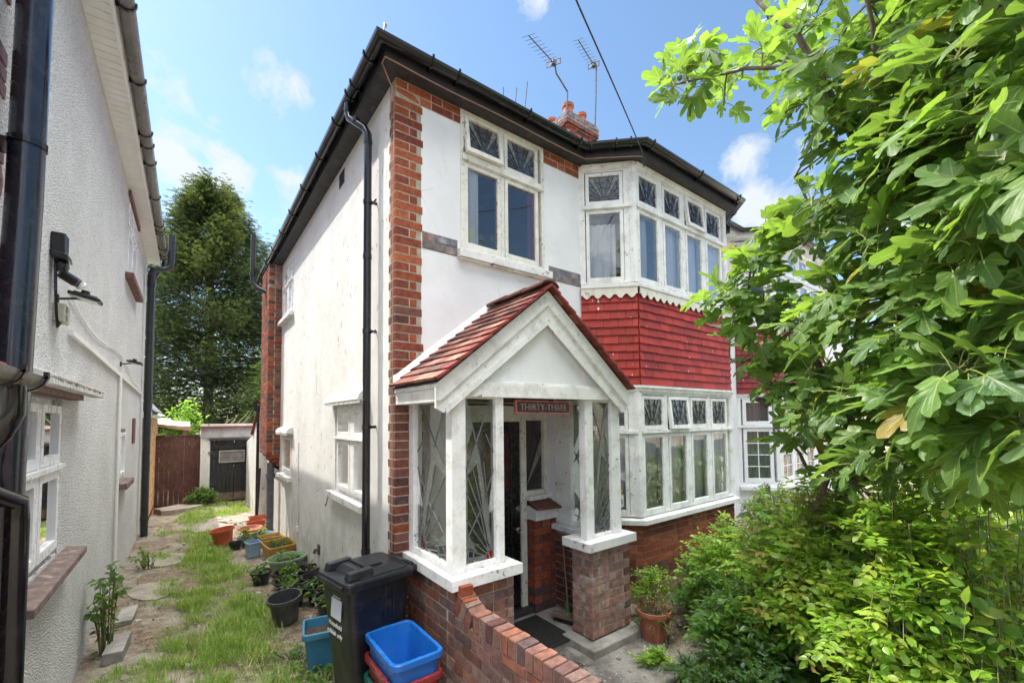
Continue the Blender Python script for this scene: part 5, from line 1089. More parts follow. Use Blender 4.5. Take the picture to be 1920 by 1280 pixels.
# stickers
t = thing('window_sticker', 'round yellow sticker with dark edge low in the angled pane of the lower bay', 'sticker', BFR[0].p(.40, 1.25, 0)); q = MB(); q.prism(BFR[0], halfdisc(.40, 1.25, .030, 0, 360, 20)[:-1], -.014, -.012); q.build('rim', M['soffit_dark'], t); q = MB(); q.prism(BFR[0], halfdisc(.40, 1.25, .025, 0, 360, 20)[:-1], -.0119, -.011); q.build('face', simple('yellow_print', (.75, .68, .03), .4, amt=.02), t)
text_part('lettering', 'AJ', BFR[0], .40, 1.25, -.0105, .03, M['soffit_dark'], t, .0004)
t = thing('window_sticker', 'white card sticker with a blue disc below the yellow one in the lower bay', 'sticker', BFR[0].p(.395, 1.14, 0)); q = MB(); q.box(BFR[0], .355, .435, 1.075, 1.21, -.014, -.012); q.build('card', simple('white_card', (.72, .70, .64), .5, amt=.05), t); q = MB(); q.prism(BFR[0], halfdisc(.395, 1.13, .030, 0, 360, 20)[:-1], -.0119, -.011); q.build('disc', simple('blue_print', (.02, .13, .32), .4, amt=.02), t); q = MB(); q.box(BFR[0], .375, .415, 1.123, 1.137, -.0109, -.0104); q.build('stripe', M['upvc'], t)
# house name board
t = thing('name_board', 'hanging dark wooden board with red frame carved THIRTY-THREE, in the porch mouth', 'sign', (1.04, -.70, 2.26)); SF = Fr((1.04, -.705, 2.175), (1, 0, 0), (0, -1, 0)); SF.U = Vector((1, -.02, -.008)).normalized()
q = MB(); q.box(SF, -.30, .30, -.052, .052, -.02, 0); q.build('board', simple('weathered_grey_brown_board', (.07, .055, .05), .8, amt=.3, scale=20, bump=.4), t)
redw = simple('faded_red_sign_paint', (.38, .13, .12), .65, amt=.3, scale=20); q = MB(); q.ring(SF, -.305, .305, -.057, .057, .014, -.02, .010); q.build('frame', redw, t, bevel=.002)
text_part('lettering', 'THIRTY-THREE', SF, 0, -.002, .004, .078, simple('pinkish_worn_letters', (.36, .22, .20), .7, amt=.3, scale=30), t, .003, spacing=1.0)
for x in (-.24, .24): q = MB(); q.tube([SF.p(x, .057, -.005), SF.p(x, .075, 0), SF.p(x, .09, -.005)], .003, 5); q.build('hook', M['copper_cable'], t)
# ================================================================ small things in the yard
M['bin'] = simple('black_bin_plastic', (.007, .008, .011), .38, amt=.3, scale=3, bump=.08, dirt=(.045, .047, .05), dirt_scale=9, world=False)
def rbox(mb, c0, s0, c1, s1, r0, r1, z0, z1, n=4, th=.0, col=(1, 1, 1), m=0, cap0=True, cap1=True, rings=None):
    "rounded rectangular frustum: centre, half sizes, radius at the two heights"
    def ring(c, s, r, z):
        out = []
        for qx, qy, a0 in ((1, 1, 0), (-1, 1, 90), (-1, -1, 180), (1, -1, 270)):
            for k in range(n + 1): a = R(a0 + 90 * k / n); out.append((c[0] + qx * (s[0] - r) + r * math.cos(a), c[1] + qy * (s[1] - r) + r * math.sin(a), z))
        return out
    A, B = ring(c0, s0, r0, z0), ring(c1, s1, r1, z1); i = len(mb.v); k = len(A); mb.v += A + B; mb.c += [col] * (2 * k)
    for j in range(k): j2 = (j + 1) % k; mb.f.append((i + j, i + j2, i + k + j2, i + k + j)); mb.m.append(m)
    if cap0: mb.f.append(tuple(i + j for j in reversed(range(k)))); mb.m.append(m)
    if cap1: mb.f.append(tuple(i + k + j for j in range(k))); mb.m.append(m)
def tub(mb, c, s_bot, s_top, r, z0, z1, wall=.006, rim=(.018, .02), tilt=None):
    "open box with a rolled rim"
    rbox(mb, c, s_bot, c, s_top, r, r, z0, z1, cap0=True, cap1=False)
    rbox(mb, c, (s_bot[0] - wall, s_bot[1] - wall), c, (s_top[0] - wall, s_top[1] - wall), r, r, z0 + wall, z1, cap0=True, cap1=False)
    o, h = rim; S = (s_top[0] + o, s_top[1] + o)
    rbox(mb, c, S, c, S, r + o * .6, r + o * .6, z1 - h, z1 + .001, cap0=False, cap1=False)
    def ring(s, rr, z):
        out = []
        for qx, qy, a0 in ((1, 1, 0), (-1, 1, 90), (-1, -1, 180), (1, -1, 270)):
            for k in range(5): a = R(a0 + 90 * k / 4); out.append((c[0] + qx * (s[0] - rr) + rr * math.cos(a), c[1] + qy * (s[1] - rr) + rr * math.sin(a), z))
        return out
    sets = [ring(S, r + o * .6, z1 + .001), ring((S[0] - .004, S[1] - .004), r + o * .5, z1 + .006), ring((s_top[0] - wall + .003, s_top[1] - wall + .003), r, z1 + .006), ring((s_top[0] - wall, s_top[1] - wall), r, z1)]
    i = len(mb.v); k = len(sets[0])
    for st in sets: mb.v += st; mb.c += [(1, 1, 1)] * k
    for a in range(3):
        for j in range(k): j2 = (j + 1) % k; mb.f.append((i + a * k + j, i + a * k + j2, i + (a + 1) * k + j2, i + (a + 1) * k + j)); mb.m.append(0)
    sets = [ring(S, r + o * .6, z1 - h), ring((s_top[0] - .002, s_top[1] - .002), r, z1 - h)]; i = len(mb.v)
    for st in sets: mb.v += st; mb.c += [(1, 1, 1)] * k
    for j in range(k): j2 = (j + 1) % k; mb.f.append((i + j2, i + j, i + k + j, i + k + j2)); mb.m.append(0)
# wheeled bin: front looks to -x, hinge towards the porch
bn = thing('wheelie_bin', 'black wheeled bin with flip lid standing at the house corner, lettered for household rubbish', 'bin', (0, 0, 0))
q = MB(); rbox(q, (.03, 0), (.19, .165), (0, 0), (.235, .215), .05, .05, .05, .80, cap1=False); rbox(q, (0, 0), (.235, .215), (0, 0), (.24, .22), .05, .05, .80, .93)
for y in (-.14, .14): q.box(FW, -.215, -.19, .1, .80, y - .02, y + .02) if False else None
for x in (.02, .09): q.box(FW, x, x + .012, .66, .90, -.226, -.215)
q.build('body', M['bin'], bn, bevel=.004)
q = MB(); rbox(q, (-.005, 0), (.262, .238), (-.005, 0), (.268, .243), .05, .05, .90, .945, cap0=True, cap1=False); rbox(q, (-.005, 0), (.268, .243), (-.01, 0), (.262, .236), .05, .05, .945, .965, cap0=False, cap1=True); q.box(FW, -.288, -.262, .915, .945, -.19, .19); q.box(FW, .24, .33, .90, .945, -.17, .17); q.build('rim', M['bin'], bn, bevel=.005)
q = MB(); rbox(q, (.03, 0), (.215, .205), (.035, 0), (.17, .16), .05, .05, .966, 1.005); q.hexa([(-.235, -.20, .966), (-.05, -.20, .966), (-.05, -.12, .966), (-.235, -.12, .966), (-.225, -.19, 1.015), (-.05, -.19, 1.022), (-.05, -.13, 1.022), (-.225, -.13, 1.015)]); q.hexa([(-.235, .12, .966), (-.05, .12, .966), (-.05, .20, .966), (-.235, .20, .966), (-.225, .13, 1.015), (-.05, .13, 1.022), (-.05, .19, 1.022), (-.225, .19, 1.015)]); q.box(FW, -.08, .06, .98, 1.02, -.12, .12); q.box(FW, -.15, -.05, .966, .978, -.10, .10)
q.tube([(.30, -.15, .95), (.30, .15, .95)], .016, 10); q.build('lid', M['bin'], bn, bevel=.008)
for s in (-1, 1): q = MB(); q.lathe([(.001, -.02), (.095, -.02), (.10, -.01), (.10, .01), (.095, .02), (.001, .02)], (.19, s * .2, .10), 20, axis=(0, 1, 0)); q.build('wheel', M['bin'], bn, smooth=True)
BFRT = Fr((-.2352, 0, .80), (0, -1, 0), (-1, 0, -.055), (.055, 0, 1)); wt = simple('white_bin_print', (.62, .63, .64), .6, amt=.12, scale=30, world=False)
q = MB(); q.box(BFRT, -.055, .095, -.115, .015, .0, .003); q.build('sticker', simple('pale_grey_sticker', (.52, .55, .60), .4, amt=.1, world=False), bn)
text_part('lettering', 'Household', BFRT, .02, -.155, .002, .045, wt, bn, .001); text_part('lettering', 'rubbish only', BFRT, .02, -.21, .002, .045, wt, bn, .001); text_part('lettering', 'London Borough', BFRT, .02, .055, .002, .028, wt, bn, .001); text_part('lettering', 'of Hounslow', BFRT, .02, .030, .002, .022, wt, bn, .001)
bn.location = (-.300, -.205, .0); bn.rotation_euler = (0, 0, R(10)); bn.scale = (1.0, 1.0, 1.02)
# recycling boxes, nested
def plastic(name, col, rough=.3): return simple(name, col, rough, amt=.18, scale=3, bump=.06, dirt=tuple(min(1, x * .9 + .05) for x in col), dirt_scale=10, world=False, coat=.15)
def rbx(name, label, col, loc, rot, grp='nested recycling boxes', tilt=0):
    t = thing(name, label, 'box', (0, 0, 0), grp); q = MB(); tub(q, (0, 0), (.13, .225), (.155, .255), .045, 0, .32, .005, (.02, .032)); q.build('tub', plastic(name + '_' + str(int(col[0] * 100)), col), t, smooth=True)
    t.location = loc; t.rotation_euler = (R(tilt), 0, R(rot)); return t
rbx('recycling_box', 'dark green recycling box at the bottom of the nested stack', (.012, .12, .085), (-.215, -.665, .02), 1)
rbx('recycling_box', 'brick-red recycling box in the middle of the nested stack', (.24, .03, .03), (-.215, -.67, .155), 0)
rbx('recycling_box', 'bright blue empty recycling box topmost of the nested stack', (.012, .13, .45), (-.212, -.672, .285), 0)
q = MB(); q.hexa([(-.25, -.78, .292), (-.20, -.84, .292), (-.18, -.82, .292), (-.23, -.77, .292), (-.26, -.78, .335), (-.21, -.84, .32), (-.21, -.83, .32), (-.25, -.77, .335)]); tag(q.build('paper_scrap', M['upvc']), 'torn scrap of white paper lying inside the blue recycling box', 'paper')
# planter box with soil
bp = thing('planter_box', 'faded blue square box half filled with soil, left of the wheelie bin', 'planter', (0, 0, 0)); q = MB(); tub(q, (0, 0), (.12, .12), (.155, .155), .03, 0, .34, .005, (.016, .04)); q.build('tub', plastic('faded_blue', (.03, .16, .26), .45), bp, smooth=True)
soilm = simple('dark_potting_soil', (.045, .032, .022), .95, amt=.5, scale=30, bump=1., bscale=60, world=False, dirt=(.12, .09, .06), dirt_scale=30)
M['soil'] = soilm; q = MB(); rbox(q, (0, 0), (.14, .14), (0, 0), (.144, .144), .03, .03, .20, .27); q.build('soil', soilm, bp); bp.location = (-.42, .52, 0); bp.rotation_euler = (0, 0, R(-12))
# round pots
potm = {'black': plastic('black_pot_plastic', (.012, .012, .013), .4), 'grey': plastic('slate_grey_pot_plastic', (.045, .046, .05), .4), 'orange': plastic('orange_pot_plastic', (.46, .085, .03), .5), 'green': plastic('sage_green_plastic', (.22, .32, .20), .5), 'yellow': plastic('mustard_plastic', (.50, .29, .06), .5), 'blue': plastic('pale_blue_plastic', (.22, .33, .45), .5), 'clay': M['terracotta']}
def mkpot(colk, r=.11, h=.18, ribs=False, soil=.75, sx=1., rim=.012):
    t = thing('plant_pot', 'x', 'pot', (0, 0, 0)); q = MB(); seg = 32
    prof = [(.001, .004), (r * .70, 0), (r * .72, .004), (r * .93, h * .86), (r + rim, h * .87), (r + rim, h), (r - .004, h), (r - .010, h * .86), (r * .68, .008), (.001, .008)]
    q.lathe(prof, seg=seg)
    if ribs:
        for i, vv in enumerate(q.v):
            x, y, z = vv; rad = math.hypot(x, y)
            if rad > r * .5 and z < h * .85: k = 1 + (.02 if (i % seg) % 2 else -.02); q.v[i] = (x * k, y * k, z)
    q.v = [(x * sx, y, z) for x, y, z in q.v]; q.build('pot', potm[colk], t, smooth=not ribs)
    if soil: q = MB(); q.lathe([(.001, h * soil + .006), (r * .4, h * soil + .012), (r * (.70 + .2 * soil), h * soil)], seg=20); q.v = [(x * sx, y, z) for x, y, z in q.v]; q.build('soil', soilm, t)
    return t
def place(t, loc, label, rot=0, sc=1., tilt=(0, 0), group=None, copy=False):
    if copy: t = copy_tree(t)
    t.location = loc; t.rotation_euler = (R(tilt[0]), R(tilt[1]), R(rot)); t.scale = (sc, sc, sc); t['label'] = label
    if group: t['group'] = group
    return t
POTS = 'pots along the side wall'
place(mkpot('grey', .155, .27, True, 0), (-.53, 1.62, 0), 'ribbed slate grey empty pot, nearest on the grass edge', tilt=(4, -5), group=POTS)
b0 = mkpot('black', .15, .20, False, .6)
spots = [((-.60, 2.98, 0), .78, 'black pot with seedlings standing alone at the grass edge by the green basin'), ((-.36, 2.62, 0), 1.0, 'black pot with strawberry leaves, left of the back row against the wall'), ((-.13, 2.62, 0), 1.0, 'black pot with dry twigs, against the wall behind the others'),
         ((-.40, 2.30, 0), 1.0, 'black pot in the middle of the left row of black pots'), ((-.12, 2.26, 0), 1.0, 'black pot with yellowing stalks, middle one beside the wall'), ((-.42, 1.98, 0), 1.0, 'black pot just behind the slate grey pot'),
         ((-.14, 1.90, 0), 1.0, 'black pot with trailing leaves, right of the slate grey pot'), ((-.12, 1.50, 0), 1.05, 'black pot overflowing with leaves beside the wheelie bin'), ((-.74, 4.92, 0), .62, 'little black pot beside the orange pot')]
for k, (loc, s, lab) in enumerate(spots): place(b0, loc, lab, sc=s, group=POTS, copy=k > 0, rot=k * 37)
place(mkpot('green', .21, .19, False, .6, 1.25), (-.24, 3.32, 0), 'sage green oval basin used as a planter by the wall', rot=25, group=POTS)
place(mkpot('orange', .17, .26, True, 0), (-.86, 5.45, .0), 'bright orange ribbed pot on the bare ground beyond the grass', tilt=(0, -8), group=POTS)
def trough(colk, s, h, label, loc, rot, soil=True, tilt=(0, 0)):
    t = thing('planting_trough', label, 'planter', (0, 0, 0), POTS); q = MB(); tub(q, (0, 0), (s[0] * .85, s[1] * .85), s, .02, 0, h, .005, (.01, .02)); q.build('tub', potm[colk], t, smooth=True)
    if soil: q = MB(); rbox(q, (0, 0), (s[0] * .9, s[1] * .9), (0, 0), (s[0] * .93, s[1] * .93), .02, .02, h * .6, h * .75); q.build('soil', soilm, t)
    t.location = loc; t.rotation_euler = (R(tilt[0]), R(tilt[1]), R(rot)); return t
trough('yellow', (.20, .15), .20, 'mustard yellow crate of leafy plants set against the sunny wall', (-.23, 4.15, 0), 15, tilt=(10, 0))
trough('yellow', (.16, .13), .16, 'second mustard yellow crate, further back and half hidden', (-.24, 4.85, 0), 5)
trough('blue', (.09, .09), .22, 'upright pale blue tub between the black pot and the yellow crate', (-.55, 4.35, 0), 10)
trough('blue', (.26, .13), .14, 'low pale blue tray of strawberry plants behind the yellow crates', (-.42, 5.15, 0), 30)
trough('orange', (.15, .08), .15, 'orange rectangular trough at the foot of the soil pipe', (-.30, 6.35, .0), 8)
trough('orange', (.15, .08), .15, 'orange rectangular trough tucked behind the other orange one', (-.22, 6.75, .0), 4)
place(mkpot('clay', .12, .05, False, 0, 1.6), (-.45, 5.75, .10), 'shallow terracotta saucer propped on its edge among the pots', rot=20, tilt=(12, 0), group=POTS)
# terracotta pot by the bay
tp = mkpot('clay', .15, .27, True, .8); place(tp, (2.12, -.98, .03), 'ribbed terracotta pot of scruffy heather beside the porch pier')
# concrete blocks along the neighbour's wall
for k, (x, y, lab) in enumerate(((-1.86, 1.88, 'grey concrete block at the near end of the row along the pebbledash wall'), (-1.87, 2.75, 'pale concrete block further along the pebbledash wall, behind the weeds'))):
    q = MB(); q.box(Fr((x, y, 0), (.05, 1, 0), (-1, .05, 0)), -.22, .22, 0, .10 if k == 0 else .06, -.07, .07, (1, 1, 1), 0, .004); tag(q.build('concrete_block', M['concrete'], bevel=.006), lab, 'block', 'blocks along the pebbledash wall')
# broom
br = thing('broom', 'old broom with bristle head down and handle leaning in the porch corner', 'broom', (1.64, -.36, .09)); HB_ = Fr((1.62, -.36, .09), (.35, -1, 0), (-1, -.35, 0))
q = MB(); q.box(HB_, -.17, .17, .03, .075, -.035, .035); q.build('head', simple('worn_wood', (.16, .11, .08), .8, amt=.3), br, bevel=.006)
q = MB(); [q.tube([HB_.p(random.uniform(-.16, .16), .03, random.uniform(-.03, .03)), HB_.p(random.uniform(-.17, .17), -.005, random.uniform(-.045, .045))], .002, 3) for _ in range(260)]; q.build('bristles', M['soffit_dark'], br)
q = MB(); q.tube([HB_.p(0, .07, 0), (1.66, -.30, .24)], .022, 10); q.build('socket', simple('green_plastic_socket', (.02, .28, .12), .4), br, smooth=True)
q = MB(); q.tube([HB_.p(0, .09, 0), Vector((1.775, -.13, .86))], .012, 10); q.build('handle', simple('brown_broom_handle', (.17, .09, .06), .6), br, smooth=True)
# doormat
q = MB(); Fm = Fr((1.17, -.27, .083), (1, .0, 0), (0, 0, 1), (0, 1, 0)); q.box(Fm, -.30, .30, -.34, .22, 0, .014, (1, 1, 1), 0, .003); tag(q.build('doormat', simple('black_coir_mat', (.016, .015, .014), .95, amt=.4, scale=30, bump=1., bscale=220), bevel=.004), 'black rectangular mat on the floor in front of the porch door', 'mat')
# ================================================================ PLANTS
def np_mesh(name, V, Fc, mat, parent=None, col=None, uv=None, smooth=True, k=None):
    "V (n,3), Fc (m,k) triangles or quads"
    off = np.array(wloc(parent) if parent else (0, 0, 0)); V = np.asarray(V, dtype=np.float64) - off; Fc = np.asarray(Fc); kk = Fc.shape[1]
    me = bpy.data.meshes.new(name); me.vertices.add(len(V)); me.vertices.foreach_set('co', V.astype(np.float32).ravel())
    me.loops.add(Fc.size); me.loops.foreach_set('vertex_index', Fc.astype(np.int32).ravel()); me.polygons.add(len(Fc))
    me.polygons.foreach_set('loop_start', np.arange(0, Fc.size, kk, dtype=np.int32)); me.polygons.foreach_set('loop_total', np.full(len(Fc), kk, dtype=np.int32))
    if smooth: me.polygons.foreach_set('use_smooth', np.ones(len(Fc), dtype=bool))
    me.update(calc_edges=True); me.validate()
    if col is not None:
        ca = me.color_attributes.new('Col', 'FLOAT_COLOR', 'POINT'); cc = np.ones((len(V), 4), dtype=np.float32); cc[:, :3] = col; ca.data.foreach_set('color', cc.ravel())
    if uv is not None:
        ul = me.uv_layers.new(name='UVMap'); ul.data.foreach_set('uv', uv[Fc.ravel()].astype(np.float32).ravel())
    me.materials.append(mat); o = bpy.data.objects.new(name, me); C.objects.link(o)
    if parent: o.parent = parent
    return o
def rotmats(yaxis, up, roll=None):
    "columns: x = side, y = leaf direction, z = leaf normal"
    y = yaxis / np.linalg.norm(yaxis, axis=1, keepdims=True); x = np.cross(y, up); x /= np.linalg.norm(x, axis=1, keepdims=True) + 1e-9; z = np.cross(x, y)
    if roll is not None: c, s = np.cos(roll)[:, None], np.sin(roll)[:, None]; x, z = x * c + z * s, z * c - x * s
    return np.stack([x, y, z], axis=2)
def scatter(name, temps, P, Rm, S, cols, mat, parent, smooth=True):
    VV, FF, CC, UU = [], [], [], []; base = 0; which = rng.integers(0, len(temps), len(P))
    for t, (tv, tf) in enumerate(temps):
        idx = np.where(which == t)[0]
        if not len(idx): continue
        v = np.einsum('nij,kj->nki', Rm[idx], tv) * S[idx][:, None, None] + P[idx][:, None, :]; n, k = v.shape[:2]
        VV.append(v.reshape(-1, 3)); FF.append((tf[None] + (np.arange(n) * k)[:, None, None]).reshape(-1, tf.shape[1]) + base); base += n * k
        CC.append(np.repeat(cols[idx], k, axis=0)); UU.append(np.tile(tv[:, :2], (n, 1)))
    return np_mesh(name, np.concatenate(VV), np.concatenate(FF), mat, parent, np.concatenate(CC), np.concatenate(UU), smooth)
def leafmat(name, trans=(.30, .48, .03), tmix=.42, rough=.42, veins=True, vcol=(.42, .48, .16), spec=.5, under=(1.5, 1.35, 1.8)):
    m = NT(name); col = m.attr(); uvn = m.n('UVMap').outputs[0]; sp = m.n('SeparateXYZ'); m.set(sp.inputs[0], uvn); x = m.math('ABSOLUTE', sp.outputs[0]); y = sp.outputs[1]
    v = m.coord(world=True); col = var(m, col, v, 28, .14); back = m.n('NewGeometry').outputs['Backfacing']
    uc = m.mix(1., col, under, 'MULTIPLY'); col = m.mix(back, col, uc); vm = None
    if veins:
        for a in (0, 40, 78):
            c_, s_ = math.cos(R(a)), math.sin(R(a)); d = m.math('ABSOLUTE', m.math('SUBTRACT', m.math('MULTIPLY', x, c_), m.math('MULTIPLY', y, s_)))
            al = m.math('ADD', m.math('MULTIPLY', x, s_), m.math('MULTIPLY', y, c_)); wdt = m.ramp(al, 0, 1, .014, .005); k = m.math('LESS_THAN', d, wdt); k = m.math('MULTIPLY', k, m.math('GREATER_THAN', al, 0.))
            vm = k if vm is None else m.math('MAXIMUM', vm, k)
        # side veins, herringbone off the midrib
        q = m.math('FRACT', m.math('MULTIPLY', m.math('SUBTRACT', y, m.math('MULTIPLY', x, .8)), 8.)); sv = m.math('LESS_THAN', q, .07); vm = m.math('MAXIMUM', vm, m.math('MULTIPLY', sv, .45)); col = m.mix(m.math('MULTIPLY', vm, .75), col, vcol)
    nm = m.bump(m.noise(v, 60, 3), .15, .004)
    pr = m.pbr(col, rough, 0., nm, spec); tl = m.n('BsdfTranslucent'); tc_ = m.mix(1., m.attr('Col'), trans, 'MULTIPLY')
    tcol = m.mix(.72, m.mix(1., m.attr(), (3.4, 3.2, .9), 'MULTIPLY'), trans); 
    if vm is not None: tcol = m.mix(m.math('MULTIPLY', vm, .5), tcol, (.5, .6, .2))
    m.set(tl.inputs[0], tcol); mx = m.n('MixShader'); mx.inputs[0].default_value = tmix; m.set(mx.inputs[1], pr); m.set(mx.inputs[2], tl.outputs[0]); return m.done(mx.outputs[0])
M['fig_leaf'] = leafmat('fig_leaf', trans=(.29, .46, .05), tmix=.42, rough=.42, spec=.42)
M['small_leaf'] = leafmat('small_glossy_leaf', trans=(.34, .54, .05), tmix=.44, rough=.30, veins=False)
M['grass'] = leafmat('grass_blade', trans=(.30, .45, .05), tmix=.35, rough=.5, veins=False, under=(1.1, 1.1, 1.1))
M['needles'] = leafmat('cypress_foliage', trans=(.12, .18, .03), tmix=.22, rough=.6, veins=False, under=(1.1, 1.1, 1.1), spec=.25)
M['bark'] = simple('grey_brown_bark', (.17, .13, .105), .85, amt=.4, scale=14, bump=.8, bscale=70, dirt=(.28, .25, .22), dirt_scale=10)
M['twig'] = simple('green_brown_twig', (.15, .15, .06), .7, amt=.3, scale=14)
M['petiole'] = simple('pale_green_stalk', (.30, .36, .10), .55, amt=.15)

FIG = [(.10, .95), (.18, .86), (.19, .74), (.145, .62), (.13, .50), (.20, .55), (.30, .66), (.42, .72), (.50, .66), (.44, .54), (.33, .44), (.27, .33), (.36, .30), (.44, .22), (.42, .10), (.33, -.02), (.20, -.09), (.08, -.07)]
FIG3 = [(.12, .95), (.20, .84), (.22, .72), (.20, .60), (.19, .50), (.28, .56), (.38, .60), (.44, .56), (.43, .46), (.38, .34), (.36, .24), (.37, .12), (.32, .0), (.22, -.08), (.08, -.06)]
def figtemp(half, fold, droop, wav, jit=.0):
    pts = [(0, 1.)] + half + [(0, .0)] + [(-x, y) for x, y in reversed(half)]; pts = np.array(pts)
    pts[1:-1] += rng.normal(0, jit, pts[1:-1].shape) if jit else 0
    c = np.array([0, .22]); mid = c + (pts - c) * .5; allp = np.vstack([c[None], mid, pts]); n = len(pts); z = fold * np.abs(allp[:, 0]) - droop * allp[:, 1] ** 2 - .35 * droop * allp[:, 0] ** 2 * 2 + wav * np.sin(allp[:, 0] * 11 + allp[:, 1] * 9) * (np.hypot(allp[:, 0], allp[:, 1] - .2))
    V = np.column_stack([allp, z]); F = []
    for i in range(n):
        j = (i + 1) % n; F += [(0, 1 + j, 1 + i), (1 + i, 1 + j, 1 + n + i), (1 + j, 1 + n + j, 1 + n + i)]
    return V, np.array(F)
FIGT = [figtemp(FIG, .16, .22, .05, .008), figtemp(FIG, .28, .40, .07, .01), figtemp(FIG3, .12, .15, .05, .01), figtemp(FIG, .05, .55, .08, .012), figtemp(FIG3, .30, .32, .06, .01), figtemp(FIG, .22, .10, .09, .012)]
def ovate(w, fold, droop, n=4):
    V = [(0, 0, 0)]; ys = [(i + 1) / (n + 1) for i in range(n)]
    for y in ys: x = w * math.sin(math.pi * y ** .8); V += [(-x, y, fold * x - droop * y * y), (0, y, -droop * y * y), (x, y, fold * x - droop * y * y)]
    V.append((0, 1, -droop)); F = [(0, 2, 1), (0, 3, 2)]
    for i in range(n - 1): a = 1 + 3 * i; F += [(a, a + 1, a + 4), (a, a + 4, a + 3), (a + 1, a + 2, a + 5), (a + 1, a + 5, a + 4)]
    a = 1 + 3 * (n - 1); F += [(a, a + 1, len(V) - 1), (a + 1, a + 2, len(V) - 1)]; return np.array(V), np.array(F)
OV = [ovate(.29, .3, .15), ovate(.25, .5, .3), ovate(.33, .1, .1, 3)]
def inside(poly, x, y):
    r = False; n = len(poly); j = n - 1
    for i in range(n):
        if (poly[i][1] > y) != (poly[j][1] > y) and x < (poly[j][0] - poly[i][0]) * (y - poly[i][1]) / (poly[j][1] - poly[i][1]) + poly[i][0]: r = not r
        j = i
    return r
def topx(p):
    d = Vector(p) - CAM; z = d.dot(FWD)
    return (CX + F_PX * d.dot(RGT) / z, CY - F_PX * d.dot(UPV) / z, z)
def dpt(px, py, d): return CAM + aim(px, py) * d
def smoothline(P, step=.08):
    out = [Vector(P[0])]
    n = len(P)
    for i in range(n - 1):
        p0, p1, p2, p3 = [Vector(P[max(0, min(n - 1, i + k))]) for k in (-1, 0, 1, 2)]; m_ = max(2, int((p2 - p1).length / step))
        for k in range(1, m_ + 1):
            t = k / m_; out.append(.5 * ((2 * p1) + (p2 - p0) * t + (2 * p0 - 5 * p1 + 4 * p2 - p3) * t * t + (3 * p1 - p0 - 3 * p2 + p3) * t ** 3))
    return out
# ---------------------------------------------------------------- the fig tree (real size, rooted in the front garden)
fig = thing('fig_tree', 'large fig tree with big lobed leaves and small green figs filling the right side', 'tree', (2.86, -2.35, 0))
T0 = [(2.86, -2.35, -.1), (2.83, -2.33, .5), (2.88, -2.30, 1.0), (2.84, -2.28, 1.45)]
LIMB = [
 [T0[3], dpt(1600, 700, 3.1), dpt(1640, 400, 2.75), dpt(1590, 240, 2.65), dpt(1520, 150, 2.7), dpt(1430, 128, 2.85), dpt(1330, 145, 3.0), dpt(1262, 158, 3.08)],
 [dpt(1640, 400, 2.75), dpt(1720, 230, 2.3), dpt(1790, 120, 2.0), dpt(1860, 20, 1.9), dpt(1920, -120, 1.9)],
 [T0[3], dpt(1520, 650, 3.1), dpt(1430, 590, 3.3), dpt(1350, 560, 3.5)],
 [T0[3], dpt(1500, 770, 3.2), dpt(1410, 700, 3.5), dpt(1370, 670, 3.7)],
 [T0[3], dpt(1700, 640, 2.7), dpt(1800, 560, 2.3), dpt(1900, 520, 2.0), dpt(2030, 470, 1.9)],
 [T0[3], dpt(1780, 770, 2.5), dpt(1880, 700, 2.0), dpt(2000, 680, 1.8)],
 [dpt(1600, 700, 3.1), dpt(1550, 480, 3.0), dpt(1515, 390, 3.0), dpt(1490, 330, 3.1)],
 [dpt(1640, 400, 2.75), dpt(1720, 330, 2.4), dpt(1820, 290, 2.0), dpt(1960, 250, 1.7)],
 [T0[2], dpt(1500, 850, 3.3), dpt(1450, 800, 3.6)],
 [dpt(1590, 240, 2.65), dpt(1500, 70, 2.6), dpt(1420, 5, 2.7), dpt(1390, -60, 2.8)],
 [dpt(1640, 400, 2.75), dpt(1640, 100, 2.5), dpt(1600, -80, 2.4)],
 [T0[3], dpt(1760, 850, 2.6), dpt(1880, 880, 2.2), dpt(1980, 880, 2.0)],
 [T0[2], dpt(1640, 980, 2.9), dpt(1740, 960, 2.6)],
 [dpt(1600, 700, 3.1), dpt(1720, 480, 2.7), dpt(1860, 420, 2.3), dpt(2000, 380, 2.2)]]
q = MB(); P_ = smoothline(T0, .12); q.tube(P_, [.085 - .03 * k / len(P_) for k in range(len(P_))], 12); q.build('trunk', M['bark'], fig, smooth=True)
limbpts = []; 
for li, Lm in enumerate(LIMB):
    q = MB(); P_ = smoothline(Lm, .10); n = len(P_); r0 = .040 if li in (0, 2, 3, 4, 5) else .026; P_ = [p + Vector((random.uniform(-.01, .01), random.uniform(-.01, .01), random.uniform(-.01, .01))) for p in P_]
    q.tube(P_, [max(.006, r0 * (1 - .82 * k / n)) for k in range(n)], 8); q.build('branch', M['bark'], fig, smooth=True); limbpts += P_[n // 4:]
LP = np.array([tuple(p) for p in limbpts])
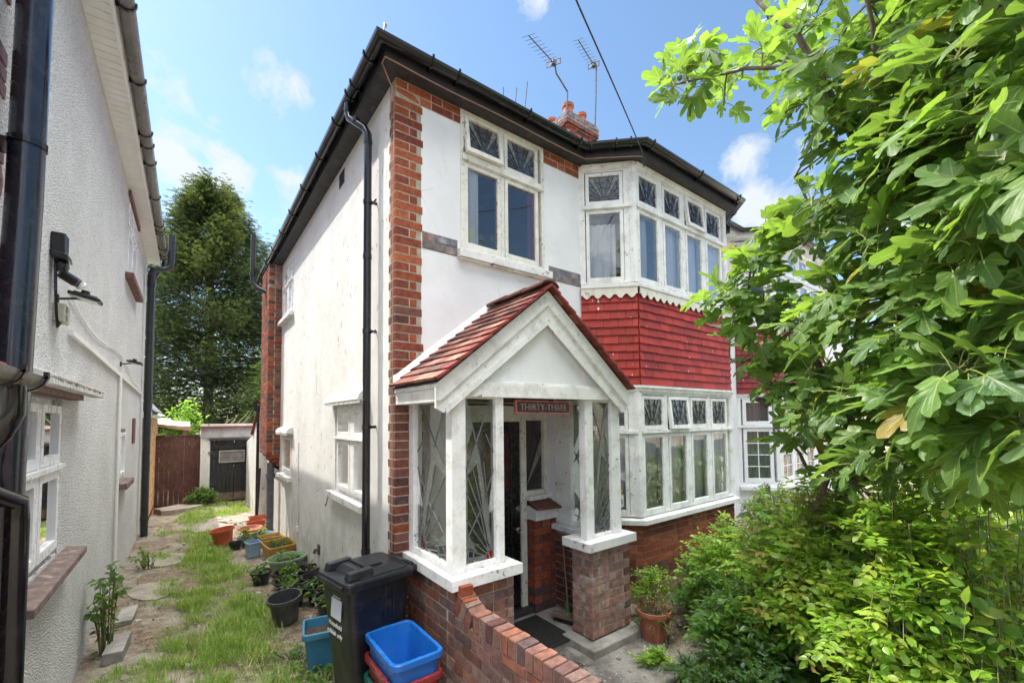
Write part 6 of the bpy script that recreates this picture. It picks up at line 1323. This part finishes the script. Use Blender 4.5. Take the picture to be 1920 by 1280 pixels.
# a few pruned grey poles and stubs seen inside the crown
for a, b, r_ in ((dpt(1770, 590, 2.6), dpt(1900, 530, 2.4), .022), (dpt(1740, 600, 2.7), dpt(1860, 560, 2.5), .018), (dpt(1560, 230, 2.9), dpt(1490, 60, 3.1), .014), (dpt(1530, 960, 3.2), dpt(1560, 870, 3.2), .03), (dpt(1440, 760, 3.5), dpt(1418, 748, 3.5), .03), (dpt(1640, 860, 2.9), dpt(1700, 700, 2.8), .02), (dpt(1600, 1010, 2.9), dpt(1720, 1000, 2.7), .022), (dpt(1660, 1010, 2.8), dpt(1640, 1060, 2.8), .02)): q = MB(); q.tube([a, (a + b) / 2 + Vector((0, 0, .02)), b], [r_, r_ * .85, r_ * .7], 8); q.build('pruned_stem', M['bark'], fig, smooth=True)
ENV = [(1250, 190), (1250, 130), (1310, 85), (1400, 60), (1420, -250), (2200, -250), (2200, 1010), (1900, 935), (1700, 900), (1560, 920), (1520, 870), (1465, 820), (1470, 770), (1450, 740), (1405, 700), (1415, 645), (1335, 605), (1345, 548), (1405, 515), (1400, 455), (1450, 425), (1500, 395), (1530, 350), (1540, 290), (1500, 220), (1400, 205), (1300, 205)]
def near_d(px): return float(np.interp(px, [1220, 1400, 1550, 1700, 1820, 1950, 2200], [2.85, 2.7, 2.35, 1.95, 1.6, 1.4, 1.3]))
def far_d(px): return float(np.interp(px, [1220, 1330, 1420, 1700, 1950, 2200], [3.2, 3.7, 3.8, 3.6, 3.0, 2.8]))
twigs = MB(); stalks = MB(); LPos, LDir, LUp, LS, LC = [], [], [], [], []; figsP = []
random.seed(21)
n_cl = 0; tries = 0
while n_cl < 640 and tries < 12000:
    tries += 1; px = random.uniform(1225, 2150); py = random.uniform(-200, 1000)
    if not inside(ENV, px, py): continue
    if px > 1930 and random.random() < .6: continue
    if py < -10 and random.random() < .5: continue
    if px < 1640 and py < 300 and random.random() < .5: continue
    a, b = near_d(px), far_d(px); t = random.random() ** 1.25; d = a + (b - a) * t; d = max(d, 3.2) if (px < 1500 and py > 430) else d; c = np.array(dpt(px, py, d))
    k = int(np.argmin(((LP - c) ** 2).sum(1))); root = LP[k]; dist = np.linalg.norm(c - root)
    if dist > .62: 
        if random.random() < .75: continue
        c = root + (c - root) * (.62 / dist)
    n_cl += 1
    dirv_ = c - root; dirv_ = dirv_ / (np.linalg.norm(dirv_) + 1e-6); midp = (root + c) / 2 + np.array([0, 0, .04])
    twigs.tube([root, midp, c], [.008, .0065, .005], 5)
    nl = random.randint(4, 7); ax = Vector(dirv_) * .6 + Vector((-.25, -.1, .65)); ax.normalize(); az0 = random.uniform(0, 6.28); s1 = ax.orthogonal().normalized(); s2 = ax.cross(s1)
    for j in range(nl):
        th = az0 + j * 2.4; out_ = (s1 * math.cos(th) + s2 * math.sin(th)) * .9 + ax * random.uniform(.1, .7); out_.normalize()
        base = Vector(c) - Vector(dirv_) * (.018 * j); pl = random.uniform(.05, .13); tip = base + out_ * pl + Vector((0, 0, .01))
        lsz = (.095 + .115 * random.random() ** 1.3) * random.choice((1., 1., .8, 1.1))
        stalks.tube([base, (base + tip) / 2 + Vector((0, 0, .008)), tip], .0026, 4, cap=False)
        ld = out_ + Vector((0, 0, random.uniform(-.6, .25))); up = Vector((-.25, .15, 1.)) + Vector((random.uniform(-.55, .55), random.uniform(-.55, .55), 0)) + out_ * .25
        LPos.append(tuple(tip)); LDir.append(tuple(ld)); LUp.append(tuple(up)); LS.append(lsz)
        g = random.random(); base_c = np.array((.065, .14, .048)) * (1 - g) + np.array((.14, .25, .05)) * g; LC.append(base_c * random.uniform(.7, 1.3) if random.random() > .015 else np.array((.30, .22, .05)))
    if random.random() < .14: figsP.append(Vector(c) + Vector((random.uniform(-.03, .03), random.uniform(-.03, .03), -.03)))
twigs.build('twigs', M['twig'], fig, smooth=True); stalks.build('leaf_stalks', M['petiole'], fig, smooth=True)
LD = np.array(LDir); LU = np.array(LUp)
scatter('leaves', FIGT, np.array(LPos), rotmats(LD, LU, rng.normal(0, .25, len(LD))), np.array(LS), np.array(LC), M['fig_leaf'], fig)
figm = simple('green_fig_skin', (.10, .19, .045), .45, amt=.25, scale=30)
for p in figsP[:80]: q = MB(); q.lathe([(.001, .0), (.006, -.004), (.009, -.014), (.017, -.030), (.018, -.040), (.012, -.05), (.001, -.053)], p, 10); q.build('fig', figm, fig, smooth=True)
# ---------------------------------------------------------------- leafy shrubs (leaf clusters on arching stems)
def shrub(name, label, cat, c, rad, h, n_stem, leaf, nleaf, cols, group=None, temps=OV, pinnate=True, mat='small_leaf', hidey=None, lo=.15, spread=1.0, stem_r=.0045, gsurf=.55):
    t = thing(name, label, cat, (c[0], c[1], 0), group); q = MB(); Pp, Dd, Uu, Ss, Cc = [], [], [], [], []
    for s in range(n_stem):
        a = random.uniform(0, 6.283); r_ = math.sqrt(random.random()) * spread; bx_, by_ = c[0] + .35 * rad[0] * math.cos(a) * r_, c[1] + .35 * rad[1] * math.sin(a) * r_
        ex, ey = c[0] + rad[0] * math.cos(a) * r_, c[1] + rad[1] * math.sin(a) * r_; ez = h * math.sqrt(max(.08, 1 - .75 * r_ * r_)) * random.uniform(gsurf, 1.08)
        line = [Vector((bx_, by_, 0)), Vector((bx_ + (ex - bx_) * .3, by_ + (ey - by_) * .3, ez * .62)), Vector((bx_ + (ex - bx_) * .75, by_ + (ey - by_) * .75, ez)), Vector((ex + (ex - bx_) * .18, ey + (ey - by_) * .18, ez * random.uniform(.80, 1.0)))]
        pts = smoothline(line, .06); n = len(pts); q.tube(pts, [stem_r * (1.3 - .9 * k / n) for k in range(n)], 4, cap=False)
        for _ in range(nleaf):
            k = int(n * (lo + (1 - lo) * random.random() ** .5)) - 1; k = max(1, min(n - 1, k)); p = pts[k]; tg = (pts[k] - pts[k - 1]).normalized()
            o_ = Vector((random.gauss(0, 1), random.gauss(0, 1), random.gauss(.2, .6))).normalized(); col = random.choice(cols); kk = random.uniform(.7, 1.3); cc = tuple(x * kk for x in col)
            if pinnate:
                L_ = leaf * random.uniform(1.6, 2.6); rd = (o_ + tg * .5 + Vector((0, 0, -.1))).normalized(); sd_ = rd.cross(Vector((0, 0, 1))).normalized(); npair = random.choice((2, 3))
                for m_ in range(npair + 1):
                    bp_ = p + rd * (L_ * (m_ + 1) / (npair + 1))
                    for sg in ((-1, 1) if m_ < npair else (0,)):
                        Pp.append(tuple(bp_)); Dd.append(tuple(rd * (.45 if sg else 1) + sd_ * sg)); Uu.append((random.gauss(0, .35), random.gauss(0, .35), 1)); Ss.append(leaf * random.uniform(.75, 1.15)); Cc.append(cc)
            else:
                Pp.append(tuple(p + o_ * leaf * .2)); Dd.append(tuple(o_ + Vector((0, 0, -.15)))); Uu.append((random.gauss(-.1, .5), random.gauss(0, .5), 1)); Ss.append(leaf * random.uniform(.6, 1.25)); Cc.append(cc)
    q.build('stems', M['twig'], t, smooth=True)
    Dn = np.array(Dd); scatter('leaves', temps, np.array(Pp), rotmats(Dn, np.array(Uu), rng.normal(0, .3, len(Dn))), np.array(Ss), np.array(Cc), M[mat], t); return t
G1 = [(.075, .16, .035), (.10, .20, .035), (.06, .13, .04)]; G2 = [(.19, .34, .045), (.26, .42, .055), (.15, .28, .045), (.34, .42, .07)]; G3 = [(.045, .10, .035), (.06, .12, .05), (.05, .09, .03)]; GY = [(.20, .28, .05), (.28, .30, .05), (.15, .25, .04), (.30, .20, .08)]
shrub('rose_bush', 'tangled rose bush of fresh green leaflets in front of the lower bay brickwork', 'shrub', (3.35, -1.05), (.85, .42), .95, 70, .052, 13, G2)
shrub('rose_bush', 'low dark green bush of small leaflets beside the terracotta pot', 'shrub', (2.75, -1.15), (.42, .35), .62, 34, .04, 14, G1)
shrub('leafy_shrub', 'deep green leafy shrub spilling over the bed edge at the bottom centre', 'shrub', (2.25, -1.85), (.62, .45), .66, 80, .062, 13, G1)
shrub('climber_shrub', 'bushy climber with yellow-green tips beneath the fig trunk', 'shrub', (2.55, -2.25), (.75, .45), 1.48, 130, .062, 14, G2 + GY, group=None)
shrub('jasmine_bush', 'dense jasmine bush of narrow pointed leaflets at the bottom right', 'shrub', (2.05, -2.8), (.75, .42), 1.66, 190, .055, 16, G2 + GY[:1])
shrub('leafy_shrub', 'broad-leaved shrub at the right edge below the fig leaves', 'shrub', (1.95, -3.15), (.6, .4), 1.62, 90, .085, 13, G1 + G2, pinnate=False)
shrub('rose_bush', 'arching rose stems reaching up in front of the fig trunk', 'shrub', (2.9, -2.0), (.9, .5), 1.62, 100, .060, 14, G2 + GY)
shrub('leafy_shrub', 'low carpet of blue-green leaves along the path at the very bottom', 'shrub', (1.72, -1.95), (.32, .5), .36, 44, .045, 13, G3, lo=.3)
shrub('weed_clump', 'small green weed sprouting from the path edge', 'plant', (1.72, -1.27), (.16, .12), .16, 12, .03, 8, G2, lo=.2)
shrub('young_shrub', 'light feathery young shrub against the bay beside the porch pier', 'shrub', (2.45, -.72), (.30, .16), .60, 16, .036, 12, G2)
shrub('heather_plant', 'scruffy brown and green heather in the terracotta pot', 'plant', (2.12, -.98), (.24, .2), .46, 70, .016, 26, [(.12, .11, .04), (.24, .10, .05), (.18, .09, .04), (.09, .13, .03)], pinnate=False, lo=.55)
hd = shrub('box_hedge', 'clipped dark green hedge by the adjoining bay, half hidden by roses', 'hedge', (5.1, -.85), (.9, .45), 1.12, 260, .024, 40, [(.03, .065, .015), (.04, .08, .02)], pinnate=False, gsurf=.8)
shrub('wall_sapling', 'self-sown leafy sapling growing at the foot of the pebbledashed wall', 'shrub', (-1.93, 1.95), (.16, .34), .80, 16, .062, 13, G3 + G1, pinnate=False, stem_r=.006)
shrub('weed_clump', 'weeds around the base of the spattered soil pipe', 'plant', (-1.80, 4.7), (.22, .4), .34, 14, .05, 9, G1, pinnate=False)
shrub('fern_clump', 'dark green fern clump at the foot of the garage door jamb', 'plant', (-1.05, 9.75), (.34, .2), .42, 40, .05, 14, G3)
shrub('leafy_bush', 'bright lime green bush showing over the brown fence', 'shrub', (-1.45, 12.2), (.75, .6), 2.65, 60, .13, 22, [(.14, .30, .04), (.18, .34, .05), (.10, .22, .03)], pinnate=False, gsurf=.8)
shrub('weed_patch', 'bright green creeping weed between the blue planter and the grass', 'plant', (-.62, .75), (.28, .4), .07, 40, .02, 26, [(.10, .19, .05), (.13, .24, .06)], pinnate=False, lo=.3)
shrub('weed_patch', 'broad-leaved weeds in front of the blue planter box', 'plant', (-.48, .22), (.25, .22), .13, 26, .042, 12, [(.08, .15, .03), (.12, .20, .04)], pinnate=False, lo=.3)
shrub('leafy_shrub', 'tall yellow-green shrub filling the right edge behind the jasmine', 'shrub', (3.0, -3.25), (.95, .5), 1.70, 110, .065, 16, G2 + GY)
shrub('leafy_shrub', 'mass of mid-green leaves behind the fig trunk, right side', 'shrub', (3.9, -2.6), (1.0, .7), 1.7, 110, .065, 16, G2, pinnate=False)
shrub('leafy_shrub', 'distant bushy shrub seen between fig trunk and adjoining bay', 'shrub', (5.0, -2.0), (1.0, .8), 1.35, 90, .06, 16, G1 + G2, pinnate=False)
shrub('garden_hedge', 'long leafy hedge closing off the gardens far right behind the fig tree', 'hedge', (5.4, -3.9), (2.3, .6), 1.75, 330, .05, 26, G1 + G2, pinnate=False, gsurf=.8)
shrub('garden_hedge', 'leafy hedge across the adjoining front garden beyond the fig trunk', 'hedge', (7.6, -2.6), (1.6, .6), 1.5, 150, .055, 26, G1 + G2, pinnate=False, gsurf=.8)
# potted plants
PL_ = [((-.40, 2.30), .16, .26, 'strawberry plant spilling from the middle black pot'), ((-.36, 2.62), .17, .30, 'strawberry plant in the black pot left of the back row'), ((-.42, 1.98), .17, .27, 'strawberry plant in the black pot behind the slate grey one'), ((-.14, 1.90), .17, .28, 'trailing strawberry in the black pot right of the slate grey one'), ((-.12, 1.50), .2, .34, 'leafy plant overflowing the black pot next to the wheelie bin'),
       ((-.60, 2.98), .12, .24, 'seedlings in the lone black pot by the green basin'), ((-.24, 3.32), .24, .28, 'sprawling plant in the sage green basin'), ((-.23, 4.15), .17, .30, 'bushy plant in the near mustard crate'), ((-.42, 5.15), .26, .26, 'strawberry plants in the low pale blue tray'), ((-.62, 5.0), .12, .30, 'pale yellow-leaved plant by the orange pot')]
for i, ((x, y), rr_, hh, lab) in enumerate(PL_): shrub('potted_plant', lab, 'plant', (x, y), (rr_, rr_), hh, 14, .062, 7, G3 + G1 if i < 8 else GY, pinnate=False, lo=.5, group='plants in pots along the side wall')
shrub('dry_stalks', 'withered brown stalks in the black pot beside the wall', 'plant', (-.12, 2.62), (.16, .16), .33, 10, .035, 5, [(.22, .12, .06), (.16, .15, .05)], pinnate=False, lo=.5)
# ---------------------------------------------------------------- conifer and trees behind
def spray():
    V, F = [], []
    for s in (-1, 1):
        for k in range(4):
            y0 = .12 + .2 * k; b = len(V); ln = .34 * (1 - .18 * k); V += [(0, y0, 0), (s * ln * .8, y0 + ln * .6, -.10 - .05 * k), (s * ln * .25, y0 + ln * .62, -.02)]; F.append((b, b + 1, b + 2) if s > 0 else (b, b + 2, b + 1))
    b = len(V); V += [(-.05, 0, 0), (.05, 0, 0), (0, 1.05, -.2)]; F.append((b, b + 1, b + 2)); return np.array(V), np.array(F)
SPR = [spray()]
def conifer(name, label, c, H, rad, n_b, cols, dens=36, z0=.6, sz=.42):
    t = thing(name, label, 'tree', (c[0], c[1], 0)); q = MB(); q.tube([(c[0], c[1], -.1), (c[0] + .05, c[1], H * .5), (c[0], c[1], H)], [.22, .12, .02], 10); q.build('trunk', M['bark'], t, smooth=True)
    q = MB(); Pp, Dd, Uu, Ss, Cc = [], [], [], [], []
    for k in range(n_b):
        f = (k + random.random()) / n_b; f = min(max(f + random.gauss(0, .02), 0), .99); z = z0 + (H - z0 - .3) * f; a = k * 2.399 + random.uniform(-.4, .4); prof = (1 - f) ** .66 * (.62 + .38 * math.sin(min(f * 5 + .5, 1.57))); L_ = rad * prof * random.uniform(.62, 1.18) + .18; rise = .15 + .55 * f
        e = Vector((math.cos(a), math.sin(a), rise)); pts = [Vector((c[0], c[1], z)) + Vector((e.x * L_ * s, e.y * L_ * s, L_ * (rise * s - .55 * s * s + .25 * s ** 3))) for s in (0, .25, .5, .75, 1.)]
        q.tube(pts, [.035, .028, .02, .013, .006], 5, cap=False); col = random.choice(cols)
        m_ = int(dens * (.35 + L_ / rad)); kk0 = random.uniform(.75, 1.25)
        for _ in range(m_):
            s = random.random() ** .55; i = min(3, int(s * 4)); p = pts[i].lerp(pts[i + 1], s * 4 - i); w_ = .30 * L_ * (1.15 - s) + .12
            off = Vector((random.gauss(0, 1) * w_ * .55, random.gauss(0, 1) * w_ * .55, random.gauss(-.15, 1) * .30)); d = Vector((math.cos(a), math.sin(a), .05)) + Vector((off.x, off.y, 0)) * 1.4 + Vector((0, 0, random.uniform(-.45, .35)))
            Pp.append(tuple(p + off)); Dd.append(tuple(d)); Uu.append((random.gauss(0, .3), random.gauss(0, .3), 1)); Ss.append(sz * random.uniform(.5, 1.2)); kk = kk0 * random.uniform(.7, 1.35); Cc.append(tuple(x * kk for x in col))
    q.build('branches', M['bark'], t, smooth=True); Dn = np.array(Dd)
    scatter('foliage', SPR, np.array(Pp), rotmats(Dn, np.array(Uu), rng.normal(0, .5, len(Dn))), np.array(Ss), np.array(Cc), M['needles'], t, smooth=False); return t
cc_ = hit(388, 785, 1, 17)
conifer('conifer_tree', 'tall dense dark green conifer rising behind the garage between the two houses', (cc_.x, 17.), 11.6, 4.1, 250, [(.060, .085, .045), (.080, .108, .048), (.045, .068, .040), (.11, .135, .055)], dens=280, sz=.27)
cc_ = hit(500, 700, 1, 13.5)
conifer('conifer_tree', 'smaller lighter green conifer close behind the house wall, right of the tall one', (cc_.x + .3, 13.5), 4.6, 1.1, 70, [(.08, .15, .03), (.12, .20, .04)], dens=70, sz=.22, z0=.3)
q = MB(); q.tube([hit(528, 762, 1, 12) + Vector((-2.2, 0, -.2)), hit(340, 780, 1, 12), hit(300, 768, 1, 12), hit(285, 778, 1, 12)], .02, 6); 
q.v = []; q.f = []; q.c = []; q.m = []
for k in range(7): a = hit(415 + k * 6, 800, 1, 11.5); b = hit(425 + k * 8 + random.uniform(-10, 14), 782 - random.uniform(0, 14), 1, 11.5); q.tube([a, (a + b) / 2 + Vector((.03, 0, .03)), b], [.018, .012, .006], 5)
tag(q.build('bare_twigs', M['twig'], smooth=True), 'bare reddish twigs poking up behind the garage parapet', 'branch')
# ---------------------------------------------------------------- grass
def gmask(x, y):
    w = np.ones_like(x)
    lo = np.interp(y, [.0, 1.2, 2.5, 5, 7, 8, 9.0, 9.9], [-1.85, -1.72, -1.66, -1.58, -1.68, -1.8, -1.3, -1.0]); hi = np.interp(y, [.0, .7, 1.5, 3, 4.5, 6.3, 7.4, 8.2, 9.8], [-.55, -.66, -.50, -.62, -.72, -.80, -1.0, -.2, -.05])
    wob = .16 * np.sin(y * 3.3 + .5) + .10 * np.sin(y * 7.7 + x * 3) + .06 * np.sin(y * 15 + x * 9)
    e = np.minimum(x - lo - wob, hi - x + wob * .6) / .22; pat = np.sin(x * 4.3 + 1.7 * np.sin(y * 1.7 + 1)) * np.sin(y * 2.1 + x * 2.9 + .6) + .6 * np.sin(x * 9.7 + y * 5.3) * np.sin(y * 8.1 - x * 4) + .3 * np.sin(x * 23 + y * 17)
    dens = np.clip(e + .25 * np.sin(x * 31 + y * 27), 0, 1) * np.clip(.70 + .75 * pat, .04, 1); dens *= np.where((y > 6.9) & (y < 7.9), .3, 1); dens *= np.where((y < .95) & (x > -1.05), .3, 1); return dens
def blades():
    out = []
    for bend, wd in ((.5, .05), (.9, .04), (.25, .06)):
        V = [(-wd / 2, 0, 0), (wd / 2, 0, 0)]; F = []
        for k in (1, 2): t = k / 3; V += [(-wd / 2 * (1 - t * .5), t * math.cos(bend * t), t * bend * .6 * t), (wd / 2 * (1 - t * .5), t * math.cos(bend * t), t * bend * .6 * t)]
        V.append((0, math.cos(bend) * 1.0, bend * .6)); F = [(0, 1, 3), (0, 3, 2), (2, 3, 5), (2, 5, 4), (4, 5, 6)]; out.append((np.array(V), np.array(F)))
    return out
BL_ = blades(); NG = 460000; gx_ = rng.uniform(-2.0, .0, NG); gy_ = rng.uniform(-.1, 9.9, NG) ** 1.0; keep = rng.random(NG) < gmask(gx_, gy_) * np.interp(gy_, [0, 3, 10], [1, .75, .3]); gx_, gy_ = gx_[keep], gy_[keep]; n = len(gx_)
az = rng.uniform(0, 6.283, n) ; tilt = np.abs(rng.normal(.35, .28, n)); D_ = np.column_stack([np.cos(az) * np.sin(tilt), np.sin(az) * np.sin(tilt), np.cos(tilt)]); U_ = np.column_stack([np.cos(az), np.sin(az), np.zeros(n)])
tuft = .5 + .5 * np.sin(gx_ * 9 + 2 * np.sin(gy_ * 4)) * np.sin(gy_ * 8 + gx_ * 3); S_ = (.025 + .105 * rng.random(n) ** 1.8) * (.45 + 1.0 * tuft)
yel = rng.random(n)[:, None]; gc = np.where(yel < .24, np.array([[.40, .36, .17]]), np.where(yel < .5, np.array([[.22, .36, .05]]), np.array([[.14, .27, .04]]))) * rng.uniform(.75, 1.25, (n, 1))
gr = scatter('grass', BL_, np.column_stack([gx_, gy_, np.full(n, -.005)]), rotmats(D_, U_, None), S_, gc, M['grass'], None); tag(gr, 'long uneven grass growing over the passage', 'grass', kind='stuff')
# stones, dead leaves and grit on the ground
npb = 1500; q = MB(); random.seed(5)
for k in range(npb):
    if random.random() < .6: x, y = random.uniform(-2.0, -.02), random.uniform(-.2, 8)
    else: x, y = random.uniform(.3, 3.2), random.uniform(-2.4, -.3)
    s = random.uniform(.004, .014) if random.random() < .93 else random.uniform(.015, .03); z = .0 if x < .3 else .03
    if .25 < x < 2.06 and y > -.62: continue
    o_ = Vector((x, y, z)); P_ = [o_ + Vector((random.uniform(.5, 1) * s * a, random.uniform(.5, 1) * s * b, (s * .7 if c_ else -s * .3))) for c_ in (0, 1) for a, b in ((-1, -1), (1, -1), (1, 1), (-1, 1))]
    g_ = random.choice([(.34, .31, .27), (.45, .42, .38), (.22, .19, .16), (.30, .20, .14)]); q.hexa(P_, g_)
tag(q.build('gravel', simple('loose_stone', None, .9, attr=True, amt=.2)), 'scattered grit and small stones over the bare ground', 'gravel', kind='stuff')
